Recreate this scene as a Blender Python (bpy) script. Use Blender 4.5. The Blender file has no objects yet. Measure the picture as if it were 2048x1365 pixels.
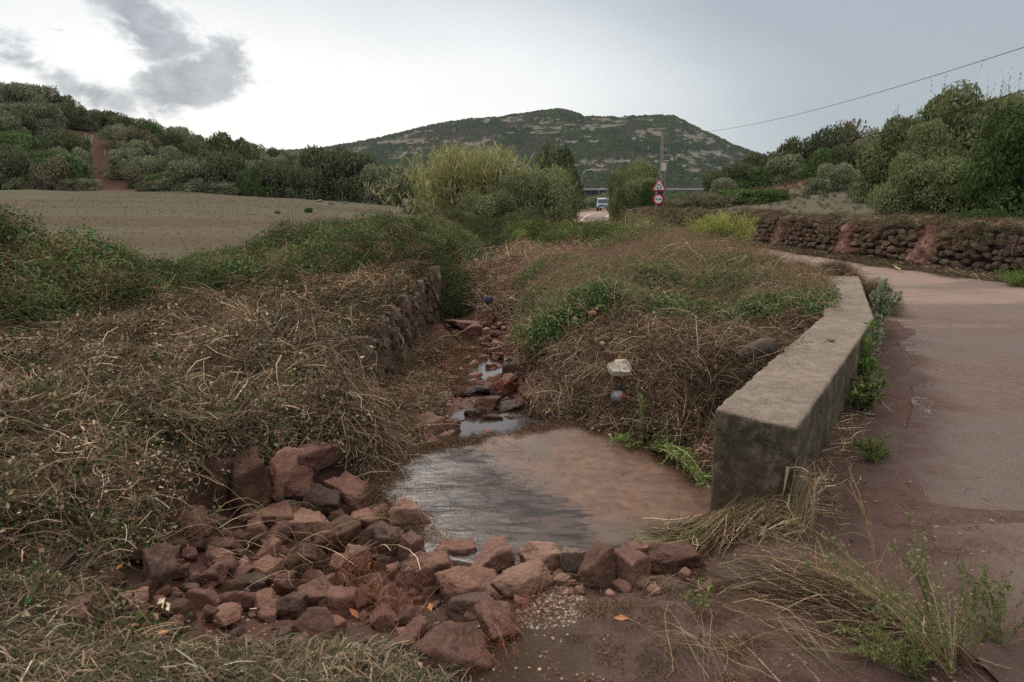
import bpy, math, random
import numpy as np
from math import radians, sin, cos, pi, atan, atan2, sqrt, tan

# ------------------------------------------------------------------ camera, world, sun, exposure
scn = bpy.context.scene
COL = scn.collection
CAM_H = 1.6
PITCH = atan(287 / 1365.0)
cam_d = bpy.data.cameras.new('camera')
cam = bpy.data.objects.new('camera', cam_d); COL.objects.link(cam)
cam.location = (0, 0, CAM_H)
cam.rotation_euler = (pi / 2 - PITCH, 0, 0)
cam_d.sensor_width = 36.0; cam_d.lens = 24.0
cam_d.clip_start = 0.05; cam_d.clip_end = 9000
cam_d.dof.use_dof = True; cam_d.dof.focus_distance = 6.0; cam_d.dof.aperture_fstop = 4.5
scn.camera = cam

SUN_AZ = radians(-20)      # measured from +Y (camera direction) towards +X
SUN_EL = radians(38)
world = bpy.data.worlds.new('World'); scn.world = world; world.use_nodes = True
wn = world.node_tree; wn.nodes.clear()


class NT:
    """tiny helper round a node tree"""
    def __init__(s, t): s.t = t; s.n = t.nodes; s.l = t.links
    def node(s, ty, **kw):
        n = s.n.new(ty)
        for k, v in kw.items(): setattr(n, k, v)
        return n
    def put(s, sock, v):
        if isinstance(v, bpy.types.NodeSocket): s.l.new(v, sock)
        elif v is not None: sock.default_value = v
    def m(s, op, a, b=None, c=None, clamp=False):
        n = s.node('ShaderNodeMath', operation=op, use_clamp=clamp)
        s.put(n.inputs[0], a)
        if b is not None: s.put(n.inputs[1], b)
        if c is not None: s.put(n.inputs[2], c)
        return n.outputs[0]
    def vm(s, op, a, b=None):
        n = s.node('ShaderNodeVectorMath', operation=op)
        s.put(n.inputs[0], a)
        if b is not None: s.put(n.inputs[1], b)
        return n.outputs['Value'] if op in ('DOT_PRODUCT', 'LENGTH') else n.outputs[0]
    def mix(s, f, a, b, blend='MIX'):
        n = s.node('ShaderNodeMix', data_type='RGBA', blend_type=blend)
        s.put(n.inputs[0], f); s.put(n.inputs[6], a); s.put(n.inputs[7], b)
        return n.outputs[2]
    def noise(s, vec, scale, detail=4, rough=0.55, dist=0.0, out='Fac'):
        n = s.node('ShaderNodeTexNoise')
        if vec is not None: s.put(n.inputs['Vector'], vec)
        n.inputs['Scale'].default_value = scale; n.inputs['Detail'].default_value = detail
        n.inputs['Roughness'].default_value = rough; n.inputs['Distortion'].default_value = dist
        return n.outputs[out]
    def ramp(s, v, stops, interp='LINEAR'):
        n = s.node('ShaderNodeValToRGB'); s.put(n.inputs[0], v)
        e = n.color_ramp.elements; n.color_ramp.interpolation = interp
        while len(e) < len(stops): e.new(0.5)
        for i, (p, c) in enumerate(stops):
            e[i].position = p
            e[i].color = (c, c, c, 1) if isinstance(c, (int, float)) else (*c, 1)
        return n.outputs[0]
    def maprange(s, v, a, b, c=0.0, d=1.0, smooth=True):
        n = s.node('ShaderNodeMapRange', interpolation_type='SMOOTHSTEP' if smooth else 'LINEAR')
        s.put(n.inputs[0], v); n.inputs[1].default_value = a; n.inputs[2].default_value = b
        n.inputs[3].default_value = c; n.inputs[4].default_value = d
        return n.outputs[0]
    def scale(s, vec, k):
        n = s.node('ShaderNodeMapping'); s.put(n.inputs[0], vec); n.inputs['Scale'].default_value = k
        return n.outputs[0]


w = NT(wn)
out = w.node('ShaderNodeOutputWorld'); bg = w.node('ShaderNodeBackground')
sky = w.node('ShaderNodeTexSky', sky_type='NISHITA'); sky.sun_disc = False
sky.sun_elevation = SUN_EL; sky.sun_rotation = SUN_AZ; sky.air_density = 1.0; sky.dust_density = 2.0
tc = w.node('ShaderNodeTexCoord').outputs['Generated']
sep = w.node('ShaderNodeSeparateXYZ'); w.put(sep.inputs[0], tc)
X, Y, Z = sep.outputs
az = w.m('ARCTAN2', X, Y)                       # radians, 0 = straight ahead, + right
el = w.m('ARCSINE', Z)
cloud_co = w.node('ShaderNodeCombineXYZ'); w.put(cloud_co.inputs[0], az); w.put(cloud_co.inputs[1], w.m('MULTIPLY', el, 1.6)); cc = cloud_co.outputs[0]
sdir = (sin(SUN_AZ) * cos(radians(12)), cos(SUN_AZ) * cos(radians(12)), sin(radians(12)))
dsun = w.vm('DOT_PRODUCT', tc, sdir)
# high overcast sheet: bright towards the veiled sun, blue grey away from it
bright = w.maprange(dsun, 0.68, 1.0)
elf = w.maprange(el, 0.13, 0.30)
soft = w.noise(cc, 2.2, 5, 0.5, 0.3)
lum = w.m('SUBTRACT', bright, w.m('MULTIPLY', elf, 0.56))
lum = w.m('ADD', lum, w.m('MULTIPLY', w.m('SUBTRACT', soft, 0.5), 0.62))
lum = w.m('ADD', lum, w.maprange(el, 0.16, 0.0, 0.0, 0.16))
base = w.ramp(lum, [(0.0, (0.275, 0.315, 0.35)), (0.28, (0.355, 0.40, 0.43)), (0.55, (0.50, 0.525, 0.54)), (0.85, (0.65, 0.66, 0.66)), (1.0, (0.70, 0.70, 0.695))])
zen = w.maprange(el, .30, .95)
base = w.mix(zen, base, (.93, .905, .87, 1))
# low broken cumulus: warped ellipses in the directions where the photograph has them
wrp = w.noise(cc, 7.0, 7, 0.62, 0.25)
wrp2 = w.noise(cc, 22.0, 6, 0.65, 0.4)
tot = None
def PXDIR(px, py):
    x = (px - 1024) / 1365.0; u = -(py - 682.5) / 1365.0
    d = np.array([x, cos(PITCH) + u * sin(PITCH), -sin(PITCH) + u * cos(PITCH)]); d /= np.linalg.norm(d)
    return atan2(d[0], d[1]), math.asin(d[2])
for (px, py, sx, sy, rot, k) in ((300, 60, 105, 62, -0.55, 1), (378, 165, 92, 66, 0.1, 1.0), (245, -30, 80, 60, 0, 1), (450, 105, 50, 52, 0.4, .62),
                                 (60, 130, 80, 42, -0.3, .62), (165, 180, 95, 42, -0.35, .78), (118, 60, 30, 12, 0, .45), (-120, 170, 120, 60, 0, .8),
                                 (-700, 100, 260, 90, 0, .8), (2700, 40, 300, 100, 0.2, .6)):
    a0, e0 = PXDIR(px, py)
    sa, se = sx / 1500.0, sy / 1500.0
    dx = w.m('SUBTRACT', az, a0); dy = w.m('SUBTRACT', el, e0)
    c_, s_ = cos(rot), sin(rot)
    rx = w.m('DIVIDE', w.m('ADD', w.m('MULTIPLY', dx, c_), w.m('MULTIPLY', dy, s_)), sa)
    ry = w.m('DIVIDE', w.m('SUBTRACT', w.m('MULTIPLY', dy, c_), w.m('MULTIPLY', dx, s_)), se)
    rr = w.m('SQRT', w.m('ADD', w.m('MULTIPLY', rx, rx), w.m('MULTIPLY', ry, ry)))
    v = w.m('MULTIPLY', w.m('SUBTRACT', 1.55, rr), k)
    tot = v if tot is None else w.m('MAXIMUM', tot, v)
dens = w.m('ADD', tot, w.m('MULTIPLY', w.m('SUBTRACT', wrp, 0.5), 3.0))
dens = w.m('ADD', dens, w.m('MULTIPLY', w.m('SUBTRACT', wrp2, 0.5), 1.3))
mask = w.maprange(dens, 0.45, 1.05)
cshade = w.mix(w.maprange(wrp2, 0.3, 0.7), (0.165, 0.195, 0.23, 1), (0.29, 0.325, 0.355, 1))
col = w.mix(w.m('MULTIPLY', mask, 0.95), base, cshade)
skyc = w.mix(1.0, sky.outputs[0], (0.10, 0.10, 0.10, 1), 'MULTIPLY')
col = w.mix(0.08, col, skyc)
# below the horizon the dome goes on as hazy ground colour
col = w.mix(w.maprange(el, -0.02, -0.10), col, (0.12, 0.11, 0.10, 1))
w.put(bg.inputs[0], col); bg.inputs[1].default_value = 1.0
w.l.new(bg.outputs[0], out.inputs[0])

sun_d = bpy.data.lights.new('sun', 'SUN'); sun_d.energy = 1.5; sun_d.angle = radians(30); sun_d.color = (1.0, 0.95, 0.87)
sun = bpy.data.objects.new('sun', sun_d); COL.objects.link(sun)
sun.rotation_euler = (pi / 2 - SUN_EL, 0, pi - SUN_AZ)
vs = scn.view_settings
vs.view_transform = 'Standard'; vs.look = 'None'; vs.exposure = 0.55; vs.gamma = 1.0; vs.use_curve_mapping = False
scn.render.engine = 'CYCLES'
scn.cycles.max_bounces = 6; scn.cycles.diffuse_bounces = 3; scn.cycles.glossy_bounces = 2; scn.cycles.transmission_bounces = 2
scn.cycles.use_denoising = False
scn.render.filter_size = 1.5

# ------------------------------------------------------------------ numeric helpers
RS = np.random.RandomState(7)


def smooth(t):
    t = np.clip(t, 0, 1); return t * t * (3 - 2 * t)


_perm = np.random.RandomState(3).rand(4096)
def _hash(i, j, k):
    h = (i * 374761393 + j * 668265263 + k * 2147483647) & 0x7fffffff
    h = (h ^ (h >> 13)) * 1274126177 & 0x7fffffff
    return _perm[(h ^ (h >> 16)) & 4095]
def vnoise(x, y, z=0.0, seed=0):
    x = np.asarray(x, float); y = np.asarray(y, float); z = np.zeros_like(x) + z
    xi, yi, zi = np.floor(x).astype(np.int64), np.floor(y).astype(np.int64), np.floor(z).astype(np.int64)
    u, v, t = smooth(x - xi), smooth(y - yi), smooth(z - zi)
    zi = zi + seed * 57
    r = 0
    for a in (0, 1):
        for b in (0, 1):
            for c in (0, 1):
                r = r + _hash(xi + a, yi + b, zi + c) * (u if a else 1 - u) * (v if b else 1 - v) * (t if c else 1 - t)
    return r
def fbm(x, y, z=0.0, oct=4, seed=0, gain=0.5):
    s = 0; a = 1; n = 0
    for o in range(oct):
        s = s + a * vnoise(np.asarray(x) * 2 ** o, np.asarray(y) * 2 ** o, np.asarray(z) * 2 ** o, seed + o * 11); n += a; a *= gain
    return s / n


# ------------------------------------------------------------------ mesh helpers
class MB:
    """collects vertices, faces (tris / quads / n-gons), vertex colours and material slots"""
    def __init__(s): s.V = []; s.F = []; s.C = []; s.M = []; s.n = 0
    def add(s, V, F, C=(1, 1, 1), mat=0):
        V = np.asarray(V, float).reshape(-1, 3)
        C = np.asarray(C, float)
        if C.ndim == 1: C = np.tile(C[:3], (len(V), 1))
        F = np.asarray(F, dtype=np.int64)
        s.V.append(V); s.C.append(C); s.F.append(F + s.n); s.M.append(np.full(len(F), mat)); s.n += len(V)
        return s
    def box(s, c, d, C=(1, 1, 1), rz=0, mat=0):
        x, y, z = np.array(d) / 2.0
        V = np.array([(-x, -y, -z), (x, -y, -z), (x, y, -z), (-x, y, -z), (-x, -y, z), (x, -y, z), (x, y, z), (-x, y, z)])
        R = np.array([[cos(rz), -sin(rz), 0], [sin(rz), cos(rz), 0], [0, 0, 1]])
        return s.add(V @ R.T + np.array(c), [(0, 3, 2, 1), (4, 5, 6, 7), (0, 1, 5, 4), (1, 2, 6, 5), (2, 3, 7, 6), (3, 0, 4, 7)], C, mat)
    def tube(s, P, r, n=8, C=(1, 1, 1), mat=0, caps=True):
        P = np.asarray(P, float); k = len(P); r = np.zeros(k) + r
        T = np.gradient(P, axis=0); T /= np.linalg.norm(T, axis=1)[:, None] + 1e-9
        up = np.array([0, 0, 1.]) if abs(T[0, 2]) < 0.9 else np.array([1., 0, 0])
        A = np.cross(T, up); A /= np.linalg.norm(A, axis=1)[:, None] + 1e-9; B = np.cross(A, T)
        th = np.arange(n) * 2 * pi / n
        V = (P[:, None] + r[:, None, None] * (np.cos(th)[None, :, None] * A[:, None] + np.sin(th)[None, :, None] * B[:, None])).reshape(-1, 3)
        i = np.arange(k - 1)[:, None] * n; j = np.arange(n)[None]; j2 = (j + 1) % n
        F = np.stack([i + j, i + j2, i + n + j2, i + n + j], -1).reshape(-1, 4)
        s.add(V, F, C, mat)
        if caps and n == 4:
            b = s.n - len(V); s.F.append(np.array([[b + 3, b + 2, b + 1, b], [b + (k - 1) * n + q for q in range(4)]])); s.M.append(np.full(2, mat))
        elif caps:
            for e in (0, k - 1):
                ring = V[e * n:(e + 1) * n]; cV = np.vstack([ring, P[e]])
                q = np.arange(n); f = np.stack([q, (q + 1) % n, np.full(n, n)], 1)
                s.add(cV, f if e else f[:, ::-1], C if np.ndim(C) == 1 else C[0], mat)
        return s
    def build(s, name, mats, parent=None, loc=None, smooth_=False, link=True):
        me = bpy.data.meshes.new(name)
        V = np.vstack(s.V); C = np.vstack(s.C)
        me.vertices.add(len(V)); me.vertices.foreach_set('co', V.astype(np.float32).ravel())
        loops = np.concatenate([f.ravel() for f in s.F]); tot = np.concatenate([np.full(len(f), f.shape[1]) for f in s.F])
        st = np.concatenate([[0], np.cumsum(tot)[:-1]])
        me.loops.add(len(loops)); me.loops.foreach_set('vertex_index', loops.astype(np.int32))
        me.polygons.add(len(tot)); me.polygons.foreach_set('loop_start', st.astype(np.int32)); me.polygons.foreach_set('loop_total', tot.astype(np.int32))
        me.polygons.foreach_set('material_index', np.concatenate(s.M).astype(np.int32))
        me.polygons.foreach_set('use_smooth', np.full(len(tot), bool(smooth_)))
        ca = me.color_attributes.new('Col', 'FLOAT_COLOR', 'POINT')
        ca.data.foreach_set('color', np.hstack([C, np.ones((len(C), 1))]).astype(np.float32).ravel())
        me.update(calc_edges=True); me.validate()
        for m in (mats if isinstance(mats, (list, tuple)) else [mats]): me.materials.append(m)
        o = bpy.data.objects.new(name, me)
        if link: COL.objects.link(o)
        if parent is not None: o.parent = parent
        if loc is not None: o.location = loc
        return o


def tag(o, label=None, cat=None, group=None, kind=None):
    for k, v in (('label', label), ('category', cat), ('group', group), ('kind', kind)):
        if v: o[k] = v
    return o
def empty(name, loc, rz=0.0):
    o = bpy.data.objects.new(name, None); COL.objects.link(o); o.location = loc; o.rotation_euler = (0, 0, rz)
    o.empty_display_size = 0.2
    return o
def copy_tree(o, parent=None):
    c = o.copy(); COL.objects.link(c)
    if parent is not None: c.parent = parent
    for ch in list(o.children): copy_tree(ch, c)
    return c


# ------------------------------------------------------------------ materials
def newmat(name):
    m = bpy.data.materials.new(name); m.use_nodes = True; t = NT(m.node_tree); t.n.clear()
    o = t.node('ShaderNodeOutputMaterial'); b = t.node('ShaderNodeBsdfPrincipled'); t.l.new(b.outputs[0], o.inputs[0])
    return m, t, b, o
def gpos(t): return t.node('ShaderNodeNewGeometry').outputs['Position']
def opos(t): return t.node('ShaderNodeTexCoord').outputs['Object']
def vcol(t, n='Col', ty='GEOMETRY'):
    a = t.node('ShaderNodeAttribute', attribute_name=n, attribute_type=ty); return a.outputs['Color']
def bump(t, b, h, dist, strength=1.0):
    n = t.node('ShaderNodeBump'); n.inputs['Distance'].default_value = dist; n.inputs['Strength'].default_value = strength
    t.put(n.inputs['Height'], h); t.l.new(n.outputs[0], b.inputs['Normal'])


def mat_plain(name, col, rough=0.6, metal=0.0, nz=0.12, scale=30, bumpd=0.0, spec=.3):
    m, t, b, o = newmat(name); b.inputs['Specular IOR Level'].default_value = spec
    n = t.noise(opos(t), scale, 4)
    t.put(b.inputs['Base Color'], t.mix(t.maprange(n, 0.3, 0.7), tuple(c * (1 - nz) for c in col) + (1,), tuple(min(1, c * (1 + nz)) for c in col) + (1,)))
    b.inputs['Roughness'].default_value = rough; b.inputs['Metallic'].default_value = metal
    if bumpd: bump(t, b, n, bumpd)
    return m
def mat_plant(name, rough=0.8, trans=0.0, tint=True, spec=0.0):
    """leaf / straw material: colour from the mesh, tinted per instance"""
    m, t, b, o = newmat(name)
    c = t.mix(1.0, vcol(t), (1.5, 1.47, 1.44, 1), 'MULTIPLY')
    if tint: c = t.mix(1.0, c, vcol(t, 'tint', 'INSTANCER'), 'MULTIPLY')
    t.put(b.inputs['Base Color'], c); b.inputs['Roughness'].default_value = rough
    b.inputs['Specular IOR Level'].default_value = spec
    if trans:
        tr = t.node('ShaderNodeBsdfTranslucent'); t.put(tr.inputs[0], c)
        mx = t.node('ShaderNodeMixShader'); mx.inputs[0].default_value = trans
        t.l.new(b.outputs[0], mx.inputs[1]); t.l.new(tr.outputs[0], mx.inputs[2]); t.l.new(mx.outputs[0], o.inputs[0])
    return m
M = {}
M['straw'] = mat_plant('straw')
M['leaf'] = mat_plant('leaf', 0.6, 0.3)
M['treeleaf'] = mat_plant('tree_leaf', 0.65, 0.22, tint=False)
M['stalk'] = mat_plant('plant_stalk', 0.7, 0.1, tint=False)


def mat_bark():
    m, t, b, o = newmat('bark'); p = opos(t)
    n = t.noise(t.scale(p, (6, 6, 1.5)), 3, 6, 0.7)
    t.put(b.inputs['Base Color'], t.ramp(n, [(0.3, (.05, .035, .025)), (.7, (.16, .12, .09))])); b.inputs['Roughness'].default_value = .9
    bump(t, b, n, .03); return m
M['bark'] = mat_bark()


def mat_rock(name, c1, c2, c3, wet=False):
    m, t, b, o = newmat(name); p = opos(t)
    ri = t.node('ShaderNodeObjectInfo').outputs['Random']
    off = t.node('ShaderNodeCombineXYZ'); t.put(off.inputs[0], t.m('MULTIPLY', ri, 40)); q = t.vm('ADD', p, off.outputs[0])
    n1 = t.noise(q, 1.3, 5, .6); n2 = t.noise(q, 7, 6, .65); n3 = t.noise(t.scale(q, (1, 1, 4)), 3, 5, .6, .6)
    c = t.mix(t.maprange(n1, .35, .65), (*c1, 1), (*c2, 1))
    c = t.mix(t.maprange(n3, .55, .8), c, (*c3, 1))
    c = t.mix(t.m('MULTIPLY', t.maprange(n2, .25, .75), .55), t.mix(1, c, (.62, .6, .6, 1), 'MULTIPLY'), t.mix(1, c, (1.25, 1.22, 1.2, 1), 'MULTIPLY'))
    v = t.m('ADD', .74, t.m('MULTIPLY', ri, .5)); vv = t.node('ShaderNodeCombineXYZ')
    for i in range(3): t.put(vv.inputs[i], v)
    c = t.mix(1, c, vv.outputs[0], 'MULTIPLY')
    t.put(b.inputs['Base Color'], c)
    t.put(b.inputs['Roughness'], t.maprange(n2, .3, .7, .4 if wet else .6, .65 if wet else .85))
    b.inputs['Specular IOR Level'].default_value = .25 if wet else .12
    bump(t, b, t.m('ADD', n2, t.m('MULTIPLY', t.noise(q, 28, 5, .7), .6)), .014, 1.0)
    return m
M['rock_red'] = mat_rock('red_sandstone', (.46, .25, .185), (.34, .175, .13), (.54, .34, .265))
M['rock_dark'] = mat_rock('dark_red_stone', (.31, .17, .128), (.22, .118, .09), (.39, .225, .172))
M['rock_pink'] = mat_rock('pale_pink_sandstone', (.50, .30, .225), (.40, .225, .165), (.57, .38, .30))
M['rock_grey'] = mat_rock('grey_purple_stone', (.26, .165, .13), (.19, .118, .092), (.33, .22, .175))
M['rock_brown'] = mat_rock('brown_stone', (.22, .125, .082), (.155, .085, .058), (.29, .17, .12))
M['rock_wet'] = mat_rock('wet_stone', (.09, .048, .036), (.05, .03, .024), (.13, .07, .05), True)
M['rock_pale'] = mat_rock('pale_stone', (.34, .26, .205), (.27, .2, .155), (.4, .33, .27))
M['rock_orange'] = mat_rock('orange_stone', (.30, .105, .058), (.22, .08, .05), (.34, .15, .09))


def mat_ground():
    m, t, b, o = newmat('ground_soil'); p = gpos(t)
    c = vcol(t)
    n1 = t.noise(p, .9, 6, .6); n2 = t.noise(p, 7, 6, .65); n3 = t.noise(p, 45, 5, .7)
    k = t.m('ADD', t.m('MULTIPLY', n1, .5), t.m('ADD', t.m('MULTIPLY', n2, .8), t.m('MULTIPLY', n3, .7)))
    c = t.mix(1, c, t.ramp(t.m('DIVIDE', k, 2), [(.3, .55), (.5, 1.0), (.7, 1.5)]), 'MULTIPLY')
    # scattered pale grit
    vo = t.node('ShaderNodeTexVoronoi'); t.put(vo.inputs['Vector'], p); vo.inputs['Scale'].default_value = 70
    g = t.m('MULTIPLY', t.m('LESS_THAN', vo.outputs['Distance'], .16), t.m('GREATER_THAN', t.noise(p, 3, 3), .6))
    gs = t.node('ShaderNodeSeparateXYZ'); t.put(gs.inputs[0], p)
    c = t.mix(t.m('MULTIPLY', t.m('MULTIPLY', g, t.maprange(gs.outputs[1], 12, 6)), .55), c, (.42, .3, .24, 1))
    t.put(b.inputs['Base Color'], c)
    wet = t.maprange(n1, .42, .62, .6, .95)
    t.put(b.inputs['Roughness'], wet); t.put(b.inputs['Specular IOR Level'], t.maprange(gs.outputs[1], 14, 5, 0, .12))
    bump(t, b, t.m('ADD', n2, t.m('MULTIPLY', n3, .2)), .045, .9)
    return m
M['ground'] = mat_ground()


def mat_field():
    m, t, b, o = newmat('field_stubble'); p = gpos(t)
    c = vcol(t)
    band = t.noise(t.scale(p, (.02, .22, 1)), 1.0, 4, .6, .5)
    n2 = t.noise(t.scale(p, (.6, 2.2, 1)), 1.3, 6, .7); n3 = t.noise(p, 12, 5, .7)
    c = t.mix(t.maprange(band, .38, .62), t.mix(1, c, (.94, .87, .82, 1), 'MULTIPLY'), t.mix(1, c, (1.03, 1.07, 1.0, 1), 'MULTIPLY'))
    k = t.m('ADD', t.m('MULTIPLY', n2, .6), t.m('MULTIPLY', n3, .4))
    c = t.mix(1, c, t.ramp(k, [(.3, .68), (.5, 1.0), (.7, 1.3)]), 'MULTIPLY')
    t.put(b.inputs['Base Color'], c); b.inputs['Roughness'].default_value = .95; b.inputs['Specular IOR Level'].default_value = 0
    bump(t, b, n3, .03); return m
M['field'] = mat_field()


def mat_road():
    m, t, b, o = newmat('muddy_asphalt'); p = gpos(t)
    fine = t.noise(p, 120, 4, .75); med = t.noise(p, 14, 5, .6)
    big = t.noise(t.scale(p, (1, .45, 1)), .55, 5, .55, .8); big2 = t.noise(p, 1.9, 5, .6, .4)
    asphalt = t.mix(t.maprange(fine, .3, .7), (.095, .074, .063, 1), (.20, .155, .13, 1))
    mud = t.mix(t.maprange(t.m('ADD', t.m('MULTIPLY', fine, .6), t.m('MULTIPLY', med, .4)), .38, .62), (.115, .07, .055, 1), (.195, .125, .10, 1))
    dry = t.mix(t.maprange(fine, .25, .75), (.22, .145, .115, 1), (.33, .23, .19, 1))
    sp = t.node('ShaderNodeSeparateXYZ'); t.put(sp.inputs[0], p)
    c = t.mix(t.maprange(t.m('ADD', t.m('MULTIPLY', big, .7), t.m('MULTIPLY', big2, .3)), .36, .64), asphalt, mud)
    far = t.maprange(t.m('ADD', sp.outputs[1], t.m('MULTIPLY', t.m('SUBTRACT', t.noise(t.scale(p, (.5, 1.3, 1)), .9, 5, .6, .6), .5), 13)), 7.5, 12.5)
    dryp = t.maprange(t.noise(t.scale(p, (.35, 1.3, 1)), .8, 5, .55, .5), .40, .52)
    c = t.mix(t.m('MULTIPLY', far, t.m('ADD', .35, t.m('MULTIPLY', dryp, .65))), c, dry)
    # clods and grit
    vo = t.node('ShaderNodeTexVoronoi'); t.put(vo.inputs['Vector'], p); vo.inputs['Scale'].default_value = 55
    g = t.m('MULTIPLY', t.m('LESS_THAN', vo.outputs['Distance'], .2), t.m('GREATER_THAN', big2, .5))
    c = t.mix(t.m('MULTIPLY', g, .35), c, (.4, .29, .24, 1))
    mm = vcol(t)  # red channel: thick mud next to the verge
    s2 = t.node('ShaderNodeSeparateColor'); t.put(s2.inputs[0], mm)
    edge = t.maprange(t.m('ADD', s2.outputs[0], t.m('ADD', t.m('MULTIPLY', t.m('SUBTRACT', big2, .5), 1.3), t.m('MULTIPLY', t.m('SUBTRACT', med, .5), .7))), .15, .95)
    c = t.mix(edge, c, t.mix(t.maprange(med, .3, .7), (.078, .045, .037, 1), (.122, .075, .062, 1)))
    t.put(b.inputs['Base Color'], c)
    t.put(b.inputs['Roughness'], t.maprange(t.m('ADD', big2, t.m('MULTIPLY', fine, .2)), .45, .75, .5, .85))
    b.inputs['Specular IOR Level'].default_value = .12
    bump(t, b, t.m('ADD', fine, t.m('MULTIPLY', edge, t.m('MULTIPLY', med, 3))), .006, .9)
    return m
M['road'] = mat_road()


def mat_paint():
    m, t, b, o = newmat('worn_road_paint'); p = gpos(t)
    n = t.m('ADD', t.m('MULTIPLY', t.noise(p, 60, 5, .7), .6), t.m('MULTIPLY', t.noise(p, 5, 4, .6), .4))
    t.put(b.inputs['Base Color'], t.mix(t.maprange(n, .40, .50), (.23, .165, .13, 1), (.15, .10, .08, 1)))
    b.inputs['Roughness'].default_value = .8; tp = t.node('ShaderNodeBsdfTransparent'); mx = t.node('ShaderNodeMixShader'); t.put(mx.inputs[0], t.maprange(n, .47, .53)); t.l.new(b.outputs[0], mx.inputs[1]); t.l.new(tp.outputs[0], mx.inputs[2]); t.l.new(mx.outputs[0], o.inputs[0]); return m
M['paint'] = mat_paint()
M['paint_far'] = mat_plain('pale_road_paint', (.62, .55, .5), .7)


def mat_slab():
    m, t, b, o = newmat('wet_concrete_slab'); p = gpos(t)
    sp = t.node('ShaderNodeSeparateXYZ'); t.put(sp.inputs[0], p)
    x, y = sp.outputs[0], sp.outputs[1]
    n1 = t.noise(p, 1.6, 6, .6, .3); n2 = t.noise(p, 12, 6, .65)
    streak = t.noise(t.scale(p, (1.4, 4.5, 1)), 3.0, 5, .6, 1.0); hair = t.noise(t.scale(p, (1.1, 3.0, 1)), 3.2, 3, .5, .8)
    dry = t.mix(t.maprange(n2, .3, .7), (.115, .062, .041, 1), (.205, .118, .078, 1))
    dry = t.mix(t.maprange(n1, .45, .65), dry, (.13, .088, .066, 1))
    dry = t.mix(t.m('MULTIPLY', t.maprange(streak, .52, .7), .65), dry, (.09, .06, .048, 1))
    wetc = t.mix(t.maprange(streak, .38, .62), (.035, .025, .021, 1), (.10, .068, .054, 1))
    # dry side is the upstream right; water film on the left and along the front
    k = t.m('ADD', t.m('MULTIPLY', t.m('ADD', x, -.12), 1.7), t.m('MULTIPLY', t.m('SUBTRACT', y, 4.15), 1.1))
    k = t.m('ADD', k, t.m('MULTIPLY', t.m('SUBTRACT', n1, .5), 1.5))
    k = t.m('ADD', k, t.m('MULTIPLY', t.m('SUBTRACT', streak, .5), .8))
    f = t.maprange(k, -.12, .22)
    c = t.mix(f, wetc, dry)
    t.put(b.inputs['Base Color'], c)
    rw = t.maprange(hair, .38, .66, .12, .34)
    t.put(b.inputs['Roughness'], t.m('ADD', t.m('MULTIPLY', t.m('SUBTRACT', 1.0, f), rw), t.m('MULTIPLY', f, .5)))
    b.inputs['Specular IOR Level'].default_value = .15
    h = t.m('ADD', t.m('MULTIPLY', hair, .5), t.m('ADD', t.m('MULTIPLY', streak, .7), t.m('MULTIPLY', n2, t.m('MULTIPLY', f, .6))))
    bump(t, b, h, .0035, 1.0)
    return m
M['slab'] = mat_slab()


def mat_concrete():
    m, t, b, o = newmat('weathered_concrete'); p = gpos(t)
    n1 = t.noise(p, 2.2, 5, .6); n2 = t.noise(p, 16, 6, .7); n3 = t.noise(p, 85, 4, .7); n4 = t.noise(p, 6, 6, .7, .4)
    c = t.mix(t.maprange(n1, .3, .7), (.205, .155, .118, 1), (.30, .24, .185, 1))
    c = t.mix(t.m('MULTIPLY', t.maprange(n2, .38, .62), .6), c, (.13, .095, .073, 1))
    c = t.mix(t.m('MULTIPLY', t.maprange(n3, .5, .66), .6), c, (.40, .35, .28, 1))
    # lichen and damp growth on vertical faces and the near block
    g = t.node('ShaderNodeNewGeometry'); s = t.node('ShaderNodeSeparateXYZ'); t.put(s.inputs[0], g.outputs['Normal'])
    vert = t.maprange(s.outputs[2], .75, .3)
    sp = t.node('ShaderNodeSeparateXYZ'); t.put(sp.inputs[0], p)
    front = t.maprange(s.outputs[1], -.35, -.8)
    moss = t.m('MULTIPLY', vert, t.maprange(n4, .32, .58))
    c = t.mix(t.m('MULTIPLY', moss, .92), c, (.075, .062, .032, 1))
    drip = t.noise(t.scale(p, (9, 9, .7)), 2.2, 4, .6)
    c = t.mix(t.m('MULTIPLY', t.m('MULTIPLY', vert, t.maprange(drip, .5, .68)), .6), c, (.06, .048, .032, 1))
    c = t.mix(t.m('MULTIPLY', t.m('MULTIPLY', vert, t.maprange(t.m('ADD', sp.outputs[2], t.m('MULTIPLY', n4, .16)), .2, .06)), .6), c, (.13, .07, .05, 1))
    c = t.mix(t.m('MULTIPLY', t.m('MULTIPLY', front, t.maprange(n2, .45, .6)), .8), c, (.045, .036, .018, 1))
    c = t.mix(t.m('MULTIPLY', t.m('MULTIPLY', vert, t.maprange(t.noise(p, 30, 5, .7), .6, .7)), .6), c, (.3, .28, .2, 1))
    # top speckle of black lichen, red mud wash
    c = t.mix(t.m('MULTIPLY', t.maprange(t.noise(p, 24, 5, .75), .55, .68), .55), c, (.10, .075, .06, 1))
    c = t.mix(t.m('MULTIPLY', t.maprange(n1, .5, .75), .35), c, (.25, .15, .115, 1))
    t.put(b.inputs['Base Color'], c); b.inputs['Roughness'].default_value = .92; b.inputs['Specular IOR Level'].default_value = .2
    bump(t, b, t.m('ADD', n2, t.m('MULTIPLY', n3, .5)), .02, .8)
    return m
M['concrete'] = mat_concrete()


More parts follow.
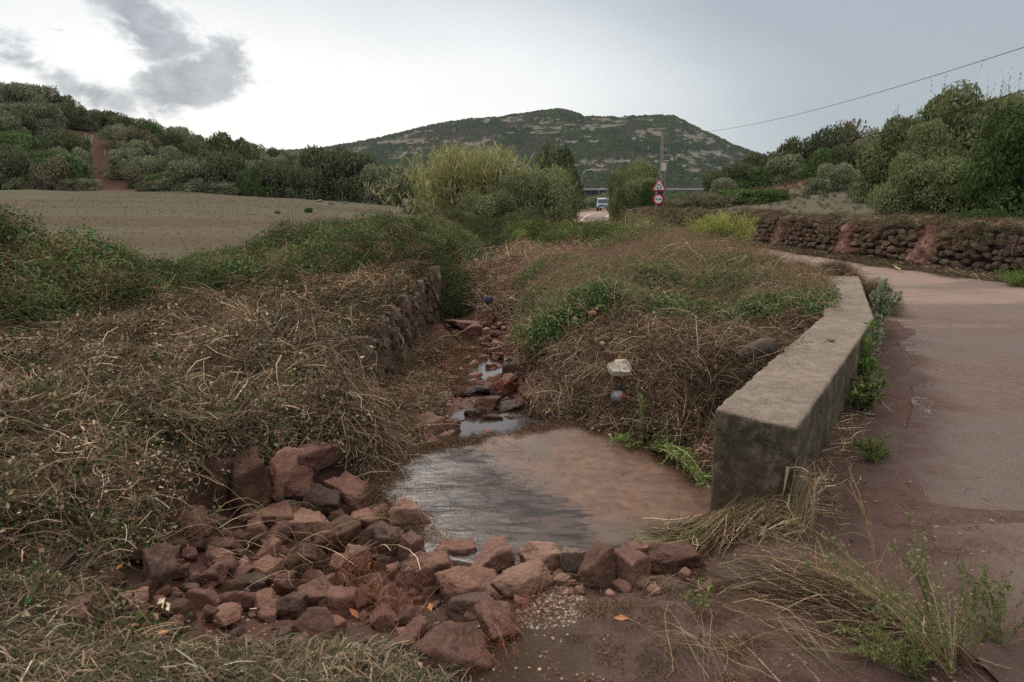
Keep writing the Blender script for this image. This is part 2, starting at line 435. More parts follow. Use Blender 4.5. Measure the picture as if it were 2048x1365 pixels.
def mat_water():
    m, t, b, o = newmat('stream_water'); p = gpos(t)
    b.inputs['Base Color'].default_value = (.05, .032, .026, 1); b.inputs['Roughness'].default_value = .04
    b.inputs['Specular IOR Level'].default_value = .9
    bump(t, b, t.noise(t.scale(p, (1, 1, 1)), 9, 4, .6, 1.0), .004, .6)
    return m
M['water'] = mat_water()
M['steel'] = mat_plain('galvanised_steel', (.30, .32, .34), .45, .6)
M['white'] = mat_plain('white_paint', (.74, .76, .78), .4, nz=.05)
M['red'] = mat_plain('sign_red', (.42, .02, .03), .4, nz=.05)
M['black'] = mat_plain('black_paint', (.012, .012, .014), .4)
M['wood'] = mat_plain('grey_wood_pole', (.27, .24, .205), .85, nz=.3, scale=12)
M['rubber'] = mat_plain('rubber', (.012, .011, .010), .9, spec=.05)

# ------------------------------------------------------------------ terrain height function
STATIONS = [
 (-6.0, [(-8, .15), (-3, .1), (0, .0), (8, 0)]),
 (1.0, [(-8, .15), (-3, .12), (-1.6, .05), (-.9, .0), (-.4, -.05), (0, -.02), (.5, 0), (8, 0)]),
 (1.8, [(-8, .15), (-3, .14), (-1.7, .05), (-1.1, -.02), (-.4, -.06), (0, -.04), (.5, 0), (8, 0)]),
 (2.35, [(-8, .15), (-3, .16), (-2.1, .06), (-1.5, -.12), (-.9, -.2), (-.4, -.16), (0, -.07), (.5, -.02), (1.2, 0), (8, 0)]),
 (2.8, [(-8, .15), (-3, .18), (-2.2, .06), (-1.6, -.16), (-.9, -.3), (-.35, -.24), (0, -.15), (.35, -.12), (.8, -.09), (1.2, -.01), (1.6, .0), (8, 0)]),
 (3.2, [(-8, .15), (-3, .2), (-2.1, .14), (-1.75, -.2), (-1.2, -.38), (-.6, -.3), (-.1, -.27), (.9, -.26), (1.1, -.08), (1.3, .02), (8, 0)]),
 (3.8, [(-8, .15), (-3, .2), (-2.02, .16), (-1.92, .06), (-1.8, -.3), (-.9, -.38), (-.6, -.29), (1.15, -.28), (1.4, -.05), (1.55, .03), (2.4, 0), (8, 0)]),
 (4.15, [(-8, .15), (-3, .18), (-1.95, .15), (-1.85, .05), (-1.7, -.2), (-1.1, -.30), (-.95, -.40), (-.7, -.3), (1.3, -.28), (1.6, .0), (1.9, .03), (2.8, 0), (8, 0)]),
 (4.38, [(-8, .15), (-3, .17), (-1.75, .13), (-1.5, .06), (-1.25, .02), (-1.0, -.34), (-.85, -.39), (-.6, -.3), (1.3, -.28), (1.65, .0), (1.95, .03), (2.9, 0), (8, 0)]),
 (4.7, [(-8, .12), (-3, .14), (-1.5, .1), (-1.2, .02), (-.95, -.36), (-.75, -.38), (-.5, -.3), (.6, -.28), (1.35, -.27), (1.85, -.02), (2.1, .03), (3.1, 0), (8, 0)]),
 (5.2, [(-8, .1), (-3, .12), (-1.6, .2), (-1.36, .14), (-1.12, -.34), (-.75, -.36), (-.45, -.48), (.3, -.46), (.75, -.36), (1.25, -.2), (1.9, -.04), (2.4, .03), (3.4, 0), (8, 0)]),
 (6.0, [(-8, .08), (-3, .13), (-1.9, .27), (-1.48, .27), (-1.36, -.34), (-1.1, -.36), (-.72, -.37), (-.5, -.5), (.2, -.52), (.5, -.38), (1.0, -.1), (1.7, .05), (2.7, .06), (3.0, .02), (3.9, 0), (8, 0)]),
 (6.6, [(-8, .08), (-3, .13), (-1.9, .3), (-1.5, .3), (-1.42, -.42), (-1.0, -.42), (-.66, -.42), (-.46, -.43), (-.1, -.455), (.15, -.43), (.5, -.3), (.95, -.08), (1.7, .08), (2.9, .08), (3.3, .02), (4.2, 0), (8, 0)]),
 (7.4, [(-8, .05), (-3, .12), (-1.9, .3), (-1.5, .3), (-1.42, -.46), (-1.0, -.46), (-.62, -.46), (-.44, -.50), (-.08, -.51), (.2, -.38), (.9, -.05), (1.8, .12), (3.2, .12), (3.8, .02), (4.6, 0), (8, 0)]),
 (9.0, [(-8, 0), (-3, .12), (-1.9, .3), (-1.5, .3), (-1.42, -.5), (-.9, -.48), (-.5, -.49), (-.0, -.49), (.3, -.38), (1, -.03), (2, .22), (3.6, .22), (4.4, .08), (5.2, 0), (8, 0)]),
 (11.0, [(-8, 0), (-3, .12), (-1.9, .3), (-1.5, .3), (-1.42, -.52), (-.9, -.5), (.15, -.52), (.45, -.3), (1.2, 0), (2.5, .33), (4, .28), (4.8, .08), (5.2, 0), (8, 0)]),
 (12.2, [(-8, 0), (-3, .12), (-1.9, .3), (-1.5, .3), (-1.42, -.6), (-.85, -.75), (-.6, -.5), (.1, -.44), (.6, -.2), (1.3, .05), (3, .32), (4.2, .2), (4.9, .04), (5.3, 0), (8, 0)]),
 (13.3, [(-8, 0), (-3, .1), (-1.9, .25), (-1.6, .2), (-1.45, -.5), (-1.1, -.75), (-.6, -.6), (.1, -.36), (.6, -.15), (1.3, .08), (3, .32), (4.2, .22), (5.0, .04), (5.4, 0), (8, 0)]),
 (16.0, [(-8, 0), (-2.6, .12), (-1.6, .12), (-1.1, -.2), (-.5, -.3), (.2, -.18), (1.5, .12), (3, .3), (4.8, .14), (5.5, .02), (6.0, 0), (8, 0)]),
 (20.0, [(-8, 0), (-2.5, .1), (-1.3, -.15), (-.7, -.42), (-.3, -.4), (.3, -.08), (1.2, .12), (2.5, .3), (5, .2), (6.6, 0), (8, 0)]),
 (26.0, [(-8, 0), (-2.5, .1), (-1.2, -.3), (-.6, -.4), (0, -.1), (1, .15), (3, .25), (4.6, .05), (5.4, 0), (8, 0)]),
 (36.0, [(-8, 0), (0, .0), (8, 0)]),
]
SY = np.array([s[0] for s in STATIONS])
WALL = np.array([(17, 3), (13.5, 7.5), (11.4, 10.5), (10.05, 13.2), (9.55, 14.9), (9.25, 16.6), (8.95, 18.6), (8.65, 21.0), (8.3, 24), (7.5, 28.5), (6.9, 33), (6.75, 38), (7.2, 44), (8.1, 50), (9.4, 57), (11.5, 66)])
def wall_x(y): return np.interp(y, WALL[:, 1], WALL[:, 0])
HL_BASE = ([-3000, 0, 400, 600, 850, 960], [400, 384, 388, 400, 416, 421])
HL_SKY = ([-3000, -1200, -400, 0, 150, 300, 400, 520, 600, 740, 830, 900, 960], [60, 60, 130, 205, 250, 285, 316, 338, 345, 365, 388, 404, 412])
def pz(py, Yd): return CAM_H + (395 - py) / 1425.0 * Yd


def G(x, y, detail=True):
    x = np.asarray(x, float); y = np.asarray(y, float); x, y = np.broadcast_arrays(x, y)
    zs = np.stack([np.interp(x, [p[0] for p in s[1]], [p[1] for p in s[1]]) for s in STATIONS])
    yc = np.clip(y, SY[0], SY[-1] - 1e-6); i = np.clip(np.searchsorted(SY, yc, side='right') - 1, 0, len(SY) - 2)
    t = (yc - SY[i]) / (SY[i + 1] - SY[i])
    z = np.take_along_axis(zs, i[None], 0)[0] * (1 - t) + np.take_along_axis(zs, i[None] + 1, 0)[0] * t
    yy = np.maximum(y, 12.0); u = x / yy; pu = 1024 + 1395 * u
    # far ground: road dips a little, field and wooded hillside climb to the left
    z = z - .6 * smooth((y - 60) / 60) * smooth((pu - 940) / 60)
    fm = smooth((y - 22) / 50)
    zb = pz(np.interp(pu, *HL_BASE), 95.0)
    left = 1 - smooth((pu - 880) / 90)
    zf = zb * smooth((y - 20) / 75)
    s = smooth((y - 97) / 55) ** .9
    zr = pz(np.interp(pu, *HL_SKY), 150.0)
    zh = zf * (1 - s) + zr * s - np.clip(y - 170, 0, 400) * .03
    z = z + (zh * left) * (y > 20)
    # right: terrace behind the drystone wall, then a rough slope
    xw = wall_x(y); beh = smooth((x - xw - .28) / .3) * (y > -2)
    amp = np.interp(pu, [1250, 1330, 1400, 1430, 1500, 1600, 1700, 1800, 2048, 2600, 4000], [0, 0, .25, .9, 1.5, 2.3, 3.2, 4.3, 6.5, 8.5, 9])
    zt = (.98 - .015 * np.clip(y - 20, 0, 60)) + amp * smooth((y - 20) / 42) + .35 * amp * smooth((y - 60) / 60) + .25 * smooth((x - xw) / 6)
    far_r = 1 - smooth((y - 62) / 12) * (1 - smooth((pu - 1400) / 30))
    z = z * (1 - beh) + (zt * far_r + z * (1 - far_r)) * beh
    if detail:
        off = 1 - road_mask(x, y)
        z = z + off * ((fbm(x * 1.7, y * 1.7, 0, 3, 5) - .5) * .10 + (fbm(x * 6, y * 6, 0, 3, 9) - .5) * .035) * np.clip(1 - beh * .0, 0, 1) * slab_off(x, y)
        z = z + (fbm(x * .08, y * .08, 0, 3, 15) - .5) * np.clip((y - 60) / 60, 0, 1) * 2.0 * left
    return z


ROAD_L = np.array([(1.75, -8), (1.85, 0), (1.85, 2.2), (2.02, 2.9), (2.3, 3.5), (2.75, 4.2), (3.35, 5.1), (3.85, 6.0), (4.4, 7.15), (5.0, 8.6), (5.35, 10), (5.5, 12), (5.7, 14), (6.0, 16), (6.3, 18.5), (6.2, 21), (5.6, 25), (4.2, 30), (3.2, 35), (2.9, 42), (3.3, 50), (4.4, 60), (6.2, 72), (9.2, 88), (12.0, 104), (17, 125), (26, 150)])
ROAD_R = np.array([(30, -8), (24, 0), (19, 2.6), (17.2, 3.6), (15.5, 5.0), (14.2, 6.5), (13, 7.9), (12.1, 9.0), (11.2, 10.2), (10.4, 11.2), (9.75, 12.2), (9.25, 13.4), (8.95, 15), (8.7, 16.8), (8.4, 18.8), (8.1, 21.2), (7.3, 26), (6.5, 31), (6.05, 36), (6.1, 42), (6.8, 49), (8.2, 58), (10.2, 70), (13.8, 86), (17.3, 102), (22.6, 122), (32, 146)])
def road_mask(x, y):
    l = np.interp(y, ROAD_L[:, 1], ROAD_L[:, 0]); r = np.interp(y, ROAD_R[:, 1], ROAD_R[:, 0])
    return smooth((x - l + .25) / .25) * smooth((r - x + .25) / .25)
SLAB = np.array([(-.72, 4.62), (-.45, 4.95), (-.1, 5.08), (.28, 5.28), (.6, 5.3), (.85, 5.1), (1.05, 4.7), (1.22, 4.45), (1.38, 4.05), (1.26, 3.65), (1.12, 3.42), (.85, 3.14), (.4, 3.04), (-.1, 3.08), (-.42, 3.2), (-.66, 3.6), (-.88, 4.0), (-.9, 4.35)])
def in_poly(x, y, P):
    c = np.zeros(np.shape(x), bool); n = len(P)
    for i in range(n):
        x1, y1 = P[i]; x2, y2 = P[(i + 1) % n]
        k = ((y1 > y) != (y2 > y)) & (x < (x2 - x1) * (y - y1) / (y2 - y1 + 1e-12) + x1)
        c ^= k
    return c
def slab_off(x, y): return 1 - ((np.abs(x - .2) < 1.25) & (np.abs(y - 4.1) < 1.25)) * .75


def GD(x, y): return G(x, y)
def RAY(px, py):
    x = (px - 1024) / 1365.0; u = -(py - 682.5) / 1365.0
    return np.array([x, cos(PITCH) + u * sin(PITCH), -sin(PITCH) + u * cos(PITCH)])
def hit(px, py, lift=0.0, tmax=160.0):
    """where a line of sight from eye height meets the terrain (used only to survey positions)"""
    d = RAY(px, py); t = np.concatenate([np.arange(.8, 8, .01), np.arange(8, tmax, .08)])
    P = d[None] * t[:, None]; P[:, 2] += CAM_H
    g = GD(P[:, 0], P[:, 1]) + lift; k = np.argmax(P[:, 2] <= g)
    if P[k, 2] > g[k]: k = len(t) - 1
    return P[k]
def at(px, py, Yd):
    d = RAY(px, py); t = Yd / d[1]; return np.array([d[0] * t, Yd, CAM_H + d[2] * t])
def slope_n(x, y, e=.06):
    gx = (G(x + e, y) - G(x - e, y)) / (2 * e); gy = (G(x, y + e) - G(x, y - e)) / (2 * e)
    n = np.stack([-gx, -gy, np.ones_like(gx)], -1); return n / np.linalg.norm(n, axis=-1, keepdims=True)


# ------------------------------------------------------------------ ground sheets
def axis_lines(lo, hi, step, start, end, g=1.22):
    a = list(np.arange(lo, hi + 1e-6, step)); s = step
    while a[-1] < end: s *= g; a.append(a[-1] + s)
    s = step; b = []; v = lo
    while v > start: s *= g; v -= s; b.append(v)
    return np.array(b[::-1] + a)
gx = axis_lines(-4.5, 7.0, .065, -2500, 2500, 1.07); gy = axis_lines(1.2, 15, .065, -900, 4200, 1.045)
GX, GY = np.meshgrid(gx, gy)
GZ = G(GX, GY)
fade = smooth((np.hypot(GX, GY) - 260) / 400); GZ = GZ * (1 - fade) + (-2.0) * fade
nx_, ny_ = len(gx), len(gy)
n1 = fbm(GX * .5, GY * .5, 0, 4, 21); n2 = fbm(GX * 2.2, GY * 2.2, 0, 4, 31)
MUD = np.array([.096, .056, .045]); SOIL = np.array([.10, .06, .042]); DEB = np.array([.06, .038, .024]); BED = np.array([.11, .05, .037])
DRYG = np.array([.20, .145, .095]); GREENISH = np.array([.115, .122, .085]); FIELD = np.array([.13, .108, .082]); HILL = np.array([.10, .06, .045]); GRAV = np.array([.25, .15, .12])
C = np.zeros(GX.shape + (3,)) + DEB
def paint(mask, c):
    global C
    C = C * (1 - mask[..., None]) + np.asarray(c) * mask[..., None]
pu = 1024 + 1395 * GX / np.maximum(GY, 8)
lm = smooth((-GX - 1.5) / 1.5)
paint(lm * smooth((GY - 8) / 3), DRYG * .7)
fieldm = smooth((-GX - 5.0 - np.clip(12 - GY, -30, 0) * .0) / 2) * smooth((GY - 12) / 4) * (1 - smooth((pu - 870) / 60)) * (1 - smooth((GY - 96 - 4 * (n1 - .5)) / 3))
wallbehind = smooth((GX - wall_x(GY) - .3) / .3)
paint(wallbehind, np.array([.14, .088, .06]))
paint(wallbehind * smooth((GY - 18) / 4) * (1 - smooth((GY - 38) / 6)), np.array([.13, .115, .082]))
paint(wallbehind * smooth((GY - 40) / 8), np.array([.17, .10, .065]))
paint(smooth((GX - .0) / .5) * (1 - smooth((GY - 4.6) / .8)) * smooth((4.3 - GY) / .5), MUD)
paint(smooth((GX - np.interp(GY, [2, 3.4, 6.5, 10, 12], [.6, 1.3, 3.2, 4.9, 6.0])) / .15) * (1 - smooth((GY - 12) / 2)) * (1 - wallbehind), MUD * 1.1)
paint((1 - smooth((np.abs(GX + .25) - .9) / .3)) * smooth((GY - 2.5) / .2) * (1 - smooth((GY - 12.5) / 1)) * smooth((-G(GX, GY, False) - .18) / .12), BED)
paint(smooth((-GX - .5) / .4) * smooth((GY - 2.3) / .2) * (1 - smooth((GY - 4.2) / .3)) * smooth((-G(GX, GY, False) - .1) / .1), BED * .8)
hillm = (1 - smooth((pu - 880) / 60)) * smooth((GY - 96 - 4 * (n1 - .5)) / 3)
paint(hillm, HILL)
wm = smooth((GY - 45) / 10) * smooth((pu - 930) / 40) * (1 - wallbehind)
paint(wm, np.array([.12, .115, .065]))
paint(smooth((np.hypot(GX, GY) - 220) / 60), np.array([.06, .065, .04]))
verts = np.stack([GX, GY, GZ], -1).reshape(-1, 3); colv = C.reshape(-1, 3)
ii = (np.arange(ny_ - 1)[:, None] * nx_ + np.arange(nx_ - 1)[None])
quads = np.stack([ii, ii + 1, ii + nx_ + 1, ii + nx_], -1).reshape(-1, 4)
cx = verts[quads].mean(1)
pq = 1024 + 1395 * cx[:, 0] / np.maximum(cx[:, 1], 8)
isfield = (cx[:, 0] < -4.6) & (cx[:, 1] > 11) & (cx[:, 1] < 97) & (pq < 905)
ishill = (cx[:, 1] >= 97) & (pq < 905)
colf = colv.copy()
gm = smooth((fbm(GX * .03, GY * .18, 0, 3, 41) - .42) / .2) * smooth((GY - 30) / 15); colf = (FIELD[None, None] * (1 - gm[..., None] * .75) + GREENISH * 1.1 * gm[..., None] * .75).reshape(-1, 3)
for nm, sel, cc_, mt in (('ground', ~isfield & ~ishill, colv, M['ground']), ('field', isfield, colf, M['field']), ('hillside', ishill, colv, M['ground'])):
    q = quads[sel]; used, inv = np.unique(q, return_inverse=True)
    mb = MB().add(verts[used], inv.reshape(q.shape), cc_[used]); tag(mb.build(nm, mt, smooth_=True), kind='structure')

# ------------------------------------------------------------------ road and its markings
def resample(P, ys): return np.stack([np.interp(ys, P[:, 1], P[:, 0]), ys], 1)
def strip_between(A, B, n, lift, name, mat, edge=None):
    k = len(A); t = np.linspace(0, 1, n)
    P = A[:, None] * (1 - t)[None, :, None] + B[:, None] * t[None, :, None]
    z = G(P[..., 0], P[..., 1], False); z = np.where(P[..., 1] > 60, z, np.minimum(z, .0)) + lift
    V = np.concatenate([P, z[..., None]], -1).reshape(-1, 3)
    i = np.arange(k - 1)[:, None] * n + np.arange(n - 1)[None]
    F = np.stack([i, i + 1, i + n + 1, i + n], -1).reshape(-1, 4)
    c = np.zeros((k, n, 3)); d = t[None] * np.linalg.norm(B - A, axis=1)[:, None]
    wdt = np.interp(A[:, 1], [0, 3, 4.5, 8, 12, 16], [.7, .6, .75, .25, .15, .12])
    c[..., 0] = np.clip(1 - d / wdt[:, None], 0, 1) * .95
    return MB().add(V, F, c.reshape(-1, 3)).build(name, mat, smooth_=True)
def par(P, n):
    s = np.concatenate([[0], np.cumsum(np.linalg.norm(np.diff(P, axis=0), axis=1))]); s /= s[-1]; q = np.linspace(0, 1, n)
    return np.stack([np.interp(q, s, P[:, 0]), np.interp(q, s, P[:, 1])], 1)
def param(P, n):   # parameter = control point index, so both edges stay opposite each other
    q = np.linspace(0, len(P) - 1, n); i = np.arange(len(P)); return np.stack([np.interp(q, i, P[:, 0]), np.interp(q, i, P[:, 1])], 1)
RLs, RRs = param(ROAD_L, 260), param(ROAD_R, 260); RLs = RLs - np.array([.22, 0])
tag(strip_between(RLs, RRs, 24, .014, 'road', M['road']), kind='structure')


def ribbon(P, wd, lift):
    P = np.asarray(P, float); T = np.gradient(P, axis=0); T /= np.linalg.norm(T, axis=1)[:, None]; N = np.stack([-T[:, 1], T[:, 0]], 1)
    A = P - N * wd / 2; B = P + N * wd / 2; V = np.empty((2 * len(P), 3)); V[0::2, :2] = A; V[1::2, :2] = B
    z = G(V[:, 0], V[:, 1], False); V[:, 2] = np.where(V[:, 1] > 60, z, np.minimum(z, 0)) + lift
    i = np.arange(len(P) - 1) * 2
    return V, np.stack([i, i + 2, i + 3, i + 1], 1)[:, ::-1]
mk = MB()
def dash(p0, p1, wd): mk.add(*ribbon(np.linspace(p0, p1, 6), wd, .019))
for a, b_ in (((1802, 640), (1812, 660)), ((1808, 682), (1832, 715)), ((1838, 800), (1846, 840))):
    P0, P1 = [np.array([(d := RAY(*q))[0], d[1]]) * (CAM_H / -d[2]) for q in (a, b_)]
    dash(P1, P0, .12)
tag(mk.build('edge_marking', M['paint']), kind='structure')
mk = MB()
ys = np.linspace(44, 100, 60); Lx = np.interp(ys, ROAD_L[:, 1], ROAD_L[:, 0]); Rx = np.interp(ys, ROAD_R[:, 1], ROAD_R[:, 0])
mk.add(*ribbon(np.stack([Lx + .25, ys], 1), .16, .022)); mk.add(*ribbon(np.stack([(Lx + Rx) / 2 - .1, ys], 1)[:34], .14, .022)); mk.add(*ribbon(np.stack([Rx - .3, ys], 1)[14:], .12, .022))
tag(mk.build('lane_marking', M['paint_far']), kind='structure')

# ------------------------------------------------------------------ concrete slab and stream water
SC = SLAB.mean(0)
def smooth_poly(P, n, it=3):
    for _ in range(it): Q = np.roll(P, -1, 0); P = np.stack([P * .75 + Q * .25, P * .25 + Q * .75], 1).reshape(-1, 2)
    P = np.vstack([P, P[:1]]); s = np.linspace(0, len(P) - 1, n, endpoint=False); i = np.arange(len(P))
    return np.stack([np.interp(s, i, P[:, 0]), np.interp(s, i, P[:, 1])], 1)
def disc_mesh(P, zf, rings=14, skirt=.3):
    c = P.mean(0); mb_V = []; n = len(P)
    for r in np.linspace(0.0008, 1, rings): Q = c + (P - c) * r; mb_V.append(np.c_[Q, zf(Q[:, 0], Q[:, 1])])
    if skirt: Q = c + (P - c) * 1.01; mb_V.append(np.c_[Q, zf(Q[:, 0], Q[:, 1]) - skirt])
    V = np.vstack(mb_V); k = len(mb_V); j = np.arange(n); j2 = (j + 1) % n
    F = np.concatenate([np.stack([a * n + j, a * n + j2, (a + 1) * n + j2, (a + 1) * n + j], 1)[:, ::1] for a in range(k - 1)])
    return V, F
PS = smooth_poly(SLAB, 180)
wob = 1 + (fbm(np.cos(np.arange(180) * 2 * pi / 180) * 4, np.sin(np.arange(180) * 2 * pi / 180) * 4, 3, 3, 77) - .5) * .12
PS = SC + (PS - SC) * wob[:, None]
slab_z = lambda x, y: -.215 + (fbm(x * 1.5, y * 1.5, 0, 3, 61) - .5) * .022 - .012 * smooth((.2 - x) / 1)
V_, F_ = disc_mesh(PS, slab_z, 30)
slab = tag(MB().add(V_, F_).build('culvert_slab', M['slab'], smooth_=True), 'wet concrete slab across the stream beside the parapet', 'concrete slab')
WP = np.array([(-.75, 4.75), (-.95, 5.4), (-.85, 6.0), (-.62, 7.0), (-.62, 8.6), (-.5, 10.0), (.2, 10.2), (.25, 8.8), (.25, 7.2), (.4, 6.4), (.95, 5.75), (1.2, 5.3), (1.0, 4.8), (0, 4.9)])
Pw = smooth_poly(WP, 90)
def wz(x, y): return -.44 + .02 * smooth((5.6 - y) / .6) - .03 * smooth((y - 6.6) / .5) + 0 * x
# water surface as a simple strip grid
gxw, gyw = np.meshgrid(np.linspace(-1.0, 1.3, 40), np.linspace(4.6, 8.9, 100))
Vw = np.stack([gxw, gyw, wz(gxw, gyw)], -1).reshape(-1, 3); i = np.arange(99)[:, None] * 40 + np.arange(39)[None]
Fw = np.stack([i, i + 1, i + 41, i + 40], -1).reshape(-1, 4); cen = Vw[Fw].mean(1); Fw = Fw[in_poly(cen[:, 0], cen[:, 1], WP)]
tag(MB().add(Vw, Fw).build('stream_water', M['water'], smooth_=True), kind='structure')

# ------------------------------------------------------------------ parapet
def build_parapet():
    L = np.array([(1.12, 3.60), (3.03, 6.57), (4.72, 10.19)]); R = np.array([(1.44, 3.27), (3.5, 6.49), (5.05, 9.9)])
    segs = []
    for k in range(2):
        n = 90 if k == 0 else 60; t = np.linspace(0, 1, n)[(0 if k == 0 else 1):]
        segs.append((L[k] * (1 - t)[:, None] + L[k + 1] * t[:, None], R[k] * (1 - t)[:, None] + R[k + 1] * t[:, None]))
    A = np.vstack([s[0] for s in segs]); B = np.vstack([s[1] for s in segs])
    zt = np.full(len(A), .47); zb = -.45
    ring = []; e = .022
    for s in np.linspace(0, 1, 14): ring.append((0.0, zb + (.47 - e - zb) * s))      # left side up
    for a in (25, 50, 75): ring.append((('e', 1 - cos(radians(a))), .47 - e + e * sin(radians(a))))
    for s in np.linspace(.06, .94, 14): ring.append((s, .47))
    for a in (75, 50, 25): ring.append((('E', 1 - cos(radians(a))), .47 - e + e * sin(radians(a))))
    for s in np.linspace(1, 0, 14): ring.append((1.0, zb + (.47 - e - zb) * s))
    m = len(ring)
    def ringpts(a, b, inset, fwd):
        wdt = np.linalg.norm(b - a); ax = (b - a) / wdt; out_ = []
        for s, z in ring:
            if isinstance(s, tuple): d = e * s[1] if s[0] == 'e' else wdt - e * s[1]
            else: d = s * wdt
            d = wdt / 2 + (d - wdt / 2) * (1 - 2 * inset / wdt); p = a + ax * d
            out_.append((p[0] + fwd[0], p[1] + fwd[1], z - (inset if z > .3 else 0) * (1 if z > .3 else 0)))
        return np.array(out_)
    rows = []
    ax0 = (B[0] - A[0]); nrm = np.array([ax0[1], -ax0[0]]); nrm /= np.linalg.norm(nrm); nrm = nrm if nrm[1] < 0 else -nrm
    wd0 = np.linalg.norm(ax0)
    for s in (.001, .25, .5, .75, .93):
        P = ringpts(A[0], B[0], .0, nrm * .02); c = np.array([*((A[0] + B[0]) / 2 + nrm * .02), .01]); rows.append(c + (P - c) * s)
    rows.append(ringpts(A[0], B[0], .016, nrm * .018)); rows.append(ringpts(A[0], B[0], .005, nrm * .010))
    for k in range(len(A)): rows.append(ringpts(A[k], B[k], 0, (0, 0)))
    P = rows[-1]; c = P.mean(0)
    for s in (.9, .5, .01): rows.append(c + (P - c) * s)
    V = np.array(rows); k = len(rows)
    nv = V.reshape(-1, 3)
    nz = (fbm(nv[:, 0] * 9, nv[:, 1] * 9, nv[:, 2] * 9, 4, 51) - .5) * .036 + (fbm(nv[:, 0] * 40, nv[:, 1] * 40, nv[:, 2] * 40, 2, 52) - .5) * .013
    cen = np.array([np.interp(nv[:, 1], [3.4, 6.5, 10], [1.28, 3.26, 4.9]), nv[:, 1], np.full(len(nv), .0)]).T
    dirs = nv - cen; dirs /= np.linalg.norm(dirs, axis=1)[:, None] + 1e-6
    nv = nv + dirs * nz[:, None]
    # chipped corner near the viewer
    j = np.arange(m - 1)
    F = np.concatenate([np.stack([a * m + j, a * m + j + 1, (a + 1) * m + j + 1, (a + 1) * m + j], 1) for a in range(k - 1)])
    o = MB().add(nv, F[:, ::-1]).build('bridge_parapet', M['concrete'], smooth_=True)
    return tag(o, 'low weathered concrete parapet bending along the road edge', 'parapet')
build_parapet()

# ------------------------------------------------------------------ rocks
def ico(sub):
    import bmesh
    bm = bmesh.new(); bmesh.ops.create_icosphere(bm, subdivisions=sub, radius=1)
    V = np.array([v.co[:] for v in bm.verts]); F = np.array([[v.index for v in f.verts] for f in bm.faces]); bm.free(); return V, F
ICO = {s: ico(s) for s in (1, 2, 3, 4, 5)}
def rock_vf(rs, sub, nplanes=9, soft=26, rough=.035, base=.62):
    V, F = ICO[sub]; N = rs.normal(size=(nplanes, 3)); N /= np.linalg.norm(N, axis=1)[:, None]
    N = np.vstack([N, [[1, 0, 0], [-1, 0, 0], [0, 1, 0], [0, -1, 0], [0, 0, 1], [0, 0, -1]] + rs.normal(size=(6, 3)) * .22]); N /= np.linalg.norm(N, axis=1)[:, None]
    D = rs.uniform(base, 1.0, len(N)); cosv = V @ N.T
    r = D[None] / np.maximum(cosv, .05)
    r = np.minimum(-np.log(np.exp(-soft * np.minimum(r, 3)).sum(1)) / soft, 1.25)
    P = V * r[:, None]
    if rough:
        s = rs.rand() * 50
        P = P * (1 + (fbm(P[:, 0] * 2.2 + s, P[:, 1] * 2.2, P[:, 2] * 2.2, 4, 3) - .5)[:, None] * rough * 4 + (fbm(P[:, 0] * 9 + s, P[:, 1] * 9, P[:, 2] * 9, 3, 4) - .5)[:, None] * rough * 1.6)
    P /= np.abs(P).max(0)
    return P, F
RKM = []
rr_ = np.random.RandomState(11)
for i_ in range(14):
    P, F = rock_vf(rr_, 5, nplanes=5 + i_ % 5, soft=46, base=.48, rough=.10)
    RKM.append(MB().add(P, F).build('rock', M['rock_red'], smooth_=True, link=False))
RKS = []
for i_ in range(8):
    P, F = rock_vf(rr_, 4, nplanes=6, soft=60, base=.45, rough=.08)
    RKS.append(MB().add(P, F).build('stone', M['rock_red'], smooth_=True, link=False))
_rk = {}
def rock_mesh(i, matn, small=False):
    k = (i, matn, small)
    if k not in _rk:
        me = (RKS if small else RKM)[i].data.copy(); me.materials.clear(); me.materials.append(M[matn]); _rk[k] = me
    return _rk[k]
def place_rock(i, p, size, rz, tilt, matn, name='rock', label=None, group=None, small=False, cat='rock'):
    o = bpy.data.objects.new(name, rock_mesh(i, matn, small)); COL.objects.link(o)
    o.location = p; o.scale = size; o.rotation_euler = (tilt[0], tilt[1], rz)
    tag(o, label, cat, group); return o

# ------------------------------------------------------------------ distant mountain (far-off wooded mass with rock outcrops)
def mat_mountain():
    m, t, b, o = newmat('scrub_mountain'); p = gpos(t); c = vcol(t)
    n = t.noise(p, .09, 6, .7); n2 = t.noise(p, .35, 4, .7)
    c = t.mix(1, c, t.ramp(t.m('ADD', t.m('MULTIPLY', n, .5), t.m('MULTIPLY', n2, .5)), [(.32, .65), (.5, 1.0), (.68, 1.4)]), 'MULTIPLY')
    t.put(b.inputs['Base Color'], c); b.inputs['Roughness'].default_value = .95; b.inputs['Specular IOR Level'].default_value = 0
    return m
M['mountain'] = mat_mountain()
MT_PX = [-200, 250, 450, 560, 640, 700, 760, 820, 880, 940, 1000, 1050, 1085, 1115, 1145, 1165, 1200, 1260, 1310, 1340, 1360, 1380, 1420, 1460, 1500, 1560, 1650, 1800, 2000, 2400]
MT_PY = [350, 340, 318, 306, 301, 292, 281, 266, 253, 244, 240, 233, 228, 224, 231, 239, 240, 239, 237, 238, 247, 258, 275, 293, 308, 326, 342, 350, 356, 362]
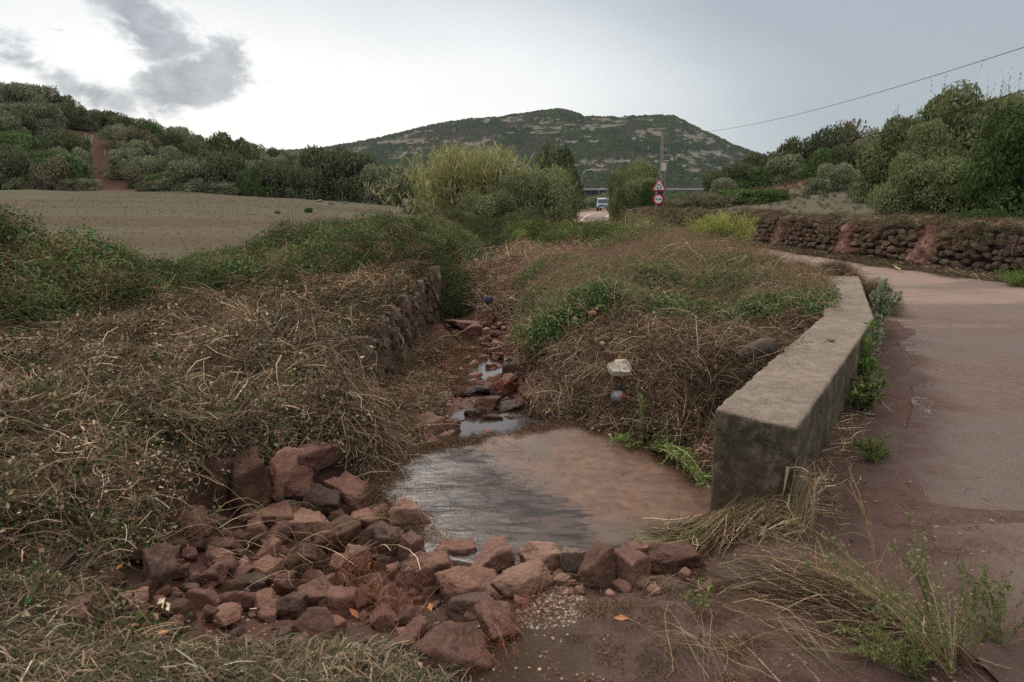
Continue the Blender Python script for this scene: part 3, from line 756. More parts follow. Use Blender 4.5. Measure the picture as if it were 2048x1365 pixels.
def mountain():
    nu, nr = 760, 230
    pxs = np.linspace(-150, 2350, nu); u = (pxs - 1024) / 1395; s = np.linspace(0, 1.25, nr)
    U, S = np.meshgrid(u, s); PX = 1024 + 1395 * U
    Yr = 1500.0; Yb = 620.0
    Yd = Yb + (Yr - Yb) * S
    top = pz(np.interp(PX, MT_PX, MT_PY), Yr)
    X_ = U * Yd
    prof = np.interp(S, [0, .12, .45, .72, .9, 1.0, 1.06, 1.25], [-.02, .07, .36, .66, .90, 1.0, .97, .7])
    Z_ = -8 + (top + 8) * prof
    big = (fbm(X_ / 160, Yd / 160, 0, 4, 91) - .5) * 46 * np.sin(np.clip(S, 0, 1) * pi)
    gul = (np.abs(fbm(X_ / 70, Yd / 240, 0, 3, 93) - .5)) * 34 * np.sin(np.clip(S, 0, 1) * pi)
    Z_ = Z_ + big - gul
    # scrub canopy: cellular domes
    cell = 6.5
    cx_ = np.floor(X_ / cell); cy_ = np.floor(Yd / cell); best = np.full(X_.shape, 9.0); bid = np.zeros(X_.shape)
    for a in (-1, 0, 1):
        for b_ in (-1, 0, 1):
            ix = (cx_ + a).astype(np.int64); iy = (cy_ + b_).astype(np.int64)
            ox = (ix + _hash(ix, iy, iy * 0 + 5)) * cell; oy = (iy + _hash(ix, iy, iy * 0 + 9)) * cell
            d = np.hypot(X_ - ox, Yd - oy) / cell; k = d < best; best = np.where(k, d, best); bid = np.where(k, _hash(ix, iy, iy * 0 + 17), bid)
    dome = np.sqrt(np.clip(1 - (best / .85) ** 2, 0, 1))
    rockn = fbm(X_ / 60, Z_ / 22, 0, 4, 95) + .95 * (fbm(X_ / 16, Z_ / 4.5, 0, 3, 97) - .5)
    zone = np.interp(PX, [700, 880, 960, 1050, 1180, 1250, 1380, 1440, 1500], [0, .0, .07, .12, .10, .09, .13, .02, -.1]) * np.interp(S, [0, .55, .75, .9, 1.0, 1.1], [-1.5, -.25, .6, 1.0, .1, -.5])
    rock = smooth((rockn + zone * 1.25 - .715) / .03)
    Z_ = Z_ + dome * (3.0 + 3.0 * bid) * (1 - rock) + rock * (np.floor(Z_ / 7) * 7 - Z_ + 4)
    g1 = np.array([.020, .033, .016]); g2 = np.array([.042, .058, .028]); br = np.array([.06, .05, .036]); rk = np.array([.29, .255, .21])
    mixv = np.clip(bid * .9 + (fbm(X_ / 60, Yd / 60, 0, 3, 98) - .5) * 1.2, 0, 1)[..., None]
    Cc = g1 * (1 - mixv) + g2 * mixv; bm_ = smooth((fbm(X_ / 45, Yd / 60, 0, 3, 99) - .55) / .1)[..., None]; Cc = Cc * (1 - bm_ * .6) + br * bm_ * .6
    Cc = Cc * (1 - rock[..., None]) + rk * rock[..., None]
    V = np.stack([X_, Yd, Z_], -1).reshape(-1, 3); i = np.arange(nr - 1)[:, None] * nu + np.arange(nu - 1)[None]
    F = np.stack([i, i + 1, i + nu + 1, i + nu], -1).reshape(-1, 4)
    tag(MB().add(V, F, Cc.reshape(-1, 3)).build('mountain', M['mountain']), kind='structure')
mountain()

# ------------------------------------------------------------------ plant building blocks (numpy)
STRAW = np.array([(.36, .275, .185), (.27, .198, .128), (.18, .125, .08), (.45, .365, .26), (.11, .072, .047), (.23, .158, .105)])
BROWN = np.array([(.175, .118, .08), (.118, .077, .053), (.245, .172, .118), (.068, .044, .032), (.195, .127, .085), (.34, .26, .18)])
GREENS = np.array([(.038, .066, .024), (.057, .088, .033), (.082, .112, .045), (.028, .05, .021), (.118, .135, .058)])
OLIVE = np.array([(.075, .09, .05), (.10, .115, .065), (.055, .07, .038), (.13, .135, .075)])


def strand_vf(rs, n, R, l0, l1, w0, w1, yaw_sd=.7, pitch=(.0, .25), arch=.06, z0=(0, .06), pal=STRAW, curl=.5, seg=4, gauss=False):
    rad = R * np.sqrt(rs.rand(n)); th = rs.rand(n) * 2 * pi
    P0 = np.stack([rad * np.cos(th), rad * np.sin(th), rs.uniform(*z0, n)], 1)
    yaw = rs.normal(0, yaw_sd, n) + np.where(rs.rand(n) < .5, pi, 0); pit = rs.uniform(*pitch, n) * np.where(rs.rand(n) < .35, -1, 1) if not gauss else rs.normal(*pitch, n)
    L = rs.uniform(l0, l1, n); cu = rs.normal(0, curl, n); ar = rs.uniform(-.2, 1, n) * arch
    s = np.linspace(0, 1, seg + 1)
    a = yaw[:, None] + cu[:, None] * (s[None] - .5) * 2 + rs.normal(0, .12, (n, seg + 1)).cumsum(1)
    step = L[:, None] / seg
    dx = np.cos(a) * np.cos(pit)[:, None] * step; dy = np.sin(a) * np.cos(pit)[:, None] * step; dz = np.sin(pit)[:, None] * step + 0 * a
    P = P0[:, None] + np.cumsum(np.stack([dx, dy, dz], -1), 1); P -= (P[:, seg // 2] - P0)[:, None]
    P[..., 2] += (ar * L)[:, None] * 4 * s * (1 - s) * 2
    P[..., 2] = np.maximum(P[..., 2], -.04)
    T = np.gradient(P, axis=1); T /= np.linalg.norm(T, axis=2)[..., None] + 1e-9
    rollv = rs.normal(size=(n, 1, 3)); S = np.cross(T, rollv); S /= np.linalg.norm(S, axis=2)[..., None] + 1e-9
    W = rs.uniform(w0, w1, n)[:, None, None] * np.interp(s, [0, .3, 1], [.8, 1, .3])[None, :, None] / 2
    A = P - S * W; B = P + S * W
    V = np.stack([A, B], 2).reshape(-1, 3)
    k = seg + 1; base = (np.arange(n) * 2 * k)[:, None]; j = np.arange(seg)[None] * 2
    F = np.stack([base + j, base + j + 1, base + j + 3, base + j + 2], -1).reshape(-1, 4)
    c = pal[rs.randint(len(pal), size=n)] * np.exp(rs.normal(-.28, .5, (n, 1))).clip(.2, 1.7)
    return V, F, np.repeat(c, 2 * k, 0)


def leaf_vf(rs, P, size, aspect=.55, pal=GREENS, up=.6, outward=None, fold=.25, dirv=None):
    n = len(P); N = rs.normal(size=(n, 3)); N[:, 2] += up * 2
    if outward is not None: N += outward
    N /= np.linalg.norm(N, axis=1)[:, None]
    D = rs.normal(size=(n, 3)) if dirv is None else dirv + rs.normal(size=(n, 3)) * .45
    D -= (D * N).sum(1)[:, None] * N; D /= np.linalg.norm(D, axis=1)[:, None]
    S = np.cross(N, D); L = (size * rs.uniform(.6, 1.3, n))[:, None] if np.ndim(size) == 0 else (size * rs.uniform(.7, 1.2, n))[:, None]
    W = L * aspect / 2
    a = P; b = P + D * L * .5 + S * W + N * L * fold * .3; c = P + D * L; d = P + D * L * .5 - S * W + N * L * fold * .3
    V = np.stack([a, b, c, d], 1).reshape(-1, 3); i = np.arange(n)[:, None] * 4
    F = np.concatenate([i + [[0, 1, 2]], i + [[0, 2, 3]]], 1).reshape(-1, 3)
    cc_ = pal[rs.randint(len(pal), size=n)] * rs.uniform(.75, 1.25, (n, 1))
    return V, F, np.repeat(cc_, 4, 0)


def clump_straw(rs, n=130, R=.28, l0=.12, l1=.5, w0=.0022, w1=.005, pal=STRAW, leaves=16, lpal=None, yaw_sd=.75, pitch=(0, .3), **k):
    mb = MB(); mb.add(*strand_vf(rs, n, R, l0, l1, w0, w1, yaw_sd, pitch, pal=pal, **k))
    mb.add(*strand_vf(rs, max(3, n // 14), R, l0, l1 * 1.2, w0 * 1.8, w1 * 1.8, yaw_sd, pitch, pal=pal, **k))
    if leaves:
        P = np.c_[rs.uniform(-R, R, (leaves, 2)), rs.uniform(.0, .07, leaves)]
        mb.add(*leaf_vf(rs, P, .03, .6, lpal if lpal is not None else pal * 1.0, up=.8))
    return mb
def clump_leaves(rs, n=260, R=.3, size=.038, pal=GREENS, stems=14, aspect=.6, H=None):
    mb = MB(); H = H or R
    th = rs.rand(n) * 2 * pi; ph = np.arccos(rs.uniform(-.25, 1, n)); rr = R * rs.uniform(.45, 1.08, n) ** .6
    d = np.stack([np.sin(ph) * np.cos(th), np.sin(ph) * np.sin(th), np.cos(ph) * H / R], 1)
    mb.add(*leaf_vf(rs, d * rr[:, None], size, aspect, pal, .35, d * .9))
    if stems: mb.add(*strand_vf(rs, stems, R * .6, R, R * 2.6, .002, .005, 3, (.1, 1.1), .25, (-.1, .1), pal=BROWN * 1.2, seg=5))
    return mb


_gn = {}
def scatter_group(nproto):
    if nproto in _gn: return _gn[nproto]
    g = bpy.data.node_groups.new('scatter', 'GeometryNodeTree')
    g.interface.new_socket('Geometry', in_out='INPUT', socket_type='NodeSocketGeometry')
    g.interface.new_socket('Geometry', in_out='OUTPUT', socket_type='NodeSocketGeometry')
    N = g.nodes; L = g.links; gi = N.new('NodeGroupInput'); go = N.new('NodeGroupOutput')
    def attr(nm, ty):
        a = N.new('GeometryNodeInputNamedAttribute'); a.data_type = ty; a.inputs['Name'].default_value = nm; return a.outputs[0]
    kd = attr('kindi', 'INT')
    def sep_(val):
        c = N.new('FunctionNodeCompare'); c.data_type = 'INT'; c.operation = 'EQUAL'
        L.new(kd, c.inputs[2]); c.inputs[3].default_value = val
        s = N.new('GeometryNodeSeparateGeometry'); s.domain = 'POINT'; L.new(gi.outputs[0], s.inputs[0]); L.new(c.outputs[0], s.inputs[1]); return s.outputs[0]
    pts = sep_(-1)
    j = N.new('GeometryNodeJoinGeometry')
    for k in range(nproto):
        ti = N.new('GeometryNodeGeometryToInstance'); L.new(sep_(nproto - 1 - k), ti.inputs[0]); L.new(ti.outputs[0], j.inputs[0])
    ip = N.new('GeometryNodeInstanceOnPoints'); L.new(pts, ip.inputs['Points']); L.new(j.outputs[0], ip.inputs['Instance'])
    ip.inputs['Pick Instance'].default_value = True
    L.new(attr('pick', 'INT'), ip.inputs['Instance Index'])
    er = N.new('FunctionNodeEulerToRotation'); L.new(attr('rot', 'FLOAT_VECTOR'), er.inputs[0]); L.new(er.outputs[0], ip.inputs['Rotation'])
    L.new(attr('scl', 'FLOAT_VECTOR'), ip.inputs['Scale'])
    L.new(ip.outputs[0], go.inputs[0]); _gn[nproto] = g; return g


def eul(Nz, yaw):
    """xyz euler for frames with z = Nz and x = the heading yaw laid into the surface"""
    h = np.stack([np.cos(yaw), np.sin(yaw), np.zeros_like(yaw)], 1); x = h - (h * Nz).sum(1)[:, None] * Nz; x /= np.linalg.norm(x, axis=1)[:, None] + 1e-9
    y = np.cross(Nz, x)
    ry = -np.arcsin(np.clip(x[:, 2], -1, 1)); rx = np.arctan2(y[:, 2], Nz[:, 2]); rz = np.arctan2(x[:, 1], x[:, 0])
    return np.stack([rx, ry, rz], 1)


def scatter(name, protos, P, Nz, yaw, scl, tint, mat, label, seed=0, parent=None, pick=None, cat=None):
    rs = np.random.RandomState(seed + 100); n = len(P)
    me_mb = MB(); kinds = []
    for k, mb in enumerate(protos):
        for V, F, C, m_, off in zip(mb.V, mb.F, mb.C, mb.M, np.cumsum([0] + [len(v) for v in mb.V[:-1]])):
            me_mb.add(V, F - off, C); kinds.append(np.full(len(V), k))
    me_mb.V.append(np.asarray(P)); me_mb.C.append(np.ones((n, 3))); kinds.append(np.full(n, -1)); tot = me_mb.n + n
    o = me_mb.build(name, mat, parent)
    me = o.data; assert len(me.vertices) == tot, (len(me.vertices), tot)
    def setf(nm, ty, arr, key, d):
        a = me.attributes.new(nm, ty, 'POINT'); full = np.zeros((tot, d) if d > 1 else tot, arr.dtype); full[-n:] = arr; a.data.foreach_set(key, full.ravel())
    a = me.attributes.new('kindi', 'INT', 'POINT'); a.data.foreach_set('value', np.concatenate(kinds).astype(np.int32))
    setf('pick', 'INT', (rs.randint(len(protos), size=n) if pick is None else pick).astype(np.int32), 'value', 1)
    setf('rot', 'FLOAT_VECTOR', eul(Nz, yaw).astype(np.float32), 'vector', 3)
    s3 = np.asarray(scl, np.float32); s3 = s3 if s3.ndim == 2 else np.repeat(s3[:, None], 3, 1); setf('scl', 'FLOAT_VECTOR', s3, 'vector', 3)
    setf('tint', 'FLOAT_COLOR', np.hstack([tint, np.ones((n, 1))]).astype(np.float32), 'color', 4)
    md = o.modifiers.new('scatter', 'NODES'); md.node_group = scatter_group(len(protos))
    tag(o, label, cat, kind='stuff'); return o


# prototypes
pr = np.random.RandomState(5)
MIXL = np.vstack([BROWN, STRAW[:4], OLIVE * 1.3, GREENS[:3], STRAW[:2] * 1.2])
P_STRAW = [clump_straw(pr, 66, l0=.05, l1=.34, yaw_sd=1.5, pitch=(0, .6), arch=.14, curl=1.0, w0=.0015, w1=.007, leaves=120, lpal=MIXL, pal=np.vstack([STRAW, BROWN])) for _ in range(4)] + [clump_straw(pr, 60, l0=.05, l1=.3, yaw_sd=1.6, pitch=(0, .8), arch=.15, curl=1.0, w0=.0015, w1=.007, pal=BROWN, leaves=130, lpal=np.vstack([BROWN, GREENS[:3], OLIVE])) for _ in range(3)] + [clump_straw(pr, 120, l0=.15, l1=.5, yaw_sd=.5, leaves=14) for _ in range(2)]
P_BROWN = [clump_straw(pr, 74, w0=.0015, w1=.007, pal=np.vstack([BROWN, STRAW[1:3]]), leaves=100, lpal=np.vstack([BROWN, STRAW[:3], OLIVE, GREENS[:1]]), l0=.06, l1=.36, yaw_sd=1.5, pitch=(0, .8), arch=.15, curl=1.0) for _ in range(5)]
P_TWIG = [clump_straw(pr, 120, pal=BROWN * 1.1, leaves=10, l0=.2, l1=.65, yaw_sd=.8, pitch=(0, .5), arch=.15, curl=.8) for _ in range(3)]
P_GREENBITS = [clump_leaves(pr, 110, .22, .034, np.vstack([GREENS, OLIVE]), 8, H=.05) for _ in range(3)]
P_BRAMBLE = [clump_leaves(pr, 230, .3, .042, GREENS * .9, 14) for _ in range(4)]
P_IVY = [clump_leaves(pr, 260, .28, .034, GREENS, 6, H=.18) for _ in range(3)]
P_TUFT = [clump_straw(pr, 90, .12, .12, .4, .002, .004, leaves=0, yaw_sd=3, pitch=(.6, 1.4), pal=np.vstack([STRAW, OLIVE * 1.6])) for _ in range(3)]
P_LONG = [clump_straw(pr, 90, .16, .35, .9, .0022, .0045, leaves=4, yaw_sd=.16, pitch=(-.06, .18), pal=np.vstack([STRAW * .9, BROWN, OLIVE])) for _ in range(3)]


def region(n, x0, x1, y0, y1, fn, rs, power=1.0):
    x = rs.uniform(x0, x1, n); y = y0 + (y1 - y0) * rs.rand(n) ** power; k = fn(x, y); return x[k], y[k]
def ground_pts(x, y, lift=0.0, rs=None, jit=.0):
    z = G(x, y) + lift + (rs.uniform(0, jit, len(x)) if jit else 0); return np.stack([x, y, z], 1), slope_n(x, y)
def tints(rs, n, lo=.75, hi=1.25, base=(1, 1, 1)): return np.asarray(base) * rs.uniform(lo, hi, (n, 1)) * rs.uniform(.94, 1.06, (n, 3))
PIT = np.array([(-2.0, 2.35), (-1.92, 3.0), (-1.85, 3.45), (-1.9, 3.85), (-1.75, 4.15), (-1.45, 4.33), (-1.15, 4.42), (-.95, 4.45), (-.5, 3.4), (-.1, 3.0), (1.3, 3.1), (1.3, 2.3), (.2, 2.2), (-.5, 2.25), (-1.2, 2.2)])
hedge_y = lambda x: np.interp(x, [-9, -4.9, -4.5, -3.2, -2.4, -1.8], [5.6, 6.5, 8.4, 9.6, 10.6, 12.0])

# left mound of flood straw
rs = np.random.RandomState(21)
inA = lambda x, y: (x < np.interp(y, [1, 4.2, 4.7, 6, 7.4, 13], [-1.2, -1.02, -1.15, -1.42, -1.5, -1.5])) & (y < hedge_y(x) + .5) & ~in_poly(x, y, PIT) & (fbm(x * 1.9, y * 1.9, 0, 3, 76) > .37) & ~((x > -1.72) & (y > 5.9) & (_hash((x * 977).astype(np.int64), (y * 991).astype(np.int64), 0 * x.astype(np.int64)) < .72))
x, y = region(6600, -7.5, -.95, 2.2, 12.0, inA, rs, 1.35)
P, N = ground_pts(x, y, -.005, rs, .05); P[:, 2] += .34 * np.clip(fbm(x * 2.6, y * 2.6, 0, 3, 74) - .45, 0, 1); N = N + rs.normal(0, .4, N.shape); N /= np.linalg.norm(N, axis=1)[:, None]; nn = fbm(x * .8, y * .8, 0, 3, 71)
tin = tints(rs, len(x), .6, 1.25) * (.1 + 1.65 * fbm(x * 2.1, y * 2.1, 0, 3, 73))[:, None]
far_ = smooth((y - 6.5) / 3)[:, None]; tin = tin * (1 - far_ * .22) * (1 + far_ * np.array([.06, 0, -.04]))
yaw = .45 + (nn - .5) * 7 + rs.normal(0, .75, len(x)); rs2 = np.random.RandomState(3); Pk = P[::11] + [0, 0, .07]
P_FLAKE = [MB().add(*leaf_vf(rs2, np.c_[rs2.uniform(-.2, .2, (16, 2)), rs2.uniform(0, .05, 16)], .055, .5, np.vstack([STRAW[:4], BROWN[:3], GREENS[:2], [(.4, .22, .1), (.45, .36, .26)]]), .5)) for _ in range(4)]
scatter('dead_leaves', P_FLAKE, Pk, np.tile([0, 0, 1.], (len(Pk), 1)), rs2.uniform(0, 6, len(Pk)), rs2.uniform(.5, 1.1, len(Pk)), tints(rs2, len(Pk), .5, 1.1), M['straw'], 'flat dead leaves and chips strewn over the straw mound', 99)
yaw[(x > -1.9) & (y > 4)] = rs.uniform(0, pi, ((x > -1.9) & (y > 4)).sum())
scatter('flood_straw', P_STRAW, P, N, yaw, rs.uniform(.7, 1.25, len(x)) * np.interp(y, [2, 6], [.75, 1.0]), tin, M['straw'], 'matted pale straw left by the flood over the mound on the stream\'s near bank', 1)
k = (fbm(x * 1.1, y * 1.1, 0, 3, 75) > .47) & (rs.rand(len(x)) < .42)
scatter('green_litter', P_GREENBITS, P[k] + [0, 0, .045], N[k], yaw[k], rs.uniform(.6, 1.1, k.sum()), tints(rs, k.sum(), .45, 1.15), M['leaf'], 'torn green leaves caught among the matted straw mound', 2)

# straw hanging down the bank towards the stream
rs = np.random.RandomState(22)
xe = lambda y: np.interp(y, [4.2, 4.5, 4.8, 6, 7.4, 13], [-1.2, -1.15, -1.15, -1.4, -1.44, -1.44])
n = 1050; y = 4.5 + 5.5 * rs.rand(n) ** 1.1; x = xe(y) + rs.uniform(-.12, .38, n) * np.interp(y, [4, 6, 10], [.6, 1, 1])
keep = ~((y > 5.9) & (rs.rand(n) < .9)); x, y = x[keep], y[keep]
P, N = ground_pts(x, y, .02, rs, .06)
g = np.arctan2(N[:, 1], N[:, 0])
scatter('hanging_straw', P_TWIG[:2] + P_STRAW[:7], P, N, g + rs.normal(0, .25, len(x)), rs.uniform(.7, 1.15, len(x)), tints(rs, len(x), .55, 1.15), M['straw'], 'brown stalks and straw hanging down the stream bank face', 3)
x, y = region(1300, -1.7, -.55, 5.0, 7.4, lambda x, y: (x > np.interp(y, [6.2, 7], [-1.5, -1.2])) & (x < np.interp(y, [5.2, 6.5, 7.0, 7.4], [-.9, -.85, -.9, -1.05])) & (x > xe(y) + .1), rs)
P, N = ground_pts(x, y, .0, rs, .10)
scatter('bank_foot_debris', P_BROWN, P, N, rs.uniform(0, 6.3, len(x)), rs.uniform(.6, 1.0, len(x)), tints(rs, len(x), .7, 1.3), M['straw'], 'brown twiggy debris heaped at the foot of the stream\'s stone bank wall', 4)

# debris over the far bank and channel
rs = np.random.RandomState(23)
def inC(x, y):
    lo = np.interp(y, [4.4, 5.0, 5.6, 6.2, 7.4, 9, 11.4, 11.5, 13, 16, 20, 24], [1.4, .95, .62, .38, .22, .18, .3, -.5, -1.35, -1.2, -1.0, -.8])
    hi = np.interp(y, [4.4, 5.2, 6.57, 7, 9, 10.2, 12, 14, 16, 18, 24], [1.55, 2.05, 2.95, 3.2, 4.1, 4.6, 4.85, 5.2, 5.6, 5.8, 5])
    return (x > lo) & (x < hi) & ~((x < -.45) & (y < 13.7))
x, y = region(11000, -1.5, 6.6, 4.3, 23, inC, rs, 1.55)
lo_ = lambda y: np.interp(y, [4.4, 5.0, 5.6, 6.2, 7.4, 9, 11.4], [1.4, .95, .62, .38, .22, .18, .3])
def heap(x, y): return .26 * smooth((x - lo_(y)) / .22) * (1 - smooth((x - lo_(y) - .9) / 1.2)) * (1 - smooth((y - 10) / 1.5)) * smooth((y - 4.5) / .5) + .24 * smooth((y - np.interp(x, [-.9, -.4], [13.8, 11.4])) / .35) * (1 - smooth((y - 14) / 3)) * (1 - smooth((x - .6) / .8))
lump = (fbm(x * 1.3, y * 1.3, 0, 3, 81) - .42) * .8
P, N = ground_pts(x, y, 0, rs, .06); N = N + rs.normal(0, .35, N.shape); N /= np.linalg.norm(N, axis=1)[:, None]; P[:, 2] += np.clip(lump, -.02, .16) + heap(x, y) * rs.uniform(.3, 1, len(x)) ** .4
tin = tints(rs, len(x), .65, 1.3) * (.2 + 1.5 * fbm(x * 2, y * 2, 0, 3, 83))[:, None] * np.interp(y, [5, 7, 12], [.85, 1.05, 1.35])[:, None]
scatter('stream_debris', P_BROWN + P_TWIG[:2], P, N, fbm(x * .5, y * .5, 0, 2, 84) * 9, rs.uniform(.65, 1.2, len(x)) * np.interp(y, [5, 9, 16], [.8, 1, 1.25]), tin, M['straw'], 'brown mass of twigs and dead stalks filling the stream channel beyond the slab', 5)
gm = lambda x, y: np.maximum(1.0 - np.hypot((x - 3.0) / 1.5, (y - 12.2) / 1.5), gm0(x, y))
gm0 = lambda x, y: np.maximum(np.maximum(1.1 - np.hypot((x - 1.7) / 1.1, (y - 10.4) / 1.7), 1.05 - np.hypot((x - 2.55) / .85, (y - 7.9) / .7)), 1.05 - np.hypot((x - .95) / .55, (y - 7.9) / 1.0) - .2)
x, y = region(17000, -.3, 4.9, 5.5, 16.5, lambda x, y: inC(x, y) & (gm(x, y) + (fbm(x * 2, y * 2, 0, 3, 85) - .5) * 1.5 > -.22), rs)
k = rs.rand(len(x)) < .8; x, y = x[k], y[k]
P, N = ground_pts(x, y, .10, rs, .10); P[:, 2] += np.clip((fbm(x * 1.3, y * 1.3, 0, 3, 81) - .42) * .8, -.02, .16) + heap(x, y)
scatter('creeping_bramble', P_IVY, P, N, rs.uniform(0, 6.3, len(x)), rs.uniform(.6, 1.2, len(x)), tints(rs, len(x), .9, 1.9), M['leaf'], 'green creeping bramble growing over the brown debris beside the parapet', 6)


def GD(x, y):
    x = np.asarray(x, float); y = np.asarray(y, float); c = inC(x, y)
    return G(x, y) + c * (np.clip((fbm(x * 1.3, y * 1.3, 0, 3, 81) - .42) * .8, -.02, .16) + heap(x, y) + .05) + (inA(x, y) & ~c) * (.34 * np.clip(fbm(x * 2.6, y * 2.6, 0, 3, 74) - .45, 0, 1) + .04)
# ------------------------------------------------------------------ bramble thickets as lumpy masses
def blob_mass(name, blobs, label, protos, mat, seed, dens=26, scl=(.8, 1.25), tlo=.6, thi=1.15, base=(1, 1, 1), tintnoise=1.0, parent=None):
    rs = np.random.RandomState(seed); Ps = []; Ns = []
    for (bx, by, r, h) in blobs:
        n = int(dens * r * r * 4 + dens * r * h * 3)
        th = rs.rand(n) * 2 * pi; ct = rs.uniform(-.02, 1, n); st = np.sqrt(1 - ct * ct); rr = np.where(rs.rand(n) < .75, rs.uniform(.86, 1.06, n), rs.uniform(.3, .9, n))
        d = np.stack([st * np.cos(th), st * np.sin(th), ct], 1)
        q = np.stack([bx + d[:, 0] * r * rr, by + d[:, 1] * r * rr], 1)
        lump = 1 + (fbm(q[:, 0] * 1.6, q[:, 1] * 1.6, d[:, 2] * 2, 3, seed) - .5) * .9
        z = G(q[:, 0], q[:, 1]) + np.maximum(d[:, 2], 0) * h * rr * lump
        Ps.append(np.c_[q, z]); nn_ = d / np.array([r, r, h]); Ns.append(nn_ / np.linalg.norm(nn_, axis=1)[:, None])
    P = np.vstack(Ps); N = np.vstack(Ns); N[:, 2] += .3; N /= np.linalg.norm(N, axis=1)[:, None]
    k = road_mask(P[:, 0], P[:, 1]) < .6; P, N = P[k], N[k]; n = len(P)
    t = tints(rs, n, tlo, thi, base) * (1 + tintnoise * (fbm(P[:, 0] * 1.5, P[:, 1] * 1.5, P[:, 2] * 1.5, 3, seed + 1) - .5))[:, None]
    return scatter(name, protos, P, N, rs.uniform(0, 6.3, n), rs.uniform(*scl, n), t, mat, label, seed, parent)
LEFTB = [(-7.2, 7.0, 1.3, 1.15), (-6.1, 7.4, 1.2, 1.08), (-5.4, 8.2, 1.0, .85), (-8.6, 7.2, 1.4, 1.25), (-5.6, 6.9, .9, .75), (-5.1, 9.2, 1.0, .45), (-4.6, 10.0, .9, .38), (-6.8, 9.2, 1.2, .5), (-4.1, 10.6, .9, .42), (-6.2, 10.8, 1.2, .25),
         (-3.7, 11.6, 1.0, .5), (-4.9, 12.0, 1.2, .45), (-3.2, 12.9, 1.1, .72), (-4.2, 13.6, 1.2, .68), (-2.9, 14.3, 1.1, .82), (-3.8, 15.4, 1.3, .82), (-2.5, 16.0, 1.1, .85), (-3.4, 17.4, 1.4, .75), (-2.2, 18.0, 1.2, .72), (-1.7, 15.6, .8, .62), (-1.45, 14.2, .6, .45), (-1.3, 16.8, .7, .6),
         (-3.2, 20, 1.5, .6), (-2.0, 20.5, 1.2, .6), (-4.8, 18.5, 1.2, .45), (-2.3, 23, 1.3, .6), (-1.2, 18.8, .8, .5)]
blob_mass('bramble_thicket', LEFTB, 'dark green bramble thicket between the straw mound and the stubble field', P_BRAMBLE + P_TWIG[:1], M['leaf'], 31, 32, (.7, 1.15), .55, 1.55, (1.05, 1.08, 1.0), 1.4)
OVER = [(-1.75, 12.9, .55, .5), (-1.55, 13.7, .6, .55), (-1.15, 14.5, .6, .5), (-.75, 14.6, .5, .35)]
blob_mass('overhanging_bramble', OVER, 'brown and green bramble hanging over the dark hollow at the end of the bank wall', P_BRAMBLE[:2] + P_BROWN[:2], M['leaf'], 32, 60, (.5, .8), .6, 1.1)
RB = [(.7, 22.5, 1.0, .5), (1.3, 20.5, 1.0, .5), (1.9, 21.5, 1.3, .38), (2.4, 19.0, 1.1, .36), (3.2, 18.5, 1.2, .26), (3.3, 16.6, 1.0, .3), (4.2, 17.4, 1.1, .26), (2.5, 17.2, 1.0, .45), (1.3, 18.6, .8, .5), (4.0, 15.3, .9, .3), (4.5, 16.6, .7, .25), (3.3, 14.6, .8, .3), (4.1, 14.0, .8, .3), (2.3, 15.2, .8, .3), (3.6, 20.5, 1.2, .32), (4.8, 19.5, 1.1, .34), (.1, 24.5, .9, .6), (2.8, 24, 1.3, .25)]
blob_mass('roadside_bramble', RB, 'bright green bramble bank growing between the stream and the road', P_BRAMBLE[:2] + P_IVY, M['leaf'], 33, 26, (.6, 1.3), .35, 1.6, (1.2, 1.3, 1.0), 1.6)
DK = [(-.55, 23.2, .7, .35), (-.5, 25.5, .9, .6), (.1, 27.5, 1.0, .6), (-.9, 28, 1.2, .7), (.9, 26.5, 1.0, .45), (-1.6, 26.5, 1.0, .6), (-2.6, 30, 1.4, .8), (.2, 31, 1.5, .6)]
blob_mass('stream_shrubbery', DK, 'dark leafy growth closing over the stream below the reeds', P_BRAMBLE + P_IVY[:1], M['leaf'], 34, 16, (.9, 1.3), .5, 1.0)

# dry stubble over the nearer field
rs = np.random.RandomState(36)
x, y = region(7000, -44, -4.6, 12.5, 94, lambda x, y: (1024 + 1395 * x / y > -40) & (1024 + 1395 * x / y < 880), rs, 1.3)
P, N = ground_pts(x, y, 0); sc_ = rs.uniform(.12, .35, len(x)) * np.interp(y, [12, 60], [.8, 1.5])
scatter('stubble', P_TUFT, P, N, rs.uniform(0, 6.3, len(x)), sc_, tints(rs, len(x), .5, .95), M['straw'], 'short dry stubble and weeds over the harvested field', 37)
rs = np.random.RandomState(38)
x, y = region(2600, 7, 30, 13, 58, lambda x, y: (x > wall_x(y) + .4) & (1024 + 1395 * x / y < 2100), rs, 1.2)
P, N = ground_pts(x, y, 0)
scatter('dry_grass', P_TUFT, P, N, rs.uniform(0, 6.3, len(x)), rs.uniform(.4, .8, len(x)) * np.interp(y, [12, 60], [.8, 1.7]), tints(rs, len(x), .35, .75), M['straw'], 'dry grass over the terrace and slope behind the drystone wall', 39)

x, y = region(300, -1.05, -.45, 7.0, 11.8, lambda x, y: fbm(x * 3, y * 3, 0, 3, 46) > .47, rs)
P, N = ground_pts(x, y, .0, rs, .02)
scatter('bed_debris', P_BROWN, P, N, rs.uniform(0, 6.3, len(x)), rs.uniform(.3, .65, len(x)), tints(rs, len(x), .5, 1.1, (1.0, .85, .8)), M['straw'], 'sparse muddy twigs on the red bed below the bank wall', 40)

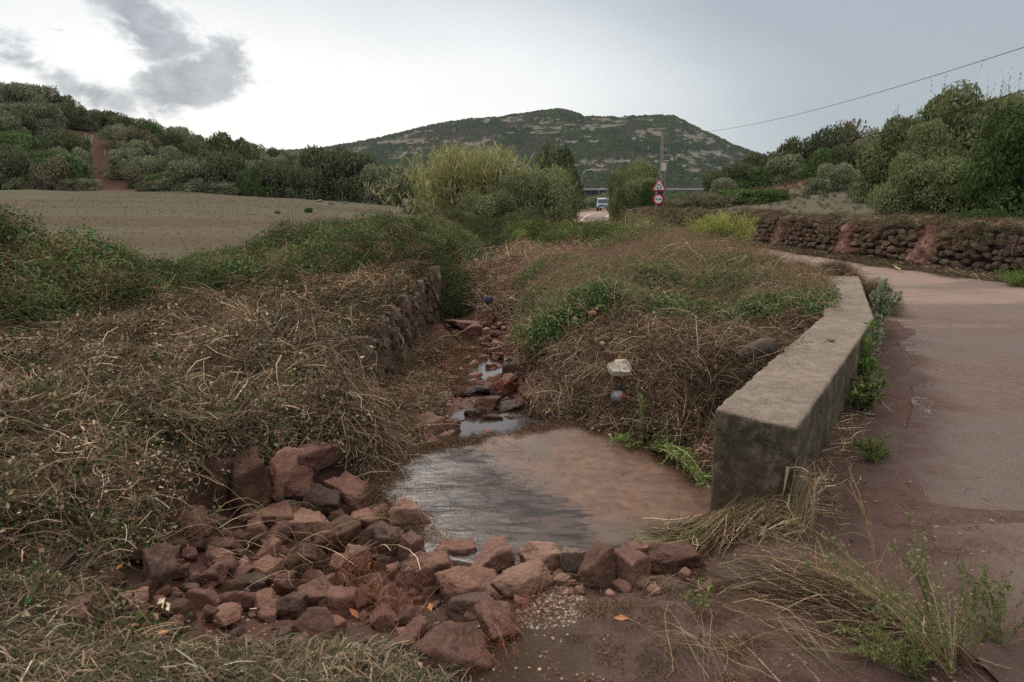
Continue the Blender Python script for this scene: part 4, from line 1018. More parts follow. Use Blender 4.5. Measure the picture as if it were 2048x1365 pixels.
# ------------------------------------------------------------------ individual rocks: (px, py of the visible middle, width px, height px, depth factor, material, mesh, rz, tilt, label)
def rock_px(px, py, wpx, hpx, matn, i, rz, label, tx=0., ty=0., dep=.85, lift=0.0, group=None, small=False, name='rock', cat='rock'):
    p = hit(px, py + hpx * .42, 0); dcam = (p[1] * cos(PITCH) - (p[2] - CAM_H) * sin(PITCH)); k = dcam / 1365.0
    sx = wpx * k / 2; sz = hpx * k / 2 * 1.05; sy = max(sx, sz) * dep
    q = p + np.array([0, sy * .55, 0]); zc = max(GD(q[0], q[1]), p[2]) + sz * .5 + lift
    return place_rock(i, (q[0], q[1], zc if not small else G(q[0], q[1]) + sz * .5), (sx * 1.08, sy, sz * 1.12), rz, (tx, ty), matn, name, label, group, small, cat)
ROCKS = [
 (485, 978, 84, 118, 'rock_brown', 0, .3, 'tall brown upright boulder under the lip of the straw mound', .1, .05),
 (428, 985, 52, 96, 'rock_dark', 1, 1.2, 'dark narrow boulder wedged left of the tall brown upright boulder', 0, .1),
 (512, 1022, 58, 46, 'rock_brown', 2, .5, 'small rounded brown rock at the foot of the tall upright boulder', 0, .15),
 (560, 960, 70, 110, 'rock_red', 12, 2.2, 'reddish flat-faced block standing right of the tall brown boulder', .1, 0),
 (622, 940, 90, 70, 'rock_dark', 3, .9, 'dark red rock highest in the rubble beneath the hanging straw', .2, 0),
 (590, 975, 60, 80, 'rock_dark', 13, 1.9, 'dark slab leaning against the bank below the hanging straw', .1, .6),
 (640, 1006, 92, 56, 'rock_grey', 4, .2, 'purple grey slab lying aslant amid the upper rubble', .2, .45),
 (697, 992, 104, 52, 'rock_red', 5, -.3, 'long rounded red rock at the back of the rubble near the water', .1, .35),
 (742, 1035, 74, 78, 'rock_red', 6, .6, 'tilted red block left of the big pale pink block', .2, -.3),
 (815, 1036, 106, 74, 'rock_pink', 7, .15, 'big pale pink block with a flat lit top at the edge of the pool', .1, .2),
 (386, 1053, 64, 62, 'rock_red', 8, 1.0, 'pinkish red rock half under straw at the left end of the rubble', 0, 0),
 (735, 1078, 56, 52, 'rock_grey', 9, .4, 'blocky grey-red rock below the tilted red block', 0, 0),
 (768, 1088, 44, 70, 'rock_grey', 10, 1.9, 'upright grey-red wedge beneath the big pale pink block', 0, .1),
 (795, 1086, 24, 48, 'rock_red', 11, .2, 'thin upright sliver of red rock under the big pale pink block', 0, -.1),
 (822, 1100, 48, 56, 'rock_dark', 0, 2.4, 'square dark red rock below the right of the pale pink block', 0, .05),
 (600, 1058, 100, 46, 'rock_pink', 1, -.2, 'ribbed pinkish rock in the middle of the rubble', .2, -.15),
 (545, 1036, 104, 46, 'rock_red', 3, .1, 'broad red rock behind the ribbed pinkish one', .1, 0),
 (655, 1082, 96, 70, 'rock_brown', 5, .7, 'rounded brown-red rock with a grey band right of the rubble centre', .2, 0),
 (612, 1128, 104, 74, 'rock_brown', 12, .2, 'large dark brown rock with a pale stained upper edge', 0, .1),
 (706, 1118, 76, 72, 'rock_pink', 2, 1.4, 'pale rounded slab standing in front of the grey wedge', .25, 0),
 (485, 1083, 56, 42, 'rock_dark', 7, .8, 'dark red block in the hollow below the upright boulder', 0, 0),
 (440, 1098, 80, 40, 'rock_dark', 4, .2, 'flat dark rock under the pinkish red rock at left', 0, .1),
 (535, 1110, 60, 44, 'rock_red', 9, 1.1, 'rounded red rock left of the large pale-edged rock', 0, 0),
 (304, 1142, 56, 92, 'rock_grey', 10, .7, 'grey purple slab standing on edge in the straw', .1, .35),
 (355, 1147, 36, 36, 'rock_red', 11, .3, 'small round red rock beside the grey purple standing slab', 0, 0),
 (412, 1156, 74, 40, 'rock_dark', 13, .0, 'dark flat rock lying before the small round red rock', .1, -.15),
 (492, 1164, 66, 30, 'rock_grey', 6, .2, 'flat grey stone lying level in the front of the rubble', 0, .05),
 (442, 1122, 76, 34, 'rock_red', 8, 2.2, 'low red rock wedged above the dark flat one', 0, 0),
 (528, 1146, 66, 40, 'rock_red', 0, .9, 'squat red rock beside the level grey stone', 0, 0),
 (568, 1170, 50, 44, 'rock_dark', 1, 2.9, 'dark broken rock under the large pale-edged rock', 0, .2),
 (628, 1190, 92, 62, 'rock_dark', 3, .4, 'dark sloping rock above the foreground grass heap', .3, .1),
 (580, 1216, 70, 50, 'rock_grey', 12, 1.4, 'dull grey-red rock partly buried in foreground grass', 0, 0),
 (858, 1146, 122, 76, 'rock_red', 4, .1, 'broad flat-topped red slab in the row before the pool', -.1, .08),
 (984, 1126, 116, 78, 'rock_pink', 13, .35, 'bright triangular pink-red rock at the pool\'s front edge', .05, -.15),
 (905, 1108, 80, 36, 'rock_red', 5, .1, 'low red ledge at the pool edge between two bigger slabs', 0, .05),
 (756, 1196, 46, 30, 'rock_red', 6, .5, 'lone small angular rock among the orange roots', 0, .1),
 (316, 1208, 42, 34, 'rock_red', 7, .9, 'small angular red rock beside the pale pebble', 0, 0),
 (930, 1192, 126, 56, 'rock_red', 8, .0, 'wide red rock under the loose flat stone', 0, 0),
 (934, 1218, 86, 46, 'rock_grey', 9, -.2, 'loose flat stone resting on the wide red rock', 0, .05),
 (985, 1255, 96, 60, 'rock_red', 10, 2.0, 'dull red rock low in front of the loose flat stone', .1, -.2),
 (893, 1308, 140, 112, 'rock_dark', 2, .25, 'largest dark cracked rock at the bottom of the row', .15, -.35),
 (818, 1278, 68, 54, 'rock_red', 11, 1.0, 'rounded red rock between the roots and the largest dark rock', 0, 0),
 (628, 1262, 92, 64, 'rock_dark', 13, 2.0, 'dark red rock behind the foreground grass heap', 0, .1),
 (130, 1232, 116, 62, 'rock_dark', 3, .1, 'long dark red rock in the straw at lower left', .1, .03),
 (60, 1152, 112, 44, 'rock_wet', 5, .1, 'flat wet black-grey rock in the straw near the left edge', 0, .03),
 (152, 985, 62, 56, 'rock_grey', 6, .8, 'purple-red rock poking through the straw on the mound\'s slope', 0, -.2),
 (186, 965, 34, 34, 'rock_dark', 7, .2, 'small dark red rock just behind the purple-red one', 0, 0),
 (1045, 1180, 112, 44, 'rock_pink', 8, .15, 'long pale red rock pointing from the gravel to the pool edge', 0, -.35),
 (1092, 1120, 112, 66, 'rock_pink', 12, .4, 'large pink rock at the centre of the pool\'s front edge', 0, .0),
 (1146, 1126, 54, 66, 'rock_pale', 1, .2, 'whitish grey rock set among the pink and red ones at the pool', .1, 0),
 (1196, 1138, 82, 78, 'rock_dark', 9, .9, 'dark red block right of the whitish grey rock', 0, 0),
 (1262, 1140, 90, 70, 'rock_dark', 0, 2.2, 'muddy dark rock with a split below it near the pool', 0, .1),
 (1276, 1106, 72, 46, 'rock_red', 3, .3, 'low red rock tucked between the pool and the muddy dark rock', 0, 0),
 (1352, 1122, 118, 62, 'rock_dark', 4, .1, 'flat cracked dark slab nearest the parapet end', 0, 0),
 (1022, 742, 42, 36, 'rock_grey', 5, .2, 'grey-pink boulder on the right of the stream\'s upper pool', 0, .1),
 (1008, 778, 52, 40, 'rock_orange', 7, .9, 'orange-red boulder in the middle of the stream', 0, -.1),
 (981, 740, 22, 18, 'rock_dark', 1, .2, 'little dark rock standing in the stream\'s upper pool', 0, 0),
 (994, 756, 26, 16, 'rock_wet', 4, .8, 'wet rock just behind the orange-red boulder', 0, 0),
 (964, 774, 22, 12, 'rock_wet', 6, .8, 'low wet rock at the tail of the upper pool', 0, 0),
 (973, 810, 54, 28, 'rock_brown', 9, .1, 'mossy brown rock across the stream below the orange boulder', 0, .2),
 (1014, 818, 46, 24, 'rock_wet', 10, .4, 'dark mossy rock beside the mossy brown one', 0, -.1),
 (946, 832, 42, 20, 'rock_wet', 2, .6, 'dark wet rock on the left rim of the lower pool', 0, 0),
 (985, 840, 40, 20, 'rock_brown', 3, .2, 'tan-brown rock on the rim above the lower pool', 0, .1),
 (1028, 846, 36, 18, 'rock_wet', 8, .1, 'dark rock standing alone in the lower pool', 0, .05),
 (1068, 852, 42, 18, 'rock_wet', 5, .3, 'flat dark rock between the lower pool and the slab', 0, .1),
 (978, 870, 40, 22, 'rock_pink', 12, .1, 'bright pink-orange stone sitting in the shallow water by the slab', 0, 0),
 (942, 878, 28, 16, 'rock_dark', 13, .7, 'dark red stone left of the bright pink-orange one', 0, 0),
 (852, 858, 64, 50, 'rock_dark', 0, .5, 'uppermost of the muddy boulders heaped left of the lower pool', 0, .1),
 (900, 858, 52, 40, 'rock_dark', 7, 1.5, 'rounded muddy boulder jutting into the lower pool', 0, 0),
 (882, 886, 56, 40, 'rock_dark', 9, .2, 'muddy boulder at the left corner of the slab', 0, 0),
 (845, 896, 58, 44, 'rock_dark', 3, 2.1, 'muddy boulder half under straw left of the slab', 0, 0),
 (372, 724, 44, 40, 'rock_red', 4, .3, 'left one of three red rocks on top of the straw mound', 0, 0),
 (422, 726, 42, 34, 'rock_pink', 6, .7, 'middle one of three red rocks on top of the straw mound', 0, 0),
 (450, 711, 34, 28, 'rock_red', 1, 1.7, 'right one of three red rocks on top of the straw mound', 0, 0),
 (232, 739, 78, 28, 'rock_dark', 3, .1, 'long low red rock by the white bag on the straw mound', 0, 0),
 (695, 585, 54, 26, 'rock_grey', 5, .1, 'grey stone block in dry grass behind the bank wall', 0, 0),
 (1583, 640, 52, 46, 'rock_brown', 9, .6, 'muddy brown boulder in the debris left of the parapet', 0, 0),
 (1570, 622, 34, 18, 'rock_pale', 2, .6, 'pale stone on top of the muddy boulder left of the parapet', 0, 0),
 (1785, 1278, 50, 34, 'rock_dark', 12, .6, 'dark stone in the weeds at the bottom right', 0, 0),
 (940, 668, 60, 34, 'rock_dark', 13, .3, 'smooth muddy boulder at the upstream end of the channel', 0, 0),
 (922, 650, 60, 26, 'rock_dark', 6, .3, 'low muddy hump of rock by the dark hollow', 0, 0),
]
for r_ in ROCKS:
    px, py, wpx, hpx, mt, i, rz, lb, tx, ty = r_
    rock_px(px, py, wpx * 1.08, hpx * 1.08, mt, i, rz, lb, tx, ty, dep=1.0 if py < 900 else .9)

# smaller rubble nobody can tell apart one by one by its look
rs = np.random.RandomState(41)
def rubble(n, polyfn, box, s0, s1, mats, label, group, lift=.0, power=1.6, keep=60):
    L_ = []
    while len(L_) < n:
        x = rs.uniform(box[0], box[1]); y = rs.uniform(box[2], box[3])
        if not polyfn(x, y): continue
        s = s0 + (s1 - s0) * rs.rand() ** power
        L_.append((s, x, y, rs.randint(8), rs.randint(len(mats)), rs.uniform(.6, 1), rs.uniform(.4, .8), rs.uniform(0, 6.3), rs.normal(0, .3), rs.normal(0, .3)))
    L_.sort(reverse=True); mb = MB()
    for q, (s, x, y, i, m_, a, b_, rz, tx, ty) in enumerate(L_):
        c = np.array([x, y, float(G(x, y)) + s * .25 + lift])
        if q < keep:
            fx = (x - box[0]) / (box[1] - box[0]); fy = (y - box[2]) / (box[3] - box[2]); wh = {'rock_red': 'red', 'rock_dark': 'dark red', 'rock_brown': 'brown', 'rock_grey': 'greyish', 'rock_pink': 'pink', 'rock_wet': 'dark wet'}[mats[m_]]
            place_rock(i, c, (s, s * a, s * b_), rz, (tx, ty), mats[m_], 'stone', wh + ' ' + label + (' towards its left side' if fx < .33 else ' around its middle' if fx < .67 else ' towards its right side') + (', nearer the viewer' if fy < .4 else ', farther back'), group, True, 'stone')
        else:
            V, F = SPR2[i]; V = V * [s, s * a, s * b_]; V = V @ np.array([[1, 0, 0], [0, cos(tx), sin(tx)], [0, -sin(tx), cos(tx)]]); V = V @ np.array([[cos(rz), sin(rz), 0], [-sin(rz), cos(rz), 0], [0, 0, 1]]); mb.add(V + c, F, (1, 1, 1), m_)
    if mb.V: tag(mb.build('rubble', [M[k] for k in mats], smooth_=True), 'smallest ' + group, kind='stuff')
SPR2 = [rock_vf(np.random.RandomState(800 + k), 3, 6, soft=40, rough=.07, base=.45) for k in range(8)]
pitP = np.array([(-2.1, 2.5), (-1.65, 3.9), (-1.1, 4.1), (-.55, 3.5), (-.35, 3.0), (-.3, 2.5), (-1.2, 2.45)])
rubble(290, lambda x, y: in_poly(np.array(x), np.array(y), pitP), (-1.9, -.3, 2.4, 4.2), .022, .105, ['rock_red', 'rock_dark', 'rock_red', 'rock_brown', 'rock_grey'], 'small stone in the rubble pile', 'small stones in the rubble pile', keep=110, power=2.6)
rubble(46, lambda x, y: True, (-.45, .95, 2.62, 3.04), .02, .06, ['rock_red', 'rock_dark', 'rock_pink'], 'small stone along the pool front', 'small stones along the pool front', keep=30)
rubble(110, lambda x, y: abs(x + .2) < .42 and y > 6.9, (-.65, .3, 6.9, 11.6), .03, .12, ['rock_red', 'rock_dark', 'rock_wet', 'rock_pink'], 'loose stone in the upper stream bed', 'loose stones in the upper stream bed', .02, keep=50)
rubble(26, lambda x, y: True, (-.6, .6, 5.45, 6.9), .03, .09, ['rock_wet', 'rock_dark', 'rock_brown'], 'small stone around the lower pool', 'wet stones around the lower pool', .03)
rubble(26, lambda x, y: y > 4.6 - x * .1, (-1.15, -.72, 4.2, 6.2), .04, .12, ['rock_dark', 'rock_dark'], 'muddy stone at the straw-hung bank foot', 'muddy stones at the bank foot', .0)
rock_px(346, 1207, 22, 22, 'rock_pale', 3, .2, 'pale cream pebble beside the small angular red rock', small=True, name='pebble', cat='pebble')
rock_px(368, 1175, 24, 12, 'rock_pale', 5, .2, 'flat cream pebble in front of the rubble at left', small=True, name='pebble', cat='pebble')
rock_px(560, 1175, 16, 14, 'rock_pale', 6, .2, 'small grey white pebble under the rubble rocks', small=True, name='pebble', cat='pebble')

# gravel specks (uncountable)
def gravel(name, n, box, fn, s0, s1, label, pal, seed, lift=0):
    rs = np.random.RandomState(seed); x, y = region(n, *box, fn, rs); n = len(x); V0, F0 = ICO[1]; P = np.stack([x, y, G(x, y) + lift], 1)
    protos = []
    for i in range(4):
        V, F = rock_vf(rs, 1, 5, rough=0); protos.append(MB().add(V, F, (1, 1, 1)))
    s = s0 + (s1 - s0) * rs.rand(n) ** 2.5; c = np.asarray(pal)[rs.randint(len(pal), size=n)] * rs.uniform(.7, 1.2, (n, 1))
    return scatter(name, protos, P, np.tile([0, 0, 1.], (n, 1)), rs.uniform(0, 6, n), np.stack([s, s * .9, s * .6], 1), c, M['straw'], label, seed)
PALG = [(.22, .14, .11), (.14, .066, .05), (.30, .23, .19), (.22, .12, .09), (.1, .05, .04)]
gravel('gravel', 4200, (-1.7, 1.6, 1.5, 3.1), lambda x, y: (fbm(x * 2, y * 2, 0, 3, 44) > .46), .002, .009, 'loose pale and red gravel on the mud in front of the pool', PALG, 45)
gravel('gravel', 900, (.02, .32, 2.35, 2.85), lambda x, y: np.hypot(x - .15, y - 2.6) < .22, .003, .009, 'patch of pale grey gravel between the front stones', [(.24, .17, .13), (.18, .12, .09), (.32, .26, .21)], 46)
gravel('mud_clods', 4200, (1.2, 5.5, 2.0, 9.0), lambda x, y: (np.abs(x - np.interp(y, ROAD_L[:, 1], ROAD_L[:, 0]) - .28) < .55) & (fbm(x * 2, y * 2, 0, 3, 47) > .42), .002, .010, 'crumbs of red mud and grit along the road edge', [(.14, .06, .05), (.1, .045, .037), (.2, .11, .09), (.3, .22, .18)], 48, .012)
gravel('gravel', 4200, (-1.6, .35, 6.4, 11.8), lambda x, y: x < .3, .006, .03, 'coarse red gravel in the upper stream bed', [(.15, .07, .055), (.1, .05, .04), (.2, .11, .09)], 49)

# ------------------------------------------------------------------ bank wall with coping stones (left side of the stream)
M['bank_face'] = mat_rock('mossy_earthy_masonry', (.19, .135, .085), (.14, .095, .062), (.26, .195, .125))
bw = empty('bank_wall', (-1.74, 9.0, 0)); tag(bw, 'old stone bank wall with blocky coping along the left of the stream', 'wall')
mb = MB()
yk = np.linspace(5.7, 13.2, 110); zk = np.linspace(-.75, .27, 22)
YY, ZZ = np.meshgrid(yk, zk); XX = -1.42 + (.27 - ZZ) * .06 + (fbm(YY * 3, ZZ * 1.5, 0, 4, 55) - .5) * .14 + (fbm(YY * 9, ZZ * 5, 0, 3, 56) - .5) * .08
Vb = np.stack([XX + 1.74, YY - 9.0, ZZ], -1).reshape(-1, 3); i = np.arange(21)[:, None] * 110 + np.arange(109)[None]
mb.add(Vb, np.stack([i, i + 1, i + 111, i + 110], -1).reshape(-1, 4)); mb.build('wall_face', M['bank_face'], bw, smooth_=True)
rs = np.random.RandomState(57); yv = 5.95
M['rock_cope'] = mat_rock('weathered_coping_stone', (.30, .23, .18), (.22, .165, .13), (.38, .31, .24))
while yv < 13.2:
    L_ = rs.uniform(.28, .62); me = rock_mesh(rs.randint(14), 'rock_cope')
    o = bpy.data.objects.new('coping_stone', me); COL.objects.link(o); o.parent = bw
    hgt = rs.uniform(.2, .28); o.location = (.22 + rs.uniform(-.04, .05), yv + L_ / 2 - 9.0, .27 - hgt * .3 + rs.uniform(-.02, .05)); o.scale = (rs.uniform(.15, .21), L_ * .55, hgt * .62); o.rotation_euler = (rs.normal(0, .05), rs.normal(0, .05), rs.normal(0, .08))
    yv += L_ + rs.uniform(.0, .12)
for q in range(90):
    me = rock_mesh(rs.randint(8), rs.choice(['rock_cope', 'bank_face', 'bank_face', 'rock_dark']), True); o = bpy.data.objects.new('face_stone', me); COL.objects.link(o); o.parent = bw
    zz = rs.uniform(-.48, .2); o.location = (.34 - zz * .06, rs.uniform(6.0, 12.8) - 9, zz); s = rs.uniform(.08, .17); o.scale = (.07, s, s * rs.uniform(.5, .9)); o.rotation_euler = (rs.normal(0, .1), 0, rs.normal(0, .1))

# ------------------------------------------------------------------ drystone wall on the far side of the road
def mat_wallstone(name, c1, c2):
    m, t, b, o = newmat(name); p = gpos(t); ri = t.node('ShaderNodeObjectInfo').outputs['Random']
    c0 = vcol(t, 'Col'); n = t.noise(p, 9, 5, .65); n2 = t.noise(p, 2.2, 4, .6); n4 = t.noise(p, 5.0, 2, .5)
    c = t.mix(t.maprange(n4, .36, .64), (*c1, 1), (*c2, 1))
    c = t.mix(t.m('MULTIPLY', t.maprange(n, .3, .7), .6), t.mix(1, c, (.7, .68, .66, 1), 'MULTIPLY'), t.mix(1, c, (1.25, 1.25, 1.25, 1), 'MULTIPLY'))
    t.put(b.inputs['Base Color'], t.mix(1, c, c0, 'MULTIPLY')); b.inputs['Roughness'].default_value = .85; b.inputs['Specular IOR Level'].default_value = .03; bump(t, b, n, .015); return m
M['ws_grey'] = mat_wallstone('grey_wall_stone', (.27, .20, .145), (.18, .13, .095))
M['ws_brown'] = mat_wallstone('brown_wall_stone', (.21, .14, .10), (.14, .095, .068))
M['ws_mud'] = mat_wallstone('mud_coated_wall_stone', (.30, .155, .115), (.24, .12, .09))
M['wallcore'] = mat_plain('dark_wall_joint', (.035, .025, .02), .95, nz=.4, scale=6)
wl = empty('drystone_wall', (9.2, 17, 0)); wl_o = np.array([9.2, 17, 0.]); tag(wl, 'long drystone wall of rough grey stones on the far side of the road', 'wall')
Wp = WALL[1:][:-1]; seglen = np.linalg.norm(np.diff(Wp, axis=0), axis=1); scum = np.concatenate([[0], np.cumsum(seglen)])
def wpos(s): return np.array([np.interp(s, scum, Wp[:, 0]), np.interp(s, scum, Wp[:, 1])])
def wnorm(s):
    a, b_ = wpos(s - .1), wpos(s + .1); t = (b_ - a) / np.linalg.norm(b_ - a); return np.array([-t[1], t[0]]), t      # towards the road
def wtop(s): return .98 + .1 * (fbm(np.array(s) * .6, 0, 0, 2, 66) - .5) - .02 * np.clip(np.array(s) - 18, 0, 30) * .2
mb = MB(); ss = np.linspace(0, scum[-1], 160); A = []
for s in ss:
    p = wpos(s); n, t = wnorm(s); h = float(wtop(s)) - .06; g0 = -.15
    a = p - n * .09 - n * .0; b_ = p - n * .42
    A += [(*a, g0), (*a, h), (*b_, h), (*b_, g0)]
A = np.array(A) - wl_o; i = np.arange(159)[:, None] * 4 + np.arange(3)[None]
mb.add(A, np.stack([i, i + 4, i + 5, i + 1], -1).reshape(-1, 4)); mb.build('wall_core', M['wallcore'], wl)
MUDPATCH = [(1560, .9), (1690, .8), (1850, .85)]
mud_s = []
for px_, w_ in MUDPATCH:
    us = np.array([abs((1024 + 1395 * wpos(s)[0] / wpos(s)[1]) - px_) for s in ss]); us[ss > 16] = 1e9; mud_s.append(ss[int(np.argmin(us))])
SPROT = []
for k in range(8):
    V, F = ICO[2] if k < 8 else ICO[1]
    P_, F_ = rock_vf(np.random.RandomState(300 + k), 1, 6, soft=30, rough=0.0, base=.62); SPROT.append((P_, F_))
rs = np.random.RandomState(67); stones = []
s = .3
cols = []
hcur = -.02; rowh = .15
while hcur < .98:
    rowh = rs.uniform(.13, .20); s = .2 + rs.uniform(0, .2)
    while s < scum[-1] - .3:
        wdt = rs.uniform(.11, .36) * (1 + .2 * (s > 20)); hh = rowh * rs.uniform(.85, 1.3); zc = hcur + rowh / 2 + rs.normal(0, .03)
        if zc + hh / 2 < float(wtop(s)) + .05: stones.append((s + wdt / 2, zc, wdt, hh))
        s += wdt * .93
    hcur += rowh * .93
def stone_vis(st):
    p = wpos(st[0]); u = 1024 + 1395 * p[0] / p[1]; return (u < 2075) * st[2] * st[3] / (p[1] ** 2)
vis = sorted(range(len(stones)), key=lambda q: -stone_vis(stones[q])); single = set(vis[:299])
smesh = {}
joined = MB()
for q, (s_, zc, wdt, hh) in enumerate(stones):
    p = wpos(s_); n, t = wnorm(s_); ismud = any(abs(s_ - (m_ + (zc - .5) * (-.35))) < .36 * (1.25 - .5 * zc) for m_ in mud_s) or rs.rand() < .03
    mt = 'ws_mud' if ismud else ('ws_grey' if rs.rand() < .6 else 'ws_brown'); k = rs.randint(8); dep = rs.uniform(.09, .14); rt = rs.normal(0, .24)
    c3 = np.array([*(p - n * (.09 - rs.uniform(0, .05))), zc]) - wl_o; ang = atan2(t[1], t[0])
    if q in single:
        key = (k, mt)
        if key not in smesh: P_, F_ = SPROT[k]; o_ = MB().add(P_, F_).build('stone', M[mt], link=False); smesh[key] = o_.data
        o = bpy.data.objects.new('stone', smesh[key]); COL.objects.link(o); o.parent = wl; o.location = c3; o.scale = (wdt * .53, dep, hh * .53); o.rotation_euler = (rs.normal(0, .12), rt, ang)
    else:
        P_, F_ = SPROT[k]; V = P_ * [wdt * .53, dep, hh * .53]; V = V @ np.array([[cos(rt), 0, -sin(rt)], [0, 1, 0], [sin(rt), 0, cos(rt)]]); V = V @ np.array([[cos(ang), sin(ang), 0], [-sin(ang), cos(ang), 0], [0, 0, 1]])
        joined.add(V + c3, F_, (1, 1, 1), {'ws_grey': 0, 'ws_brown': 1, 'ws_mud': 2}[mt])
o = joined.build('far_stones', [M['ws_grey'], M['ws_brown'], M['ws_mud']], wl); tag(o, kind='stuff')
# mud that has slid over the wall
M['mudslide'] = mat_plain('orange_mud', (.27, .14, .105), .85, nz=.4, scale=5, bumpd=.05)
for m_, (px_, wd_) in zip(mud_s, MUDPATCH):
    a = np.linspace(-1, 1, 36); z_ = np.linspace(-.02, 1.0, 34); Aa, Zz = np.meshgrid(a, z_); half = np.interp(Zz, [0, .3, .7, 1], [.44, .36, .27, .18]) + (fbm(Aa * 2 + m_, Zz * 5, 0, 3, 68) - .5) * .22
    S_ = m_ - (Zz - .5) * .35 + Aa * half; bul = (1 - Aa ** 4) * .11 - .10 + (fbm(S_ * 4, Zz * 4, 0, 4, 69) - .5) * .16 + .06 * (1 - Zz)
    V = []
    for s_, z0, b_ in zip(S_.ravel(), Zz.ravel(), bul.ravel()):
        p = wpos(s_); n, t = wnorm(s_); V.append((*(p + n * b_), z0))
    i = np.arange(33)[:, None] * 36 + np.arange(35)[None]
    MB().add(np.array(V) - wl_o, np.stack([i, i + 1, i + 37, i + 36], -1).reshape(-1, 4)).build('mud_slide', M['mudslide'], wl, smooth_=True)

# debris draped on the wall, and swept along its foot
rs = np.random.RandomState(71); n = 1150; sv = rs.uniform(1, 32, n); off = rs.uniform(-.5, .08, n) ; P = []; N = []; yawl = []
for s_, o_ in zip(sv, off):
    p = wpos(s_); n_, t = wnorm(s_); q = p + n_ * o_; dr = rs.rand() ** 2.2 * (.45 if fbm(np.array(s_ * .9), 0, 0, 2, 72) > .47 else .16) * (o_ > -.08)
    P.append((*(q + n_ * (.05 if dr > .1 else 0)), float(wtop(s_)) + .03 - dr + rs.uniform(0, .05))); N.append((n_[0] * (.3 + dr * 2), n_[1] * (.3 + dr * 2), 1.0)); yawl.append(atan2(n_[1], n_[0]) + rs.normal(0, .7))
P = np.array(P); N = np.array(N); N /= np.linalg.norm(N, axis=1)[:, None]
scatter('wall_top_debris', P_STRAW[:3] + P_TWIG[:1] + P_GREENBITS, P, N, np.array(yawl), rs.uniform(.5, .95, n), tints(rs, n, .5, 1.05), M['straw'], 'dead grass and stalks draped over the top of the drystone wall', 7)
n = 1500; sv = rs.uniform(.5, 30, n) ; P = []; yawl = []
for s_ in sv:
    p = wpos(s_); n_, t = wnorm(s_); q = p + n_ * (abs(rs.normal(0, .25)) + .05) * np.interp(s_, [0, 8, 14, 30], [1.7, 1.2, .8, .5]); P.append((*q, rs.uniform(.0, .05) * np.interp(s_, [0, 8, 20], [1.4, 1, .7]))); yawl.append(atan2(t[1], t[0]) + rs.normal(0, .35))
P = np.array(P); N = np.tile([0, 0, 1.], (n, 1))
scatter('wall_foot_debris', P_LONG + P_STRAW[:2], P, N, np.array(yawl), rs.uniform(.6, 1.1, n), tints(rs, n, .45, .95), M['straw'], 'swept straw and mud lying along the foot of the drystone wall', 8)
rs = np.random.RandomState(73)

# silt, twigs and small debris caught along the slab's rim
rs = np.random.RandomState(77); k = rs.randint(0, 180, 420); P = PS[k] + (PS[k] - SC) * rs.uniform(-.07, .05, (420, 1)) + rs.normal(0, .02, (420, 2)); kk = ~((P[:, 0] > .9) & (P[:, 1] < 4.2)) & ~((P[:, 1] < 3.35)); P = P[kk]
P3 = np.c_[P, np.maximum(G(P[:, 0], P[:, 1]), slab_z(P[:, 0], P[:, 1])) - .01]; n = len(P3)
scatter('rim_debris', P_BROWN, P3, np.tile([0, 0, 1.], (n, 1)), rs.uniform(0, 6, n), rs.uniform(.12, .36, n), tints(rs, n, .4, .8, (1, .85, .8)), M['straw'], 'muddy twigs and silt caught along the rim of the concrete slab', 78)
gravel('rim_gravel', 3200, (-1.0, 1.5, 2.95, 5.5), lambda x, y: (np.abs(np.min(np.hypot(x[:, None] - PS[None, ::3, 0], y[:, None] - PS[None, ::3, 1]), 1)) < .09 * fbm(x * 3, y * 3, 0, 2, 79) * 2), .004, .018, 'red grit and small stones along the rim of the slab', [(.2, .11, .085), (.14, .075, .06), (.27, .17, .13)], 80, .035)

